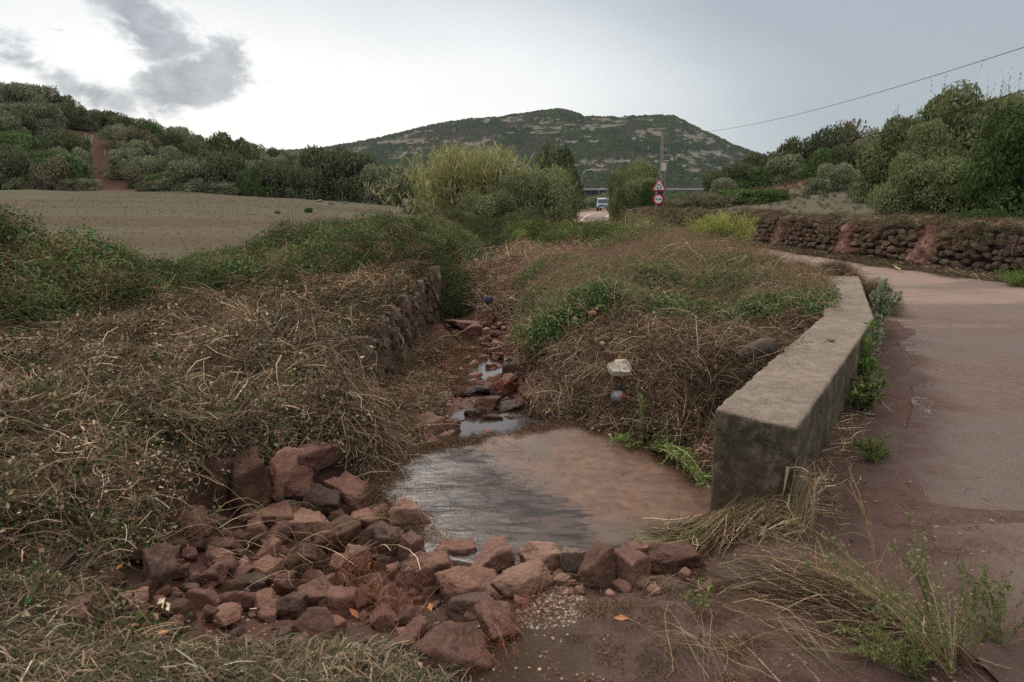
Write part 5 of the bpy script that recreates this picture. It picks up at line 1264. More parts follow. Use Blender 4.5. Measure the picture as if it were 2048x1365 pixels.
# ------------------------------------------------------------------ trees
def crown_mb(rs, nl, n, size, pal, aspect=.45, lobe=(.22, .4), up=.4, spiky=0.0, fill=.12, squash=1.0, bottom=.0, sprig=0):
    """unit crown: radius about 1 in x, y and 0..1 in z; leaves gathered on many overlapping lobes"""
    c = []
    for k in range(nl):
        th = rs.rand() * 2 * pi; z = rs.uniform(bottom, .82); r = sqrt(max(0, 1 - ((z - .35) / .68) ** 2)) * rs.uniform(.35, .78); c.append((r * cos(th), r * sin(th), z, rs.uniform(*lobe)))
    c = np.array(c); per = rs.dirichlet(np.ones(nl) * 6) * n; mb = MB()
    for (x0, y0, z0, r0), m_ in zip(c, per.astype(int)):
        th = rs.rand(m_) * 2 * pi; ct = rs.uniform(-.75, 1, m_); st = np.sqrt(1 - ct * ct); rr = r0 * np.where(rs.rand(m_) < fill, rs.uniform(.3, .9, m_), rs.uniform(.85, 1.12, m_))
        d = np.stack([st * np.cos(th), st * np.sin(th), ct * .62 * squash], 1); P = np.array([x0, y0, z0]) + d * rr[:, None]
        P[:, 2] = np.maximum(P[:, 2], .01)
        inside = np.zeros(m_, bool)
        for (x1, y1, z1, r1) in c:
            if (x1, y1, z1) == (x0, y0, z0): continue
            inside |= (((P - [x1, y1, z1]) / [r1, r1, r1 * .62]) ** 2).sum(1) < .45
        P, d = P[~inside], d[~inside]
        if not len(P): continue
        tone = rs.uniform(.75, 1.25); dirv = d * 1.0 + np.array([0, 0, spiky])
        V, F, Cc = leaf_vf(rs, P, size, aspect, pal * tone, up, d * 3.2, dirv=dirv); V[:, 2] = np.where(V[:, 2] < 0, 0, V[:, 2])
        mb.add(V, F, Cc)
        if sprig:   # upright feathery shoots standing out of the lobe
            q = rs.rand(len(P)) < sprig; B0 = P[q]
            if len(B0):
                for s_ in np.linspace(.0, 1, 6):
                    Q = B0 + (d[q] * .5 + [0, 0, .5]) * s_ * size * 5; mb.add(*leaf_vf(rs, Q, size * 1.1 * (1.15 - .6 * s_), .28, pal * tone * 1.12, .2, None, dirv=d[q] * .7 + [0, 0, 1.0]))
    return mb
PAL_OAK = np.array([(.060, .075, .036), (.08, .095, .048), (.105, .115, .062), (.075, .07, .042)])
PAL_OLIVE = np.array([(.14, .155, .09), (.17, .18, .11), (.10, .115, .066), (.21, .21, .135)])
PAL_BRIGHT = np.array([(.06, .098, .034), (.082, .122, .042), (.046, .074, .028), (.11, .142, .056)])
PAL_DULL = np.array([(.11, .11, .065), (.13, .12, .075), (.085, .09, .052), (.155, .135, .09)])
PAL_WILL = np.array([(.13, .155, .072), (.16, .18, .088), (.10, .125, .056), (.20, .205, .11)])
tr = np.random.RandomState(88)
def cm(name, *a, **k): return crown_mb(tr, *a, **k).build(name, M['treeleaf'], link=False).data
CR = {
 'oak': [cm('crown', 40, 11000, .095, PAL_OAK, .6) for _ in range(3)],
 'olive': [cm('crown', 36, 12000, .095, PAL_OLIVE, .5, spiky=.4) for _ in range(3)],
 'bright': [cm('crown', 30, 10000, .09, PAL_BRIGHT, .6) for _ in range(2)],
 'dull': [cm('crown', 34, 10000, .09, PAL_DULL, .6) for _ in range(2)],
 'near_olive': [cm('crown', 60, 42000, .056, PAL_OLIVE * np.array([.85, .9, .7]), .5, (.2, .36), spiky=.4, fill=.2, sprig=.008) for _ in range(2)],
 'near_will': [cm('crown', 40, 30000, .06, PAL_WILL, .45, (.22, .4), spiky=.5, fill=.15, sprig=.01) for _ in range(2)],
 'near_dark': [cm('crown', 44, 28000, .046, PAL_BRIGHT * .7, .65, (.2, .36), fill=.2)],
}
def trunk_mesh(seed):
    r = np.random.RandomState(seed); mb = MB()
    for k in range(r.randint(3, 6)):
        a = r.rand() * 6.3; lean = r.uniform(.1, .55); pts = [(0, 0, -.1)] + [(cos(a) * lean * s + r.normal(0, .03), sin(a) * lean * s + r.normal(0, .03), s * .75) for s in (.25, .5, .75, 1)]
        mb.add(*tube_vf(pts, [.06, .045, .034, .022, .01], 6), (1, 1, 1))
    return mb.build('trunk', M['bark'], link=False, smooth_=True).data
def tube_vf(P, r, n):
    m = MB(); m.tube(P, r, n, caps=False); return m.V[0], m.F[0]
TRK = [trunk_mesh(s) for s in range(4)]
def tree(kind, x, y, w, h, label, group=None, name='tree', cat='tree', z=None, trunk=True, lift=.0, seedv=None, dp=1.0):
    z = float(G(x, y)) if z is None else z; r = tree.r
    e = empty(name, (x, y, z), r.rand() * 6.3); tag(e, label, cat, group)
    c = bpy.data.objects.new('crown', CR[kind][r.randint(len(CR[kind]))]); COL.objects.link(c); c.parent = e; c.scale = (w / 2, w / 2 * dp, h * (1 - lift)); c.location = (0, 0, h * lift)
    if trunk:
        t = bpy.data.objects.new('trunk', TRK[r.randint(4)]); COL.objects.link(t); t.parent = e; t.scale = (w * .4, w * .4, h * .95)
    return e
tree.r = np.random.RandomState(5)
def tree_px(kind, px, ptop, Yd, wpx, label, group=None, pbase=None, **k):
    x = (px - 1024) / 1395.0 * Yd; z = float(G(x, Yd)) if pbase is None else pz(pbase, Yd); top = pz(ptop, Yd)
    w = wpx / 1395.0 * Yd
    return tree(kind, x, Yd, w, max(.8, top - z), label, group, z=z - .15, **k)

# the wooded hillside behind the field: individually placed leaders first
HILLT = [
 ('oak', 458, 263, 118, 96, 'round-topped dark oak rising above the skyline of the left hillside', {}),
 ('olive', 428, 312, 102, 128, 'pale grey-green domed tree in front of the dark round-topped oak', {}),
 ('oak', 655, 290, 101, 110, 'big dark grey-green oak at the right end of the left hillside', {}),
 ('oak', 715, 302, 99, 120, 'broad dark oak just right of the big one by the field corner', {}),
 ('olive', 775, 322, 96, 110, 'grey-green spreading tree near the field corner', {}),
 ('oak', 828, 352, 92, 84, 'low dark tree at the very end of the wooded field edge', {}),
 ('oak', 612, 330, 96, 76, 'dark tree left of the big oak by the field', {}),
 ('bright', 110, 300, 100, 122, 'bright green bushy tree at the foot of the left hillside by the earth track', {'trunk': False}),
 ('bright', 28, 262, 112, 110, 'vivid green tree above the track near the left frame edge', {}),
 ('bright', 58, 330, 98, 70, 'yellow-green shrub left of the bright bushy tree', {'trunk': False}),
 ('dull', 285, 258, 124, 84, 'rounded tree standing over the earth bank', {}),
 ('olive', 262, 296, 112, 78, 'grey-green tree at the right of the earth track', {}),
 ('dull', 292, 330, 104, 84, 'dull tree right of the earth track above the field', {}),
 ('bright', 320, 345, 100, 62, 'small fresh green tree by the field edge', {}),
 ('oak', 548, 320, 100, 84, 'dark green tree by the bare earth patch at the field edge', {}),
 ('bright', 505, 335, 98, 58, 'fresh green low tree right of the pale domed one', {}),
 ('dull', 350, 355, 97, 66, 'low dull green bush at the field edge', {'trunk': False}),
 ('olive', 826, 393, 60, 54, 'lone rounded grey-green bush at the corner of the field', {'trunk': False}),
]
for kd, px, pt, Yd, wp, lb, kw in HILLT: tree_px(kd, px, pt, Yd, wp, lb, **kw)
rs = np.random.RandomState(90); placed = []
adj = ['dark', 'grey-green', 'dull', 'small', 'broad', 'rounded']
def clear(px, py): return 268 < py < 400 and abs(px - (165 + (py - 280) * .75)) < 62
cnt = 0
for Yd, step, jit in ((150, 40, 16), (140, 44, 20), (131, 48, 20), (122, 52, 22), (113, 56, 24), (105, 60, 26), (99.5, 66, 28)):
    px = -260 + rs.uniform(0, 40)
    while px < 845:
        u = (px - 1024) / 1395.0; x = u * Yd; z = float(G(x, Yd)); py = 395 - (z - CAM_H) / Yd * 1425; wp = rs.uniform(58, 104) * (110.0 / Yd) * (.8 if px > 520 else 1)
        Yj = Yd + rs.uniform(-3, 3)
        bare = Yd < 103 and (470 < px < 580)
        if not clear(px, py) and not bare and not (Yd < 106 and px > 690 and rs.rand() < .4):
            h = wp / 1395.0 * Yd * rs.uniform(.62, .9); kd = rs.choice(['oak', 'olive', 'dull', 'bright', 'oak', 'olive'], p=[.25, .25, .17, .08, .1, .15])
            tree(kd, u * Yj, Yj, wp / 1395 * Yd, h, {'oak': 'dark evergreen tree', 'olive': 'grey-green tree', 'dull': 'dull brownish green tree', 'bright': 'fresh green tree'}[kd] + (' on the hillside skyline' if Yd > 138 else ' half way up the hillside' if Yd > 118 else ' low on the hillside' if Yd > 102 else ' at the hillside foot') + (' at the left frame edge' if px < 70 else ' by the earth track' if px < 300 else ' left of the round-topped oak' if px < 430 else ' near the round-topped oak' if px < 520 else ' between the round-topped oak and the big oak' if px < 620 else ' behind the big oaks by the field corner'), {'oak': 'dark evergreen trees on the left hillside', 'olive': 'grey-green trees on the left hillside', 'dull': 'dull green trees on the left hillside', 'bright': 'fresh green trees on the left hillside'}[kd]); cnt += 1
        px += step * rs.uniform(.75, 1.3)
# low scrub along the field edge
for q in range(44):
    px = rs.uniform(-60, 470) if q < 38 else rs.uniform(560, 800); px = px + 120 * (205 < px < 265); Yd = rs.uniform(96.5, 98.5); wp = rs.uniform(26, 60)
    tree(rs.choice(['dull', 'olive']), (px - 1024) / 1395 * Yd, Yd, wp / 1395 * Yd, wp / 1395 * Yd * .5, 'low brownish bush along the far field edge' + (' left of the earth track' if px < 200 else ' right of the earth track' if px < 340 else ' below the pale domed tree' if px < 500 else ' below the big oaks'), 'low bushes along the far field edge', 'bush', 'bush', trunk=False)

# right: ridge of trees over the rough slope
RT = [
 ('oak', 1432, 338, 72, 64, 'leftmost rounded tree of the row on the right-hand slope'), ('oak', 1478, 322, 72, 70, 'dark tree second from the left on the right-hand slope'),
 ('olive', 1448, 352, 66, 50, 'small grey-green bush below the leftmost tree on the right-hand slope'), ('oak', 1520, 300, 76, 70, 'dark tree where the slope trees rise above the mountain'),
 ('bright', 1510, 330, 70, 66, 'low fresh green tree under the row on the right-hand slope'), ('dull', 1556, 284, 78, 60, 'thin-topped tree standing up in the slope row'),
 ('oak', 1600, 270, 76, 82, 'broad dark tree in the middle of the slope row'), ('olive', 1570, 305, 70, 70, 'grey-green tree in front of the thin-topped one'),
 ('oak', 1652, 250, 74, 84, 'tall dark tree of the slope row above the brown bank'), ('dull', 1702, 236, 72, 78, 'dome-shaped tree at the upper end of the slope row'),
 ('bright', 1640, 295, 66, 76, 'green tree just over the top of the brown bank'), ('oak', 1690, 285, 62, 76, 'dark tree just left of the big olive trees'), ('olive', 1750, 258, 64, 80, 'grey-green tree half behind the big olive tree'),
 ('oak', 1800, 230, 70, 90, 'dark tree behind the big olive tree on the right'), ('oak', 1900, 215, 66, 100, 'dark tree far behind the tallest olive tree'), ('bright', 2060, 240, 60, 110, 'green tree at the right frame edge behind the olive trees')]
for kd, px, pt, Yd, wp, lb in RT: tree_px(kd, px, pt, Yd, wp * 1.15, lb)
tree_px('olive', 1668, 320, 36, 92, 'lone round grey-green shrub on the grass terrace above the wall', trunk=False, name='shrub', cat='shrub')
tree_px('olive', 1632, 350, 35, 56, 'smaller pale shrub joined to the left of the round terrace shrub', trunk=False, name='shrub', cat='shrub')
tree_px('near_olive', 1800, 232, 27, 190, 'large spreading olive tree leaning over the terrace behind the drystone wall')
tree_px('near_olive', 1905, 165, 29, 230, 'tallest olive tree on the right, its crown against the sky')
tree_px('near_olive', 1850, 292, 21.5, 190, 'nearest low bushy olive tree directly behind the drystone wall', pbase=448)
tree_px('near_olive', 2010, 168, 27, 190, 'tall olive tree at the right edge behind the power line')
tree_px('near_olive', 1955, 300, 20, 190, 'bushy olive tree between the nearest one and the dark thicket')
tree_px('near_dark', 2075, 190, 17.5, 300, 'dark leafy tree with small round leaves at the right frame edge')
tree_px('near_dark', 2000, 405, 15.6, 190, 'dark green bush spilling over the drystone wall at right', trunk=False, name='bush', cat='bush', pbase=490)
tree_px('near_dark', 2090, 420, 14.2, 170, 'dark bush over the wall at the very right edge', trunk=False, name='bush', cat='bush', pbase=500)
tree_px('near_dark', 1900, 440, 17.0, 70, 'small dark bush on top of the wall beneath the olive trees', trunk=False, name='bush', cat='bush', pbase=478)
# centre: shrubs round the reeds, trees by the road
tree_px('near_will', 1056, 322, 41, 175, 'large grey-green willow-like shrub on the right of the reed clump', trunk=True)
tree_px('near_will', 985, 372, 38, 140, 'lower feathery shrub in front of the reeds')
tree_px('near_will', 1030, 345, 39, 110, 'middle feathery shrub leaning on the reeds')
tree_px('near_olive', 1118, 325, 44, 86, 'olive-like tree at the right end of the reed group')
tree_px('oak', 1105, 288, 58, 110, 'dark tree crown showing behind the reed group')
tree_px('oak', 965, 302, 60, 80, 'dark tree just showing over the top of the reeds')
tree_px('near_will', 915, 418, 36, 90, 'low dull shrub at the left foot of the reeds', trunk=False, name='shrub', cat='shrub')
tree_px('near_dark', 985, 430, 33, 110, 'dark bush at the foot of the reed clump above the stream', trunk=False, name='bush', cat='bush')
tree_px('near_dark', 1072, 432, 33, 90, 'dark green bush where the reeds meet the road', trunk=False, name='bush', cat='bush')
tree_px('near_will', 1268, 308, 52, 108, 'yellow-green rounded tree beside the road behind the traffic signs')
tree_px('near_will', 1246, 330, 50, 72, 'left lobe tree overhanging the road by the parked-looking truck')
tree_px('near_olive', 1275, 348, 45, 88, 'dark ivy-covered tree left of the traffic signs')
tree_px('near_dark', 1302, 356, 42, 60, 'bright green creeper-covered bush directly behind the traffic signs')
tree_px('near_dark', 1254, 380, 46, 52, 'dark bush hanging down to the road edge by the truck')
for px, pt, Yd, wp, kd, lb in ((1350, 382, 45, 70, 'dull', 'brownish bush right of the traffic sign post'), (1400, 378, 44, 84, 'dull', 'reddish brown scrub bush on the terrace left of the fresh green one'), (1455, 384, 38, 90, 'bright', 'green bush on the terrace above the wall'), (1520, 383, 33, 130, 'bright', 'low dark green bramble dome on top of the drystone wall'), (1360, 400, 40, 80, 'dull', 'low scrub on the near end of the distant wall'), (1440, 402, 33, 90, 'dull', 'low dull scrub in front of the green terrace bush'), (1325, 408, 47, 60, 'dull', 'dull bush at the foot of the utility pole')):
    tree_px(kd, px, pt, Yd, wp, lb, trunk=False, name='bush', cat='bush')
for px, pt, Yd, wp in ((1150, 380, 190, 60), (1185, 392, 150, 50), (1130, 388, 160, 40), (1215, 384, 210, 50), (900, 385, 200, 60), (1370, 385, 170, 60), (1390, 384, 150, 50), (1350, 384, 180, 60), (870, 372, 150, 60), (1235, 388, 170, 60), (1165, 396, 130, 34)):
    tree_px('olive' if px % 2 else 'bright', px, pt, Yd, wp, 'small bush in the rough ground towards the overpass', 'bushes towards the overpass', trunk=False, name='bush', cat='bush')

# yellow-green fennel bush beside the road
def fennel(x, y, w, h, label, n=5200, pal=np.array([(.24, .28, .08), (.31, .32, .11), (.17, .21, .06), (.36, .31, .14)]), seed=5):
    r = np.random.RandomState(seed); mb = MB(); e = empty('shrub', (x, y, float(G(x, y)))); tag(e, label, 'shrub')
    k = 60; P0 = np.c_[r.normal(0, w * .13, (k, 2)), np.zeros(k)]; D = np.c_[r.normal(0, w * .3, (k, 2)), r.uniform(.6, 1.0, k) * h]
    sb = MB()
    for i in range(k): s = np.linspace(0, 1, 5)[:, None]; sb.add(*tube_vf(P0[i] + D[i] * [1, 1, 1] * s * [1, 1, 1] + np.c_[np.zeros((5, 2)), -0.06 * s * s], np.linspace(.007, .003, 5) * (1 + h), 4), (.16, .15, .07))
    sb.build('stem', M['stalk'], e)
    i = r.randint(k, size=n); s = r.uniform(.25, 1.08, n)[:, None]; P = P0[i] + D[i] * s + r.normal(0, .05 * w, (n, 3)); P[:, 2] = np.abs(P[:, 2])
    mb.add(*leaf_vf(r, P, .075 * h ** .5, .16, pal, .1, dirv=np.tile([0, 0, 1.2], (n, 1)) + D[i] * [1, 1, 0] * 1.5)); mb.build('foliage', M['treeleaf'], e); return e
fennel(5.0, 16.4, 1.15, 1.05, 'feathery yellow-green fennel bush where the bank meets the road', 16000)
fennel(4.5, 18.2, 1.0, .55, 'smaller yellowish fennel bush left of the feathery one', 5000, seed=6)
fennel(6.0, 30.0, 1.8, .95, 'pale tawny weeds at the roadside below the traffic signs', 5000, np.array([(.25, .19, .11), (.20, .17, .08), (.15, .16, .07)]), seed=7)
fennel(5.9, 33.5, 1.6, .9, 'tall dry weeds beside the road behind the sign post', 4000, np.array([(.25, .19, .11), (.20, .15, .09), (.11, .14, .06)]), seed=8)

fennel(9.25, 12.4, .5, .28, 'small fresh green weed at the foot of the wall at the right edge', 2600, np.array([(.12, .2, .05), (.16, .24, .07), (.09, .15, .04)]), seed=9)
# giant reed clump
def reeds():
    r = np.random.RandomState(17); e = empty('giant_reed_clump', (-2.35, 42, float(G(-2.35, 42)))); tag(e, 'tall tawny and green giant reed clump between field and road', 'reeds')
    n = 380; P0 = np.c_[r.normal(0, 1.4, n), r.normal(0, 1.0, n), np.zeros(n)]; H = r.uniform(3.0, 4.6, n) * (1 - .1 * (np.abs(P0[:, 0]) / 2.4) ** 2); lean = np.c_[P0[:, 0] * .25 + r.normal(0, .12, n), P0[:, 1] * .2 + r.normal(0, .12, n)]
    s = np.linspace(0, 1, 6)
    st = MB(); lf = MB(); PALR = np.array([(.19, .235, .08), (.25, .28, .11), (.31, .28, .15), (.36, .30, .17), (.15, .195, .065), (.27, .22, .125)])
    for i in range(n):
        C_ = np.stack([P0[i, 0] + lean[i, 0] * s ** 2 * 1.6, P0[i, 1] + lean[i, 1] * s ** 2 * 1.6, H[i] * s], 1); st.add(*tube_vf(C_, np.linspace(.018, .007, 6), 4), (.24, .2, .11))
        m_ = 26; t_ = r.uniform(.12, 1.0, m_); B = np.stack([np.interp(t_, s, C_[:, a]) for a in range(3)], 1); yw = r.rand(m_) * 6.3; out_ = np.stack([np.cos(yw), np.sin(yw), np.full(m_, 1.5)], 1); out_[:, :2] *= .8
        V, F, c = leaf_vf(r, B, .6, .11, PALR[(r.randint(3) * 2 + np.arange(2)) % 6], 0., dirv=out_ * 1.4, fold=.1); lf.add(V, F, c)
    st.build('stem', M['stalk'], e); lf.build('foliage', M['treeleaf'], e)
    pl = MB()
    for i in r.choice(n, 26, False):
        top = np.array([P0[i, 0] + lean[i, 0] * 1.6, P0[i, 1] + lean[i, 1] * 1.6, H[i]]); m_ = 60
        pl.add(*leaf_vf(r, top + np.c_[r.normal(0, .05, (m_, 2)), r.uniform(-.05, .45, m_)], .1, .2, np.array([(.4, .33, .22), (.32, .25, .16)]), 0, dirv=np.tile([0, 0, 1.5], (m_, 1))))
    pl.build('plume', M['treeleaf'], e)
reeds()

# ------------------------------------------------------------------ overpass, lamps, pole and wires, traffic signs, truck
M['bridge_conc'] = mat_plain('pale_bridge_concrete', (.42, .41, .38), .8); M['bridge_dark'] = mat_plain('dark_steel_beam', (.03, .035, .05), .6); M['rail'] = mat_plain('rusty_rail', (.16, .10, .08), .8)
ov = empty('overpass', (52, 400, 0)); tag(ov, 'distant road overpass with pale deck edge and dark beam below', 'bridge')
zd = pz(379, 400)
MB().box((18, 0, zd + .1), (220, 8, 1.1)).build('deck_edge', M['bridge_conc'], ov)
MB().box((-12, .5, zd - 1.7), (92, 7, 2.3)).build('beam', M['bridge_dark'], ov)
mb = MB()
for k in range(110): mb.box((-90 + k * 2, -3.8, zd + 1.3), (.18, .12, 1.3))
mb.box((18, -3.9, zd + 1.3), (220, .08, .5)); mb.box((18, -3.9, zd + 1.95), (220, .08, .14)); mb.build('guard_rail', M['rail'], ov)
for xx in (-30, 62): MB().box((xx, 1, (zd - 2.8) / 2), (3, 5, zd - 2.8 + 2)).build('pier', M['bridge_conc'], ov)
# sloping abutment and embankment
mb = MB(); mb.add([(-26, -6, -2), (4, -6, zd - 2.8), (4, 6, zd - 2.8), (-26, 6, -2), (4, -6, -2), (4, 6, -2)], [(0, 1, 2, 3), (1, 4, 5, 2)], (1, 1, 1)); mb.add([(-26, -6, -2), (4, -6, -2), (4, -6, zd - 2.8)], [(0, 1, 2)]); mb.build('abutment', mat_plain('grey_abutment', (.2, .18, .165), .9), ov)
M['embank'] = mat_plain('embankment_earth', (.10, .085, .055), .95, nz=.5, scale=.3)
mb = MB(); mb.add([(40, -14, -2), (130, -20, -2), (130, -3, zd - .4), (40, -3, zd - .4), (130, 12, -2), (40, 12, -2)], [(0, 1, 2, 3), (3, 2, 4, 5)]); mb.build('embankment', M['embank'], ov)
mb = MB(); mb.add([(-150, -20, -2), (-60, -14, -2), (-60, -3, zd - .4), (-150, -3, zd - .4), (-60, 12, -2), (-150, 12, -2)], [(0, 1, 2, 3), (3, 2, 4, 5)]); mb.build('embankment', M['embank'], ov)

def lamp(px, pbase, ptop, Yd, side, label, arm=1.5):
    x = (px - 1024) / 1395.0 * Yd; zb = pz(pbase, Yd); h = pz(ptop, Yd) - zb; e = empty('street_lamp', (x, Yd, zb)); tag(e, label, 'street lamp')
    s = np.linspace(0, 1, 8); C_ = np.stack([.05 * h * side * np.minimum(s, .85) / .85 * 1.6, 0 * s, h * np.minimum(s * 1.06, 1)], 1)
    MB().tube(C_[:7], np.linspace(.11, .06, 7), 8).build('pole', M['steel'], e, smooth_=True)
    a0 = C_[6]; a1 = a0 + np.array([side * arm, 0, h - a0[2] + .15]); am = (a0 + a1) / 2 + [0, 0, .25]
    MB().tube([a0, am, a1], [.06, .05, .045], 8).build('arm', M['steel'], e, smooth_=True)
    MB().box(a1 + [side * .3, 0, .0], (.9, .32, .16)).build('lamp_head', M['white'], e)
    return e
lamp(1159, 412, 341, 150, 1, 'tall leaning street lamp by the bend below the overpass')
lamp(1402, 392, 358, 260, -1, 'short-looking street lamp seen over the overpass at right')
lamp(1196, 408, 378, 165, 1, 'second slim lamp post behind the truck', .3)

# utility pole with cables
Yp = 62.0; xp = (1321 - 1024) / 1395 * Yp; zp = float(G(xp, Yp)); hp = pz(267, Yp) - zp
up = empty('utility_pole', (xp, Yp, zp)); tag(up, 'grey wooden utility pole with a small pale box rising behind the signs', 'pole')
MB().tube([(0, 0, -.3), (-.02, 0, hp * .5), (-.04, 0, hp)], [.2, .17, .13], 10).build('pole', M['wood'], up, smooth_=True)
zb_ = pz(335, Yp) - zp; bx = MB().box((.12, -.22, zb_), (.42, .26, .72)).build('meter_box', mat_plain('pale_box', (.55, .53, .45), .6), up)
MB().box((.12, -.362, zb_ + .02), (.36, .02, .62)).build('lid', mat_plain('pale_lid', (.6, .58, .5), .5), bx)
ins = MB()
for zz in (hp - .15, hp - 1.6, hp - 2.0, hp - 2.7): ins.tube([(-.05, 0, zz), (.35, 0, zz)], .025, 6); ins.tube([(.35, 0, zz - .04), (.35, 0, zz + .12)], .05, 6)
ins.build('bracket', M['steel'], up)
MB().tube([(.30, -.1, -.2), (.30, -.1, zb_ - .3)], .045, 6).build('conduit', M['steel'], up)
def wire(p0, p1, sag, r, label, n=40):
    s = np.linspace(0, 1, n); P = np.outer(1 - s, p0) + np.outer(s, p1); P[:, 2] -= 4 * sag * s * (1 - s)
    return tag(MB().tube(P, r, 5).build('power_line', M['rubber'], smooth_=True), label, 'cable')
wire((xp + .3, Yp, zp + hp - .1), tuple(at(2330, 2, 15)), .75, .009, 'upper thin power line crossing the sky to the right')
wire((xp + .3, Yp, zp + hp - 2.0), tuple(at(2330, 88, 15)), 1.25, .012, 'lower sagging power line passing before the olive trees')

# traffic signs on one post
def sign_post():
    Yd = 33.0; x = (1313 - 1024) / 1395 * Yd; z = min(float(G(x, Yd)), 0.05); e = empty('traffic_sign', (x, Yd, z)); tag(e, 'grey post carrying a roundabout warning triangle over a no overtaking disc', 'traffic sign')
    sc = Yd / 1395.0; top = pz(357, Yd) - z
    MB().box((0, .03, top / 2 - .1), (.09, .05, top + .2)).build('post', M['steel'], e)
    def prism(V2, y0, y1, mat, name, par_):
        n = len(V2); V = [(a, y0, b_) for a, b_ in V2] + [(a, y1, b_) for a, b_ in V2]; mb = MB(); mb.add(V, [tuple(range(n))[::-1]]); b0 = 0
        mb.F.append(np.array([[n + q for q in range(n)]])); mb.M.append(np.zeros(1)); q = np.arange(n); mb.F.append(np.stack([q, (q + 1) % n, (q + 1) % n + n, q + n], 1)); mb.M.append(np.zeros(n)); return mb.build(name, mat, par_)
    def rtri(c, side, rad):
        h = side * sqrt(3) / 2; vs_ = [(-side / 2, -h / 3), (side / 2, -h / 3), (0, 2 * h / 3)]; out_ = []
        for k, (a, b_) in enumerate(vs_):
            d = sqrt(a * a + b_ * b_); ca, cb = a * (1 - 2 * rad / d), b_ * (1 - 2 * rad / d); base_ = atan2(b_, a)
            for t in np.linspace(-pi / 3, pi / 3, 5): out_.append((c[0] + ca + rad * cos(base_ + t), c[1] + cb + rad * sin(base_ + t)))
        return out_
    ct = (.10, pz(373, Yd) - z); side = 29.5 * sc * 1.05
    tri = prism(rtri(ct, side, .04), -.03, 0, M['red'], 'warning_triangle', e)
    prism(rtri(ct, side * .72, .015), -.036, -.031, M['white'], 'triangle_face', tri)
    mb = MB(); R_ = .10
    for k in range(3):
        a0 = pi / 2 + k * 2 * pi / 3; t = np.linspace(a0, a0 + 1.45, 7); V = []
        for a in t: V += [(ct[0] + (R_ - .018) * cos(a), -.040, ct[1] + .0 - .015 + (R_ - .018) * sin(a)), (ct[0] + (R_ + .018) * cos(a), -.040, ct[1] - .015 + (R_ + .018) * sin(a))]
        i = np.arange(6) * 2; mb.add(V, np.stack([i, i + 1, i + 3, i + 2], 1)); a = t[0]; tip = a - .45
        mb.add([(ct[0] + (R_ - .045) * cos(a), -.040, ct[1] - .015 + (R_ - .045) * sin(a)), (ct[0] + (R_ + .045) * cos(a), -.040, ct[1] - .015 + (R_ + .045) * sin(a)), (ct[0] + R_ * cos(tip), -.040, ct[1] - .015 + R_ * sin(tip))], [(0, 1, 2)])
    mb.build('roundabout_arrows', M['black'], tri)
    cc2 = (.08, pz(398.5, Yd) - z); R2 = 11.2 * sc; circ = lambda r: [(cc2[0] + r * cos(a), cc2[1] + r * sin(a)) for a in np.linspace(0, 2 * pi, 32, endpoint=False)]
    dc = prism(circ(R2), -.03, 0, M['red'], 'round_sign', e); prism(circ(R2 * .70), -.036, -.031, M['white'], 'disc_face', dc)
    for dx, mt, nm in ((-.085, mat_plain('dark_red', (.10, .012, .012), .5), 'red_car_symbol'), (.085, M['black'], 'black_car_symbol')):
        mb = MB(); cx0 = cc2[0] + dx; z0 = cc2[1]
        mb.box((cx0, -.040, z0), (.12, .004, .032)); mb.box((cx0, -.040, z0 + .026), (.066, .004, .028)); mb.box((cx0 - .038, -.040, z0 - .024), (.026, .004, .02)); mb.box((cx0 + .038, -.040, z0 - .024), (.026, .004, .02)); mb.build(nm, mt, dc)
sign_post()
sx_ = (1222 - 1024) / 1395 * 100
e2 = empty('traffic_sign', (sx_, 100, float(G(sx_, 100)))); tag(e2, 'red-edged give way triangle seen edge-on beside the truck', 'traffic sign')
MB().tube([(0, 0, 0), (0, 0, 2.6)], .04, 6).build('post', M['steel'], e2)
mb = MB(); mb.add([(-.35, -.05, 2.9), (.35, -.05, 2.9), (0, -.05, 2.25), (-.35, 0, 2.9), (.35, 0, 2.9), (0, 0, 2.25)], [(0, 2, 1), (3, 4, 5)]); tp = mb.build('triangle_plate', M['red'], e2)
MB().add([(-.22, -.056, 2.83), (.22, -.056, 2.83), (0, -.056, 2.42)], [(0, 2, 1)]).build('plate_face', M['white'], tp)

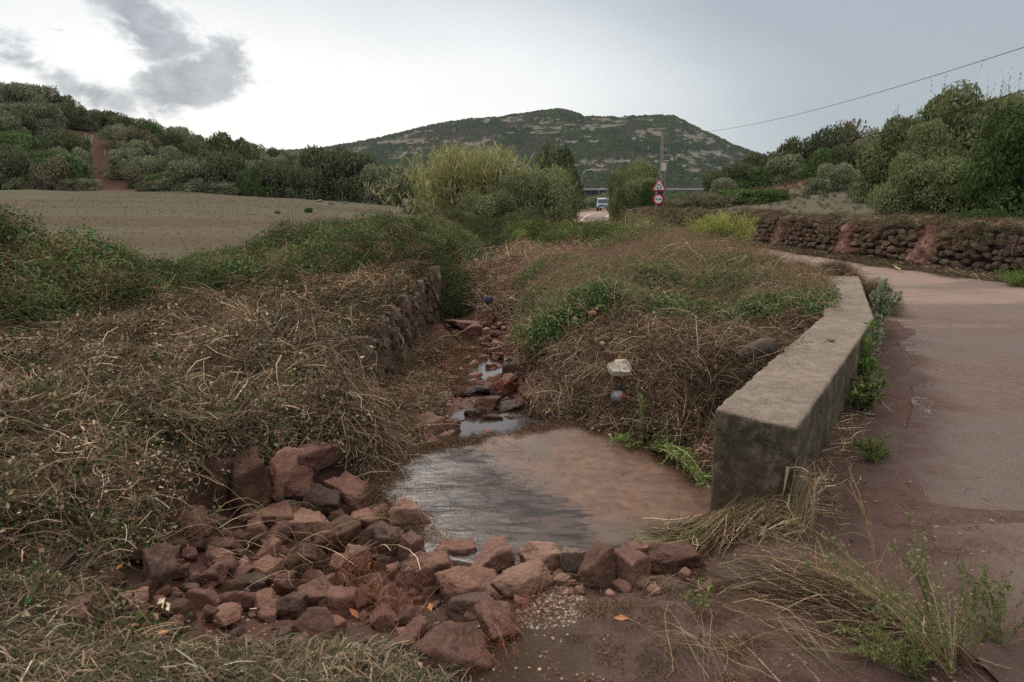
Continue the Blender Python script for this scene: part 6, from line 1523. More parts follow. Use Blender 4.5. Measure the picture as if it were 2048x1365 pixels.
# little truck coming round the bend
def truck():
    Yd = 112.0; x = (1205 - 1024) / 1395 * Yd; z = float(G(x, Yd)); e = empty('truck', (x, Yd, z + .02), radians(-17)); tag(e, 'small white flatbed truck coming round the bend', 'truck')
    wm_ = mat_plain('truck_white', (.62, .67, .72), .35, nz=.05); gl = mat_plain('truck_glass', (.06, .09, .11), .08, nz=.1); dk = mat_plain('truck_dark', (.03, .035, .045), .6); gy = mat_plain('truck_grey', (.16, .2, .24), .5)
    # cab: lofted profile (y, z) across the width
    prof = [(-.0, .55), (-.02, .75), (.0, 1.05), (.10, 1.22), (.42, 1.95), (.60, 2.05), (1.45, 2.08), (1.62, 1.95), (1.66, .55)]
    def loft(prof, w0, w1f, mat, name, par_):
        n = len(prof); mb = MB(); V = []
        for sx, f in ((-1, 1), (-1, 0), (1, 0), (1, 1)):
            for (y_, z_) in prof:
                k = w0 / 2 - (max(0, z_ - 1.1) * .10) - (.05 if f else 0)
                V.append((sx * k, y_ + (.04 if f and y_ < .5 else 0), z_))
        for a in range(3):
            for q in range(n - 1): mb_f = (a * n + q, a * n + q + 1, (a + 1) * n + q + 1, (a + 1) * n + q); fs.append(mb_f)
        mb.add(V, fs); mb.F.append(np.array([list(range(n))[::-1]])); mb.M.append(np.zeros(1)); mb.F.append(np.array([[3 * n + q for q in range(n)]])); mb.M.append(np.zeros(1)); return mb.build(name, mat, par_)
    fs = []
    cab = loft(prof, 1.9, 0, wm_, 'cab', e)
    MB().add([(-.78, .065, 1.27), (.78, .065, 1.27), (.71, .36, 1.88), (-.71, .36, 1.88)], [(0, 1, 2, 3)]).build('windscreen', gl, cab)
    for s in (-1, 1): MB().add([(s * .955, .35, 1.25), (s * .955, 1.3, 1.25), (s * .885, 1.3, 1.85), (s * .885, .6, 1.85)], [(0, 1, 2, 3)]).build('side_window', gl, cab)
    MB().box((0, -.04, .93), (1.3, .06, .10)).build('grille', dk, e); MB().box((0, -.08, 1.06), (.22, .04, .12)).build('badge', dk, e)
    MB().box((0, -.08, .62), (1.92, .22, .28)).build('bumper', gy, e); MB().box((0, -.20, .55), (.52, .02, .12)).build('number_plate', M['white'], e)
    for s in (-1, 1):
        MB().box((s * .74, -.06, .82), (.28, .08, .16)).build('headlight', mat_plain('headlight', (.7, .72, .74), .15), e)
        MB().box((s * 1.08, .05, 1.5), (.14, .10, .34)).build('mirror', dk, e)
        for yy_ in (.55, 3.3):
            wv = MB().tube([(s * .72, yy_, .36), (s * .94, yy_, .36)], .36, 18).build('wheel', M['rubber'], e); MB().tube([(s * .93, yy_, .36), (s * .955, yy_, .36)], .19, 12).build('rim', M['steel'], wv)
    MB().box((0, 2.4, .62), (.8, 4.3, .16)).build('chassis', dk, e)
    MB().box((0, 3.05, .86), (1.95, 2.7, .10)).build('bed', gy, e)
    for s in (-1, 1): MB().box((s * .96, 3.05, 1.08), (.04, 2.7, .36)).build('bed_side', gy, e)
    MB().box((0, 4.38, 1.08), (1.9, .04, .36)).build('tailboard', gy, e)
truck()

# antenna-like tree on the summit, small far house
xs_ = (1317 - 1024) / 1395 * 1498; mb = MB(); zt_ = pz(240, 1498)
es = empty('summit_tower', (xs_, 1498, zt_ - 3)); tag(es, 'tiny dark mast on the right-hand summit of the mountain', 'mast')
MB().box((0, 0, 4), (1.2, 1.2, 8)).build('mast', M['wood'], es); MB().box((0, 0, 9.2), (4.2, 3, 3.4)).build('platform', M['wood'], es)
hs = empty('house', (-55, 420, 0)); hx = (868 - 1024) / 1395 * 420; hs.location = (hx, 420, pz(372, 420) - 2); tag(hs, 'tiny white far house at the foot of the mountain', 'house')
MB().box((0, 0, 2), (7, 6, 4)).build('wall', M['white'], hs); MB().add([(-3.8, -3.3, 4), (3.8, -3.3, 4), (3.8, 0, 5.4), (-3.8, 0, 5.4), (3.8, 3.3, 4), (-3.8, 3.3, 4)], [(0, 1, 2, 3), (3, 2, 4, 5)]).build('roof', M['rail'], hs)

# thin fence posts in the field
rs = np.random.RandomState(95)
for k, (px, py) in enumerate(((293, 431), (344, 431), (318, 432), (398, 430), (412, 429), (446, 432), (470, 428), (474, 430), (494, 428), (500, 430), (250, 433), (560, 430), (590, 428))):
    p = hit(px, py, 0); hgt = rs.uniform(.5, .95)
    tag(MB().tube([(0, 0, -.1), (rs.normal(0, .08), 0, hgt * .6), (rs.normal(0, .2), 0, hgt)], .018, 5).build('fence_post', M['wood'], loc=tuple(p)), 'thin leaning wooden stake in the old fence line across the field', 'post', 'stakes of the old fence line')
for px, py, lb in ((617, 426, 'dark green low bush alone in the field by the fence line'), (555, 428, 'tiny fresh green tuft alone in the field')):
    p = hit(px, py); tree('near_dark' if px > 600 else 'near_will', p[0], p[1], .75 if px > 600 else .5, .38 if px > 600 else .25, lb, trunk=False, name='bush', cat='bush')
# white tree guards planted on the hillside
for k in range(30):
    px = rs.uniform(60, 260) if k < 24 else rs.uniform(265, 345); Yd = rs.uniform(118, 134); x = (px - 1024) / 1395 * Yd
    tag(MB().tube([(0, 0, -.1), (0, 0, rs.uniform(.8, 1.3))], .045, 5).build('tree_guard', M['white'], loc=(x, Yd, float(G(x, Yd)))), 'thin white tree guard on the bare hillside', 'tree guard', 'white tree guards on the hillside')
# pale outcrop stones by the hillside track and at the field corner
for k, (px, py) in enumerate(((200, 345), (212, 352), (190, 338), (520, 383), (535, 386), (617, 397), (690, 408), (640, 404), (664, 410))):
    p = hit(px, py); place_rock(k % 8, (p[0], p[1], p[2] + .1), (rs.uniform(.25, .6), .3, rs.uniform(.15, .3)), rs.rand() * 3, (0, 0), 'rock_pale', 'stone', 'pale stone lying at the foot of the wooded hillside', 'pale stones at the hillside foot', True, 'stone')

# ------------------------------------------------------------------ foreground grasses, weeds and stalk bundles
def strands_along(rs, pts, n, spread, l0, l1, w0, w1, pal, yawf, sd=.25, pit=(.0, .2), arch=.05, seg=5):
    """loose stalks laid along given ground points, heading yawf"""
    mb = MB()
    V, F, C = strand_vf(rs, n, .001, l0, l1, w0, w1, sd, pit, arch, (0, .01), pal, .35, seg)
    k = (seg + 1) * 2; V = V.reshape(n, k, 3); q = rs.randint(len(pts), size=n); a = np.asarray(yawf)[q] if np.ndim(yawf) else np.full(n, yawf)
    ca, sa = np.cos(a)[:, None], np.sin(a)[:, None]; x = V[..., 0] * ca - V[..., 1] * sa; y = V[..., 0] * sa + V[..., 1] * ca
    P = np.asarray(pts)[q] + rs.normal(0, 1, (n, 3)) * spread; x += P[:, 0:1]; y += P[:, 1:2]; z = V[..., 2] + np.abs(P[:, 2:3])
    z = np.maximum(z, .004) + np.minimum(GD(x, y), GD(P[:, 0:1], P[:, 1:2]) + .06); mb.add(np.stack([x, y, z], -1).reshape(-1, 3), F, C); return mb
def sheet_pts(px): return np.array([[*hit(a, b)[:2], 0.0] for a, b in px])
def seg_pts(a, b, n, h=0.0): p, q = hit(*a), hit(*b); s = np.linspace(0, 1, n)[:, None]; P = (p * (1 - s) + q * s)[:, :2]; return np.c_[P, np.full(n, h)]
def bundle(name, pts, n, spread, l, w, pal, yaw, label, seed, sd=.25, pit=(.0, .2), arch=.05, cat='stalks', kind='stuff'):
    rs = np.random.RandomState(seed); return tag(strands_along(rs, pts, n, spread, *l, *w, pal, yaw, sd, pit, arch).build(name, M['stalk']), label, None, kind=kind)
TAN = np.array([(.42, .32, .20), (.33, .24, .145), (.24, .165, .10), (.5, .4, .27), (.17, .115, .07), (.19, .19, .09)])
TANF = TAN * .72
GTAN = np.array([(.16, .18, .07), (.24, .23, .11), (.36, .29, .17), (.12, .14, .05), (.42, .34, .2), (.09, .11, .04)])
ROOT = np.array([(.22, .09, .055), (.17, .07, .045), (.27, .13, .08), (.12, .05, .035)])
# straw wrapped round the near end of the parapet
a = seg_pts((1345, 1085), (1500, 1040), 8, .05); b_ = seg_pts((1500, 1045), (1610, 1000), 5, .04)
bundle('wrapped_straw', np.vstack([a, b_]), 760, [.06, .05, .03], (.14, .4), (.002, .0042), np.vstack([TAN * .8, BROWN, GTAN[:2]]), .52, 'bundle of straw wrapped round the foot of the parapet\'s near end', 501, .5, (-.05, .15), .03)
bundle('wrapped_straw', seg_pts((1400, 1100), (1530, 1060), 8, .0), 500, [.07, .05, .02], (.12, .4), (.003, .006), BROWN, .5, 'dark muddy straw beneath the bundle at the parapet end', 502, .6)
bundle('wrapped_straw', seg_pts((1340, 1095), (1400, 1075), 5, .02), 260, [.05, .04, .03], (.15, .35), (.003, .005), GTAN, .1, 'frayed ends of the straw bundle reaching over the slab', 503, .5, (0, .3))
bundle('verge_straw', seg_pts((1625, 975), (1715, 830), 10, .0), 330, [.06, .06, .01], (.08, .26), (.0025, .0045), TAN * .85, .9, 'loose tan straw along the road-side foot of the parapet', 504, .8, (0, .1), .02)
bundle('verge_straw', seg_pts((1700, 800), (1745, 600), 12, .03), 420, [.08, .2, .03], (.15, .5), (.003, .005), TAN * .7, 1.2, 'straw caught behind weeds along the middle of the parapet', 505, .8, (0, .3))
# debris tangled over the far end of the parapet
def tangle(name, c, R, n, protos, label, seed, h=.3, scl=(.5, .9), tb=(1, 1, 1), z0=0.0, base=None):
    rs = np.random.RandomState(seed); th = rs.rand(n) * 6.3; ct = rs.uniform(0, 1, n); st = np.sqrt(1 - ct * ct); rr = rs.uniform(.6, 1.05, n)
    x = c[0] + R[0] * st * np.cos(th) * rr; y = c[1] + R[1] * st * np.sin(th) * rr; z = (G(x, y) if base is None else base) + z0 + ct * h * rr
    N = np.stack([st * np.cos(th), st * np.sin(th), ct + .25], 1); N /= np.linalg.norm(N, axis=1)[:, None]
    return scatter(name, protos, np.stack([x, y, z], 1), N, rs.uniform(0, 6.3, n), rs.uniform(*scl, n), tints(rs, n, .6, 1.1, tb), M['straw'], label, seed)
tangle('end_tangle', (4.95, 10.35), (.42, .4), 120, P_BROWN + P_TWIG + P_GREENBITS[:1], 'brown and green tangle draped over the far end of the parapet', 506, .52)
tangle('end_tangle', (5.22, 9.75), (.14, .55), 60, P_BROWN + P_TWIG, 'brown twig mass hanging down the road side of the parapet\'s far end', 507, .40, (.35, .6))
tangle('end_tangle', (4.15, 9.9), (.35, 1.0), 110, P_BROWN[:2] + P_TWIG + P_TUFT, 'olive-brown grass leaning on the stream side of the parapet\'s far end', 508, .38, tb=(1.0, 1.1, .8))
# big brown heap beside the road beyond the parapet
tangle('flood_heap', (3.4, 11.2), (.9, .8), 200, P_BROWN + P_TWIG, 'large heap of brown stalks piled beyond the far end of the parapet', 509, .2, (.8, 1.2), (.95, .92, .9))
# pale roots dangling over the rubble
bundle('root_tangle', seg_pts((690, 1160), (800, 1250), 8, .05), 420, [.07, .06, .05], (.06, .24), (.0012, .003), ROOT * 1.15, .3, 'tangle of thin orange-brown roots over the rubble', 511, 2.0, (0, 1.2), .3)
bundle('root_tangle', seg_pts((840, 1050), (890, 1110), 6, .02), 240, [.04, .04, .04], (.05, .16), (.001, .0025), ROOT, .3, 'fine red roots on the muddy edge right of the pale pink block', 512, 2.0, (0, 1.2), .3)
bundle('root_tangle', seg_pts((980, 1330), (1060, 1215), 8, .02), 300, [.06, .05, .03], (.06, .22), (.001, .0025), ROOT * .9, .8, 'fine roots and twigs at the edge of the red mud in front', 513, 2.0, (0, 1.0), .2)
# foreground heap of paler grass at the bottom left
rs = np.random.RandomState(514)
x, y = region(2600, -2.6, .05, 1.35, 2.35, lambda x, y: (y < np.interp(x, [-2.6, -1.6, -1.3, -.9, -.45, -.2, .05], [2.6, 2.35, 2.0, 2.12, 2.08, 1.75, 1.55])), rs)
P, N = ground_pts(x, y, 0, rs, .07); P[:, 2] += .05 * fbm(x * 4, y * 4, 0, 2, 5)
P_FG = [clump_straw(pr, 95, .13, .06, .26, .0018, .0045, leaves=12, yaw_sd=1.3, pitch=(0, .8), arch=.15, pal=np.vstack([STRAW[:4], OLIVE[:2] * 1.8, BROWN[2:3]]), lpal=np.vstack([STRAW[:4], GREENS[:1] * 1.2, BROWN])) for _ in range(4)]
scatter('foreground_grass', P_FG, P, N, rs.uniform(0, 6.3, len(x)), rs.uniform(.6, 1.1, len(x)), tints(rs, len(x), .45, 1.0), M['straw'], 'heap of torn pale grass and leaves along the bottom left edge', 515)
# loose long bits lying on the mound for scale
rs = np.random.RandomState(516); q = rs.rand(400, 2); Pm = np.c_[-4.6 + 3.3 * q[:, 0], 2.4 + 5.5 * q[:, 1], np.full(400, .06)]; Pm = Pm[~in_poly(Pm[:, 0], Pm[:, 1], PIT) & (Pm[:, 0] < np.interp(Pm[:, 1], [2, 4.2, 6, 8], [-1.3, -1.2, -1.65, -1.8]))]
bundle('loose_stalks', Pm, 420, [.05, .05, .03], (.2, .7), (.002, .0045), TAN * .85, .5, 'long pale stalks lying loose over the straw mound', 517, .8, (-.02, .22), .08)
bundle('loose_stalks', Pm[::2], 160, [.05, .05, .02], (.2, .7), (.006, .013), BROWN, .5, 'dark broken twigs among the straw mound', 518, 1.0, (-.02, .3), .08)
rs = np.random.RandomState(519); q = rs.rand(260, 2); Pm = np.c_[.8 + 2.6 * q[:, 0], 5.6 + 5 * q[:, 1], np.full(260, .1)]; Pm = Pm[inC(Pm[:, 0], Pm[:, 1])]
bundle('loose_stalks', Pm, 420, [.05, .05, .05], (.3, 1.0), (.003, .007), np.vstack([TAN[:3] * .8, BROWN]), 2.6, 'long brown stalks lying over the debris before the parapet', 520, .8, (-.02, .35), .12)
bundle('loose_stalks', seg_pts((1150, 830), (1420, 900), 12, .02), 420, [.1, .1, .04], (.25, .7), (.0025, .005), BROWN, 2.8, 'wet brown stalks overhanging the back of the slab', 521, .5, (-.05, .25), .08)

# weeds in the right foreground
def weed_px(name, base_, tips, label, seed, leafpal, stempal, leaf=.02, nleaf=26, w=.0035, branch=5, cat='weed', h0=0.0):
    """stems from one root towards measured tips (px, py, distance factor), with side sprigs and small leaves"""
    r = np.random.RandomState(seed); b0 = hit(*base_); e = empty(name, tuple(b0)); tag(e, label, cat); st = MB(); lf = MB()
    for tp_ in tips:
        Yt = b0[1] * (tp_[2] if len(tp_) > 2 else 1.0); t = at(tp_[0], tp_[1], Yt) - b0; t[2] = max(t[2], float(GD(b0[0] + t[0], b0[1] + t[1])) - b0[2] + .012); L = np.linalg.norm(t)
        s = np.linspace(0, 1, 9)[:, None]; arc = np.array([0, 0, 1.]) * (L * .12) * 4 * s * (1 - s) + np.cumsum(r.normal(0, L * .008, (9, 3)), 0); C_ = t * s + arc
        C_ += r.normal(0, .006, 3) * (1 - s)
        st.add(*tube_vf(C_, np.linspace(w, w * .35, 9), 4), stempal[r.randint(len(stempal))])
        for k in range(branch):
            f = r.uniform(.25, .98); p = np.array([np.interp(f, s[:, 0], C_[:, a]) for a in range(3)]); d = t / L + r.normal(0, .5, 3) + [0, 0, .25]; d /= np.linalg.norm(d); l = L * r.uniform(.08, .26) * (1.15 - f * .6)
            Q = p + d * l * np.linspace(0, 1, 4)[:, None] + np.array([0, 0, .1 * l]) * (np.linspace(0, 1, 4) ** 2)[:, None]; st.add(*tube_vf(Q, np.linspace(w * .5, w * .2, 4), 3), stempal[r.randint(len(stempal))])
            m_ = max(2, int(nleaf / branch)); i = r.rand(m_); lf.add(*leaf_vf(r, p + d * l * i[:, None], leaf, .4, leafpal, .2, dirv=np.tile(d, (m_, 1))))
        m_ = nleaf // 2; i = r.rand(m_); Pn = np.stack([np.interp(i, s[:, 0], C_[:, a]) for a in range(3)], 1); lf.add(*leaf_vf(r, Pn, leaf * 1.1, .45, leafpal, .2, dirv=np.tile(t / L, (m_, 1))))
    st.build('stem', M['stalk'], e); lf.build('leaves', M['treeleaf'], e); return e
GS = [(.16, .16, .07), (.22, .18, .10), (.12, .14, .05)]; TS = [(.38, .27, .16), (.30, .21, .13), (.24, .17, .10)]
GL = np.array([(.10, .13, .045), (.13, .16, .055), (.07, .095, .035), (.17, .18, .075)]); PL = np.array([(.14, .16, .08), (.19, .19, .10), (.10, .13, .055), (.25, .2, .12)])
rw = np.random.RandomState(601)
fan = lambda cx_, cy_, wx, wy, n, d0=.9, d1=1.15: [(cx_ + rw.uniform(-wx, wx), cy_ + rw.uniform(-wy, wy), rw.uniform(d0, d1)) for _ in range(n)]
weed_px('weed', (1800, 1240), [(1500, 1060, 1.2), (1560, 1100, 1.15), (1480, 1110, 1.12), (1620, 1090, 1.15), (1600, 1130, 1.1), (1540, 1075, 1.2), (1660, 1110, 1.1), (1450, 1090, 1.15), (1580, 1050, 1.2), (1520, 1130, 1.1), (1700, 1120, 1.1), (1640, 1060, 1.15)], 'flattened olive-green weed fanning towards the parapet from the lower right', 602, PL, GS + TS, .016, 46, .0028, 12)
weed_px('weed', (1770, 1250), [(1702, 935, 1.05), (1690, 960, 1.0)], 'tall thin tan stalk standing up in the right foreground', 603, PL, TS, .012, 16, .0045, 6)
weed_px('weed', (1860, 1250), fan(1800, 1110, 60, 80, 7), 'sprawling small-leaved weed at the right of the tan stalk', 604, PL, GS, .018, 40, .0025, 9)
weed_px('weed', (1930, 1330), fan(1900, 1200, 140, 90, 18, .97, 1.15), 'bushy green weed at the bottom right corner', 605, GL, GS, .013, 54, .0018, 12)
weed_px('weed', (2000, 1300), fan(1985, 1190, 90, 80, 12, .97, 1.1), 'dark green leafy weed at the right frame edge', 606, GL * .9, GS, .015, 46, .002, 9)
weed_px('weed', (1830, 1355), fan(1770, 1290, 140, 45, 36, .9, 1.1), 'low bright green weed spreading along the bottom right edge', 607, GL * 1.1, GS, .012, 44, .0022, 9)
weed_px('weed', (1900, 1345), fan(1780, 1180, 160, 60, 22, .95, 1.15), 'tan and green weed stalks matted across the right foreground', 608, PL, TS + GS, .014, 30, .0026, 8)
weed_px('weed', (1590, 1210), [(1655, 1190, 1), (1600, 1165, 1.05), (1545, 1185, 1.03)], 'small sprig in the mud of the foreground', 609, GL, GS, .02, 14, .002, 3)
weed_px('weed', (1408, 1225), [(1400, 1160, 1.0), (1385, 1185, 1.0), (1425, 1170, 1.03), (1360, 1200, 1.0)], 'small yellow-green sprig in the red mud near the pool', 610, GL * 1.3, GS, .02, 18, .002, 3)
weed_px('weed', (1745, 1285), [(1790, 1195, 1), (1760, 1200, .98), (1700, 1235, 1.04)], 'little leafy weed by the dark stone in the foreground', 611, GL, GS, .022, 22, .0025, 4)
bundle('dry_stalks', seg_pts((1500, 1130), (1900, 1310), 14, .01), 400, [.10, .08, .01], (.12, .45), (.0013, .0026), TANF, 2.55, 'flattened dry stalks lying across the right foreground', 612, .5, (-.02, .1), .02)
bundle('dry_stalks', seg_pts((1560, 1180), (1840, 1300), 10, .0), 420, [.08, .05, .02], (.15, .45), (.003, .006), BROWN * .8, 2.55, 'dark muddy stalks under the weeds in the right foreground', 613, .4, (-.02, .15), .05)
bundle('dry_stalks', seg_pts((1350, 1300), (1480, 1350), 8, .01), 70, [.06, .04, .015], (.2, .45), (.0014, .0026), TANF, 2.1, 'curved tan stalks on the red mud at the bottom centre-right', 614, .5, (.0, .4), .15)
bundle('dry_stalks', seg_pts((1480, 1220), (1640, 1330), 8, .01), 90, [.07, .05, .015], (.15, .4), (.0013, .0026), TANF, 2.2, 'thin dry stalks combed across the red mud', 615, .35, (.0, .25), .1)
bundle('dry_stalks', seg_pts((1010, 1165), (1600, 1190), 16, .005), 130, [.07, .03, .006], (.08, .28), (.002, .004), np.vstack([GTAN, BROWN]), .1, 'scattered bits of grass in front of the pool stones', 616, .9, (.0, .2), .1)
bundle('dry_stalks', seg_pts((1270, 1100), (1300, 1115), 4, .08), 60, [.03, .02, .01], (.06, .14), (.002, .004), GTAN, .3, 'tuft of grass lying on the muddy dark rock by the pool', 617, 1.5)
bundle('rubble_stalks', seg_pts((380, 1060), (780, 1180), 14, .14), 110, [.22, .2, .05], (.15, .5), (.002, .0045), TAN, .6, 'thin dry stalks fallen across the rubble', 622, 1.2, (-.05, .5), .15)
bundle('twigs', seg_pts((1000, 1200), (1900, 1000), 24, .004), 200, [.2, .2, .004], (.03, .12), (.003, .006), BROWN * .6, .8, 'dark twig fragments scattered over the mud and road edge', 618, 2)
# fine grass combed over the wet slab
rs = np.random.RandomState(619); q = rs.rand(500, 2); Ps_ = np.c_[-.95 + 2.2 * q[:, 0], 3.1 + 2.1 * q[:, 1]]; Ps_ = Ps_[in_poly(Ps_[:, 0], Ps_[:, 1], SLAB * [.93, .97] + [0, .1])]
def flat_strands(pts, n, sp, l, wv, pal, yaw, sd, seed, zf):
    r = np.random.RandomState(seed); V, F, C = strand_vf(r, n, .001, *l, *wv, sd, (0, .02), .0, (0, .001), pal, .8, 5); V = V.reshape(n, 12, 3); qq = r.randint(len(pts), size=n); a = yaw + 0 * qq
    x = V[..., 0] * np.cos(a)[:, None] - V[..., 1] * np.sin(a)[:, None] + (pts[qq, 0] + r.normal(0, sp, n))[:, None]; y = V[..., 0] * np.sin(a)[:, None] + V[..., 1] * np.cos(a)[:, None] + (pts[qq, 1] + r.normal(0, sp, n))[:, None]
    z = zf(x, y) + .003 + r.rand(n)[:, None] * .004; return MB().add(np.stack([x, y, z], -1).reshape(-1, 3), F, C)
lf_ = Ps_[Ps_[:, 0] < .1]
tag(flat_strands(lf_, 900, .05, (.08, .32), (.0012, .0026), BROWN * .35, -.1, .5, 620, slab_z).build('slab_grass', M['stalk']), 'dark fine grass combed by water over the left of the slab', kind='stuff')
tag(flat_strands(Ps_, 200, .08, (.03, .12), (.0015, .003), BROWN * .5, -.1, 1.5, 621, slab_z).build('slab_grass', M['stalk']), 'short dark grass bits stranded on the dry side of the slab', kind='stuff')

p_ = hit(1014, 922); tag(strands_along(np.random.RandomState(622), np.array([[p_[0], p_[1], .05]]), 46, [.022, .012, .01], .03, .09, .002, .004, BROWN * .5, .2, 2.5, (0, 1.2), .3).build('twig_knot', M['stalk']), 'small dark knot of twigs stranded in the middle of the slab', 'twigs')

# plants at the parapet
weed_px('weed', (1735, 780), fan(1728, 690, 22, 45, 14, .98, 1.04), 'upright light green weed growing against the parapet\'s road side', 631, np.array([(.10, .17, .04), (.14, .21, .06), (.08, .14, .035)]), GS, .045, 34, .005, 5)
weed_px('weed', (1730, 820), fan(1728, 780, 45, 42, 22, .95, 1.05), 'bushy dark green weed below the upright light green one', 632, GL, GS, .042, 40, .004, 6)
weed_px('weed', (1745, 925), fan(1743, 897, 36, 24, 22, .97, 1.05), 'low green cushion of weed in the mud beside the road', 633, GL * .9, GS, .022, 40, .002, 6)
SAGE = np.array([(.21, .235, .155), (.27, .29, .19), (.16, .19, .12)])
weed_px('weed', (1752, 665), [(1760, 575, 1.0), (1772, 568, 1.0), (1782, 580, 1.0), (1748, 590, 1.0), (1790, 590, .98), (1765, 600, 1), (1755, 640, .95), (1742, 700, .9), (1750, 715, .88), (1738, 690, .9), (1775, 615, 1), (1760, 560, 1.02), (1795, 600, .97)], 'pale sage-green plant beside the bend of the parapet', 634, SAGE, [(.2, .22, .15)], .05, 90, .007, 7)
weed_px('weed', (1285, 905), [(1283, 792, 1.0), (1278, 800, 1.0), (1288, 810, 1.0), (1280, 830, 1.0), (1275, 850, 1.0)], 'upright pale green plant leaning at the back of the slab', 635, PL * 1.3, [(.2, .24, .1)], .022, 60, .005, 14)
weed_px('weed', (1290, 905), [(1225, 880, .98), (1215, 885, .99), (1240, 870, 1.0), (1410, 960, .80), (1400, 930, .86), (1415, 985, .77), (1380, 925, .88), (1350, 905, .93), (1330, 885, .97), (1420, 970, .79), (1390, 950, .84), (1360, 880, .96), (1320, 900, .95), (1250, 895, .97), (1408, 975, .78)], 'green plant swept flat over the edge of the slab towards the parapet', 636, np.array([(.12, .17, .05), (.16, .21, .07), (.2, .24, .1)]), [(.24, .27, .12), (.18, .2, .08)], .028, 60, .0055, 10)
# long bramble cane sticking out of the hedge and upright twigs
weed_px('bramble_cane', (300, 560), [(90, 468, .8), (180, 505, .85), (230, 520, .9)], 'long arching bramble cane with leaves against the field', 637, GL * .8, [(.12, .07, .05)], .06, 22, .006, 5, 'bramble')
weed_px('bramble_cane', (120, 600), fan(70, 470, 60, 25, 9, .9, 1.0), 'loose bramble shoots standing above the thicket at the left edge', 638, GL * .9, [(.12, .1, .05)], .06, 24, .005, 5, 'bramble')
weed_px('bramble_cane', (640, 560), fan(560, 480, 60, 25, 10, 1.0, 1.1), 'loose bramble shoots above the middle of the thicket', 639, GL * .9, [(.14, .09, .05)], .06, 22, .005, 5, 'bramble')
weed_px('dock_stalk', (378, 508), [(352, 462, 1.0)], 'lone brown seed stalk standing in front of the field', 640, BROWN, [(.12, .07, .05)], .05, 10, .01, 2)

# canes
def cane(pa, pb, la, lb, r, label, col=(.42, .34, .2)):
    A_ = hit(*pa) if la is None else at(*pa, la); B_ = hit(*pb) if lb is None else at(*pb, lb); s = np.linspace(0, 1, 6)[:, None]; P = A_ * (1 - s) + B_ * s + np.random.RandomState(int(pa[0])).normal(0, .01, (6, 3))
    return tag(MB().tube(P, np.linspace(r, r * .7, 6), 6, col).build('cane', M['stalk'], smooth_=True), label, 'cane')
ya = hit(1452, 560)[1]
cane((1452, 560), (1370, 485), ya, ya - .1, .02, 'long pale cane slanting up left out of the brown heap'); cane((1455, 560), (1492, 512), ya, ya, .016, 'pale cane slanting up right from the same spot in the brown heap'); cane((1448, 560), (1500, 530), ya, ya, .008, 'thin tan cane low in the brown heap')
yb = hit(560, 622)[1]; cane((545, 622), (622, 602), yb, yb, .018, 'pale cane lying before the bramble thicket')
yb = hit(703, 690)[1]; cane((703, 700), (703, 612), yb, yb, .011, 'upright thin cane by the first coping stone', (.32, .24, .13))
yb = hit(240, 712)[1]; cane((238, 712), (248, 668), yb, yb, .012, 'upright pale cane with a reddish tip in the straw mound', (.45, .36, .24)); cane((246, 710), (252, 676), yb, yb, .009, 'second upright cane beside the one with a reddish tip')
cane((1770, 520), (1800, 540), hit(1770, 525)[1] , hit(1800, 548)[1], .02, 'pale cane lying across the debris at the foot of the drystone wall')
yb = hit(480, 690)[1]; cane((470, 660), (478, 690), yb, yb, .012, 'short grey stake stub beside the burnt stump', (.2, .16, .12))

# hanging black cable
P = [at(852, 560, 11.8), at(868, 585, 11.4), at(878, 620, 11.0), at(888, 650, 10.6), at(905, 668, 10.2), at(925, 690, 9.6)]
tag(MB().tube(np.array(P), .016, 6, (.3, .3, .3)).build('black_cable', M['rubber'], smooth_=True), 'black cable hanging down over the stream\'s bank wall', 'cable')

# ------------------------------------------------------------------ litter
def slab_piece(px, py, wpx, hpx, th, mat, label, rz=0., tilt=.2, shape=None, name='board', cat='board', lift=.02):
    p = hit(px, py); lift = lift + .12 * bool(inC(p[0], p[1])); k = p[1] / 1395.0; w_ = wpx * k; d_ = hpx * k / sin(PITCH + atan((py - 682) / 1365)) * 1.0
    r = np.random.RandomState(int(px)); n = 14; a = np.linspace(0, 2 * pi, n, endpoint=False); sq = 1 / np.maximum(np.abs(np.cos(a)), np.abs(np.sin(a))); rad = np.minimum(sq, 1.22) * r.uniform(.9, 1.04, n)
    V = np.concatenate([np.c_[rad * np.cos(a) * w_ / 2, rad * np.sin(a) * d_ / 2, np.full(n, z)] for z in (0, th)]); mb = MB(); mb.add(V, np.stack([np.arange(n), (np.arange(n) + 1) % n, (np.arange(n) + 1) % n + n, np.arange(n) + n], 1)); mb.F.append(np.array([np.arange(n) + n])); mb.M.append(np.zeros(1)); mb.F.append(np.array([np.arange(n)[::-1]])); mb.M.append(np.zeros(1))
    o = mb.build(name, mat); o.location = (*p[:2], p[2] + lift); o.rotation_euler = (tilt, 0, rz); tag(o, label, cat); return o, p
M['foam'] = mat_plain('dirty_cream_foam', (.52, .45, .36), .8, nz=.25, scale=9)
bo, bp = slab_piece(1236, 800, 50, 13, .045, M['foam'], 'cream broken foam board lying on the brown debris', .1, .38, lift=.13)
place_rock(4, (bp[0] - .085, bp[1] + .04, bp[2] + .36), (.05, .045, .045), .4, (0, 0), 'rock_brown', 'stone', 'brown stone resting on the corner of the cream foam board', None, True, 'stone')
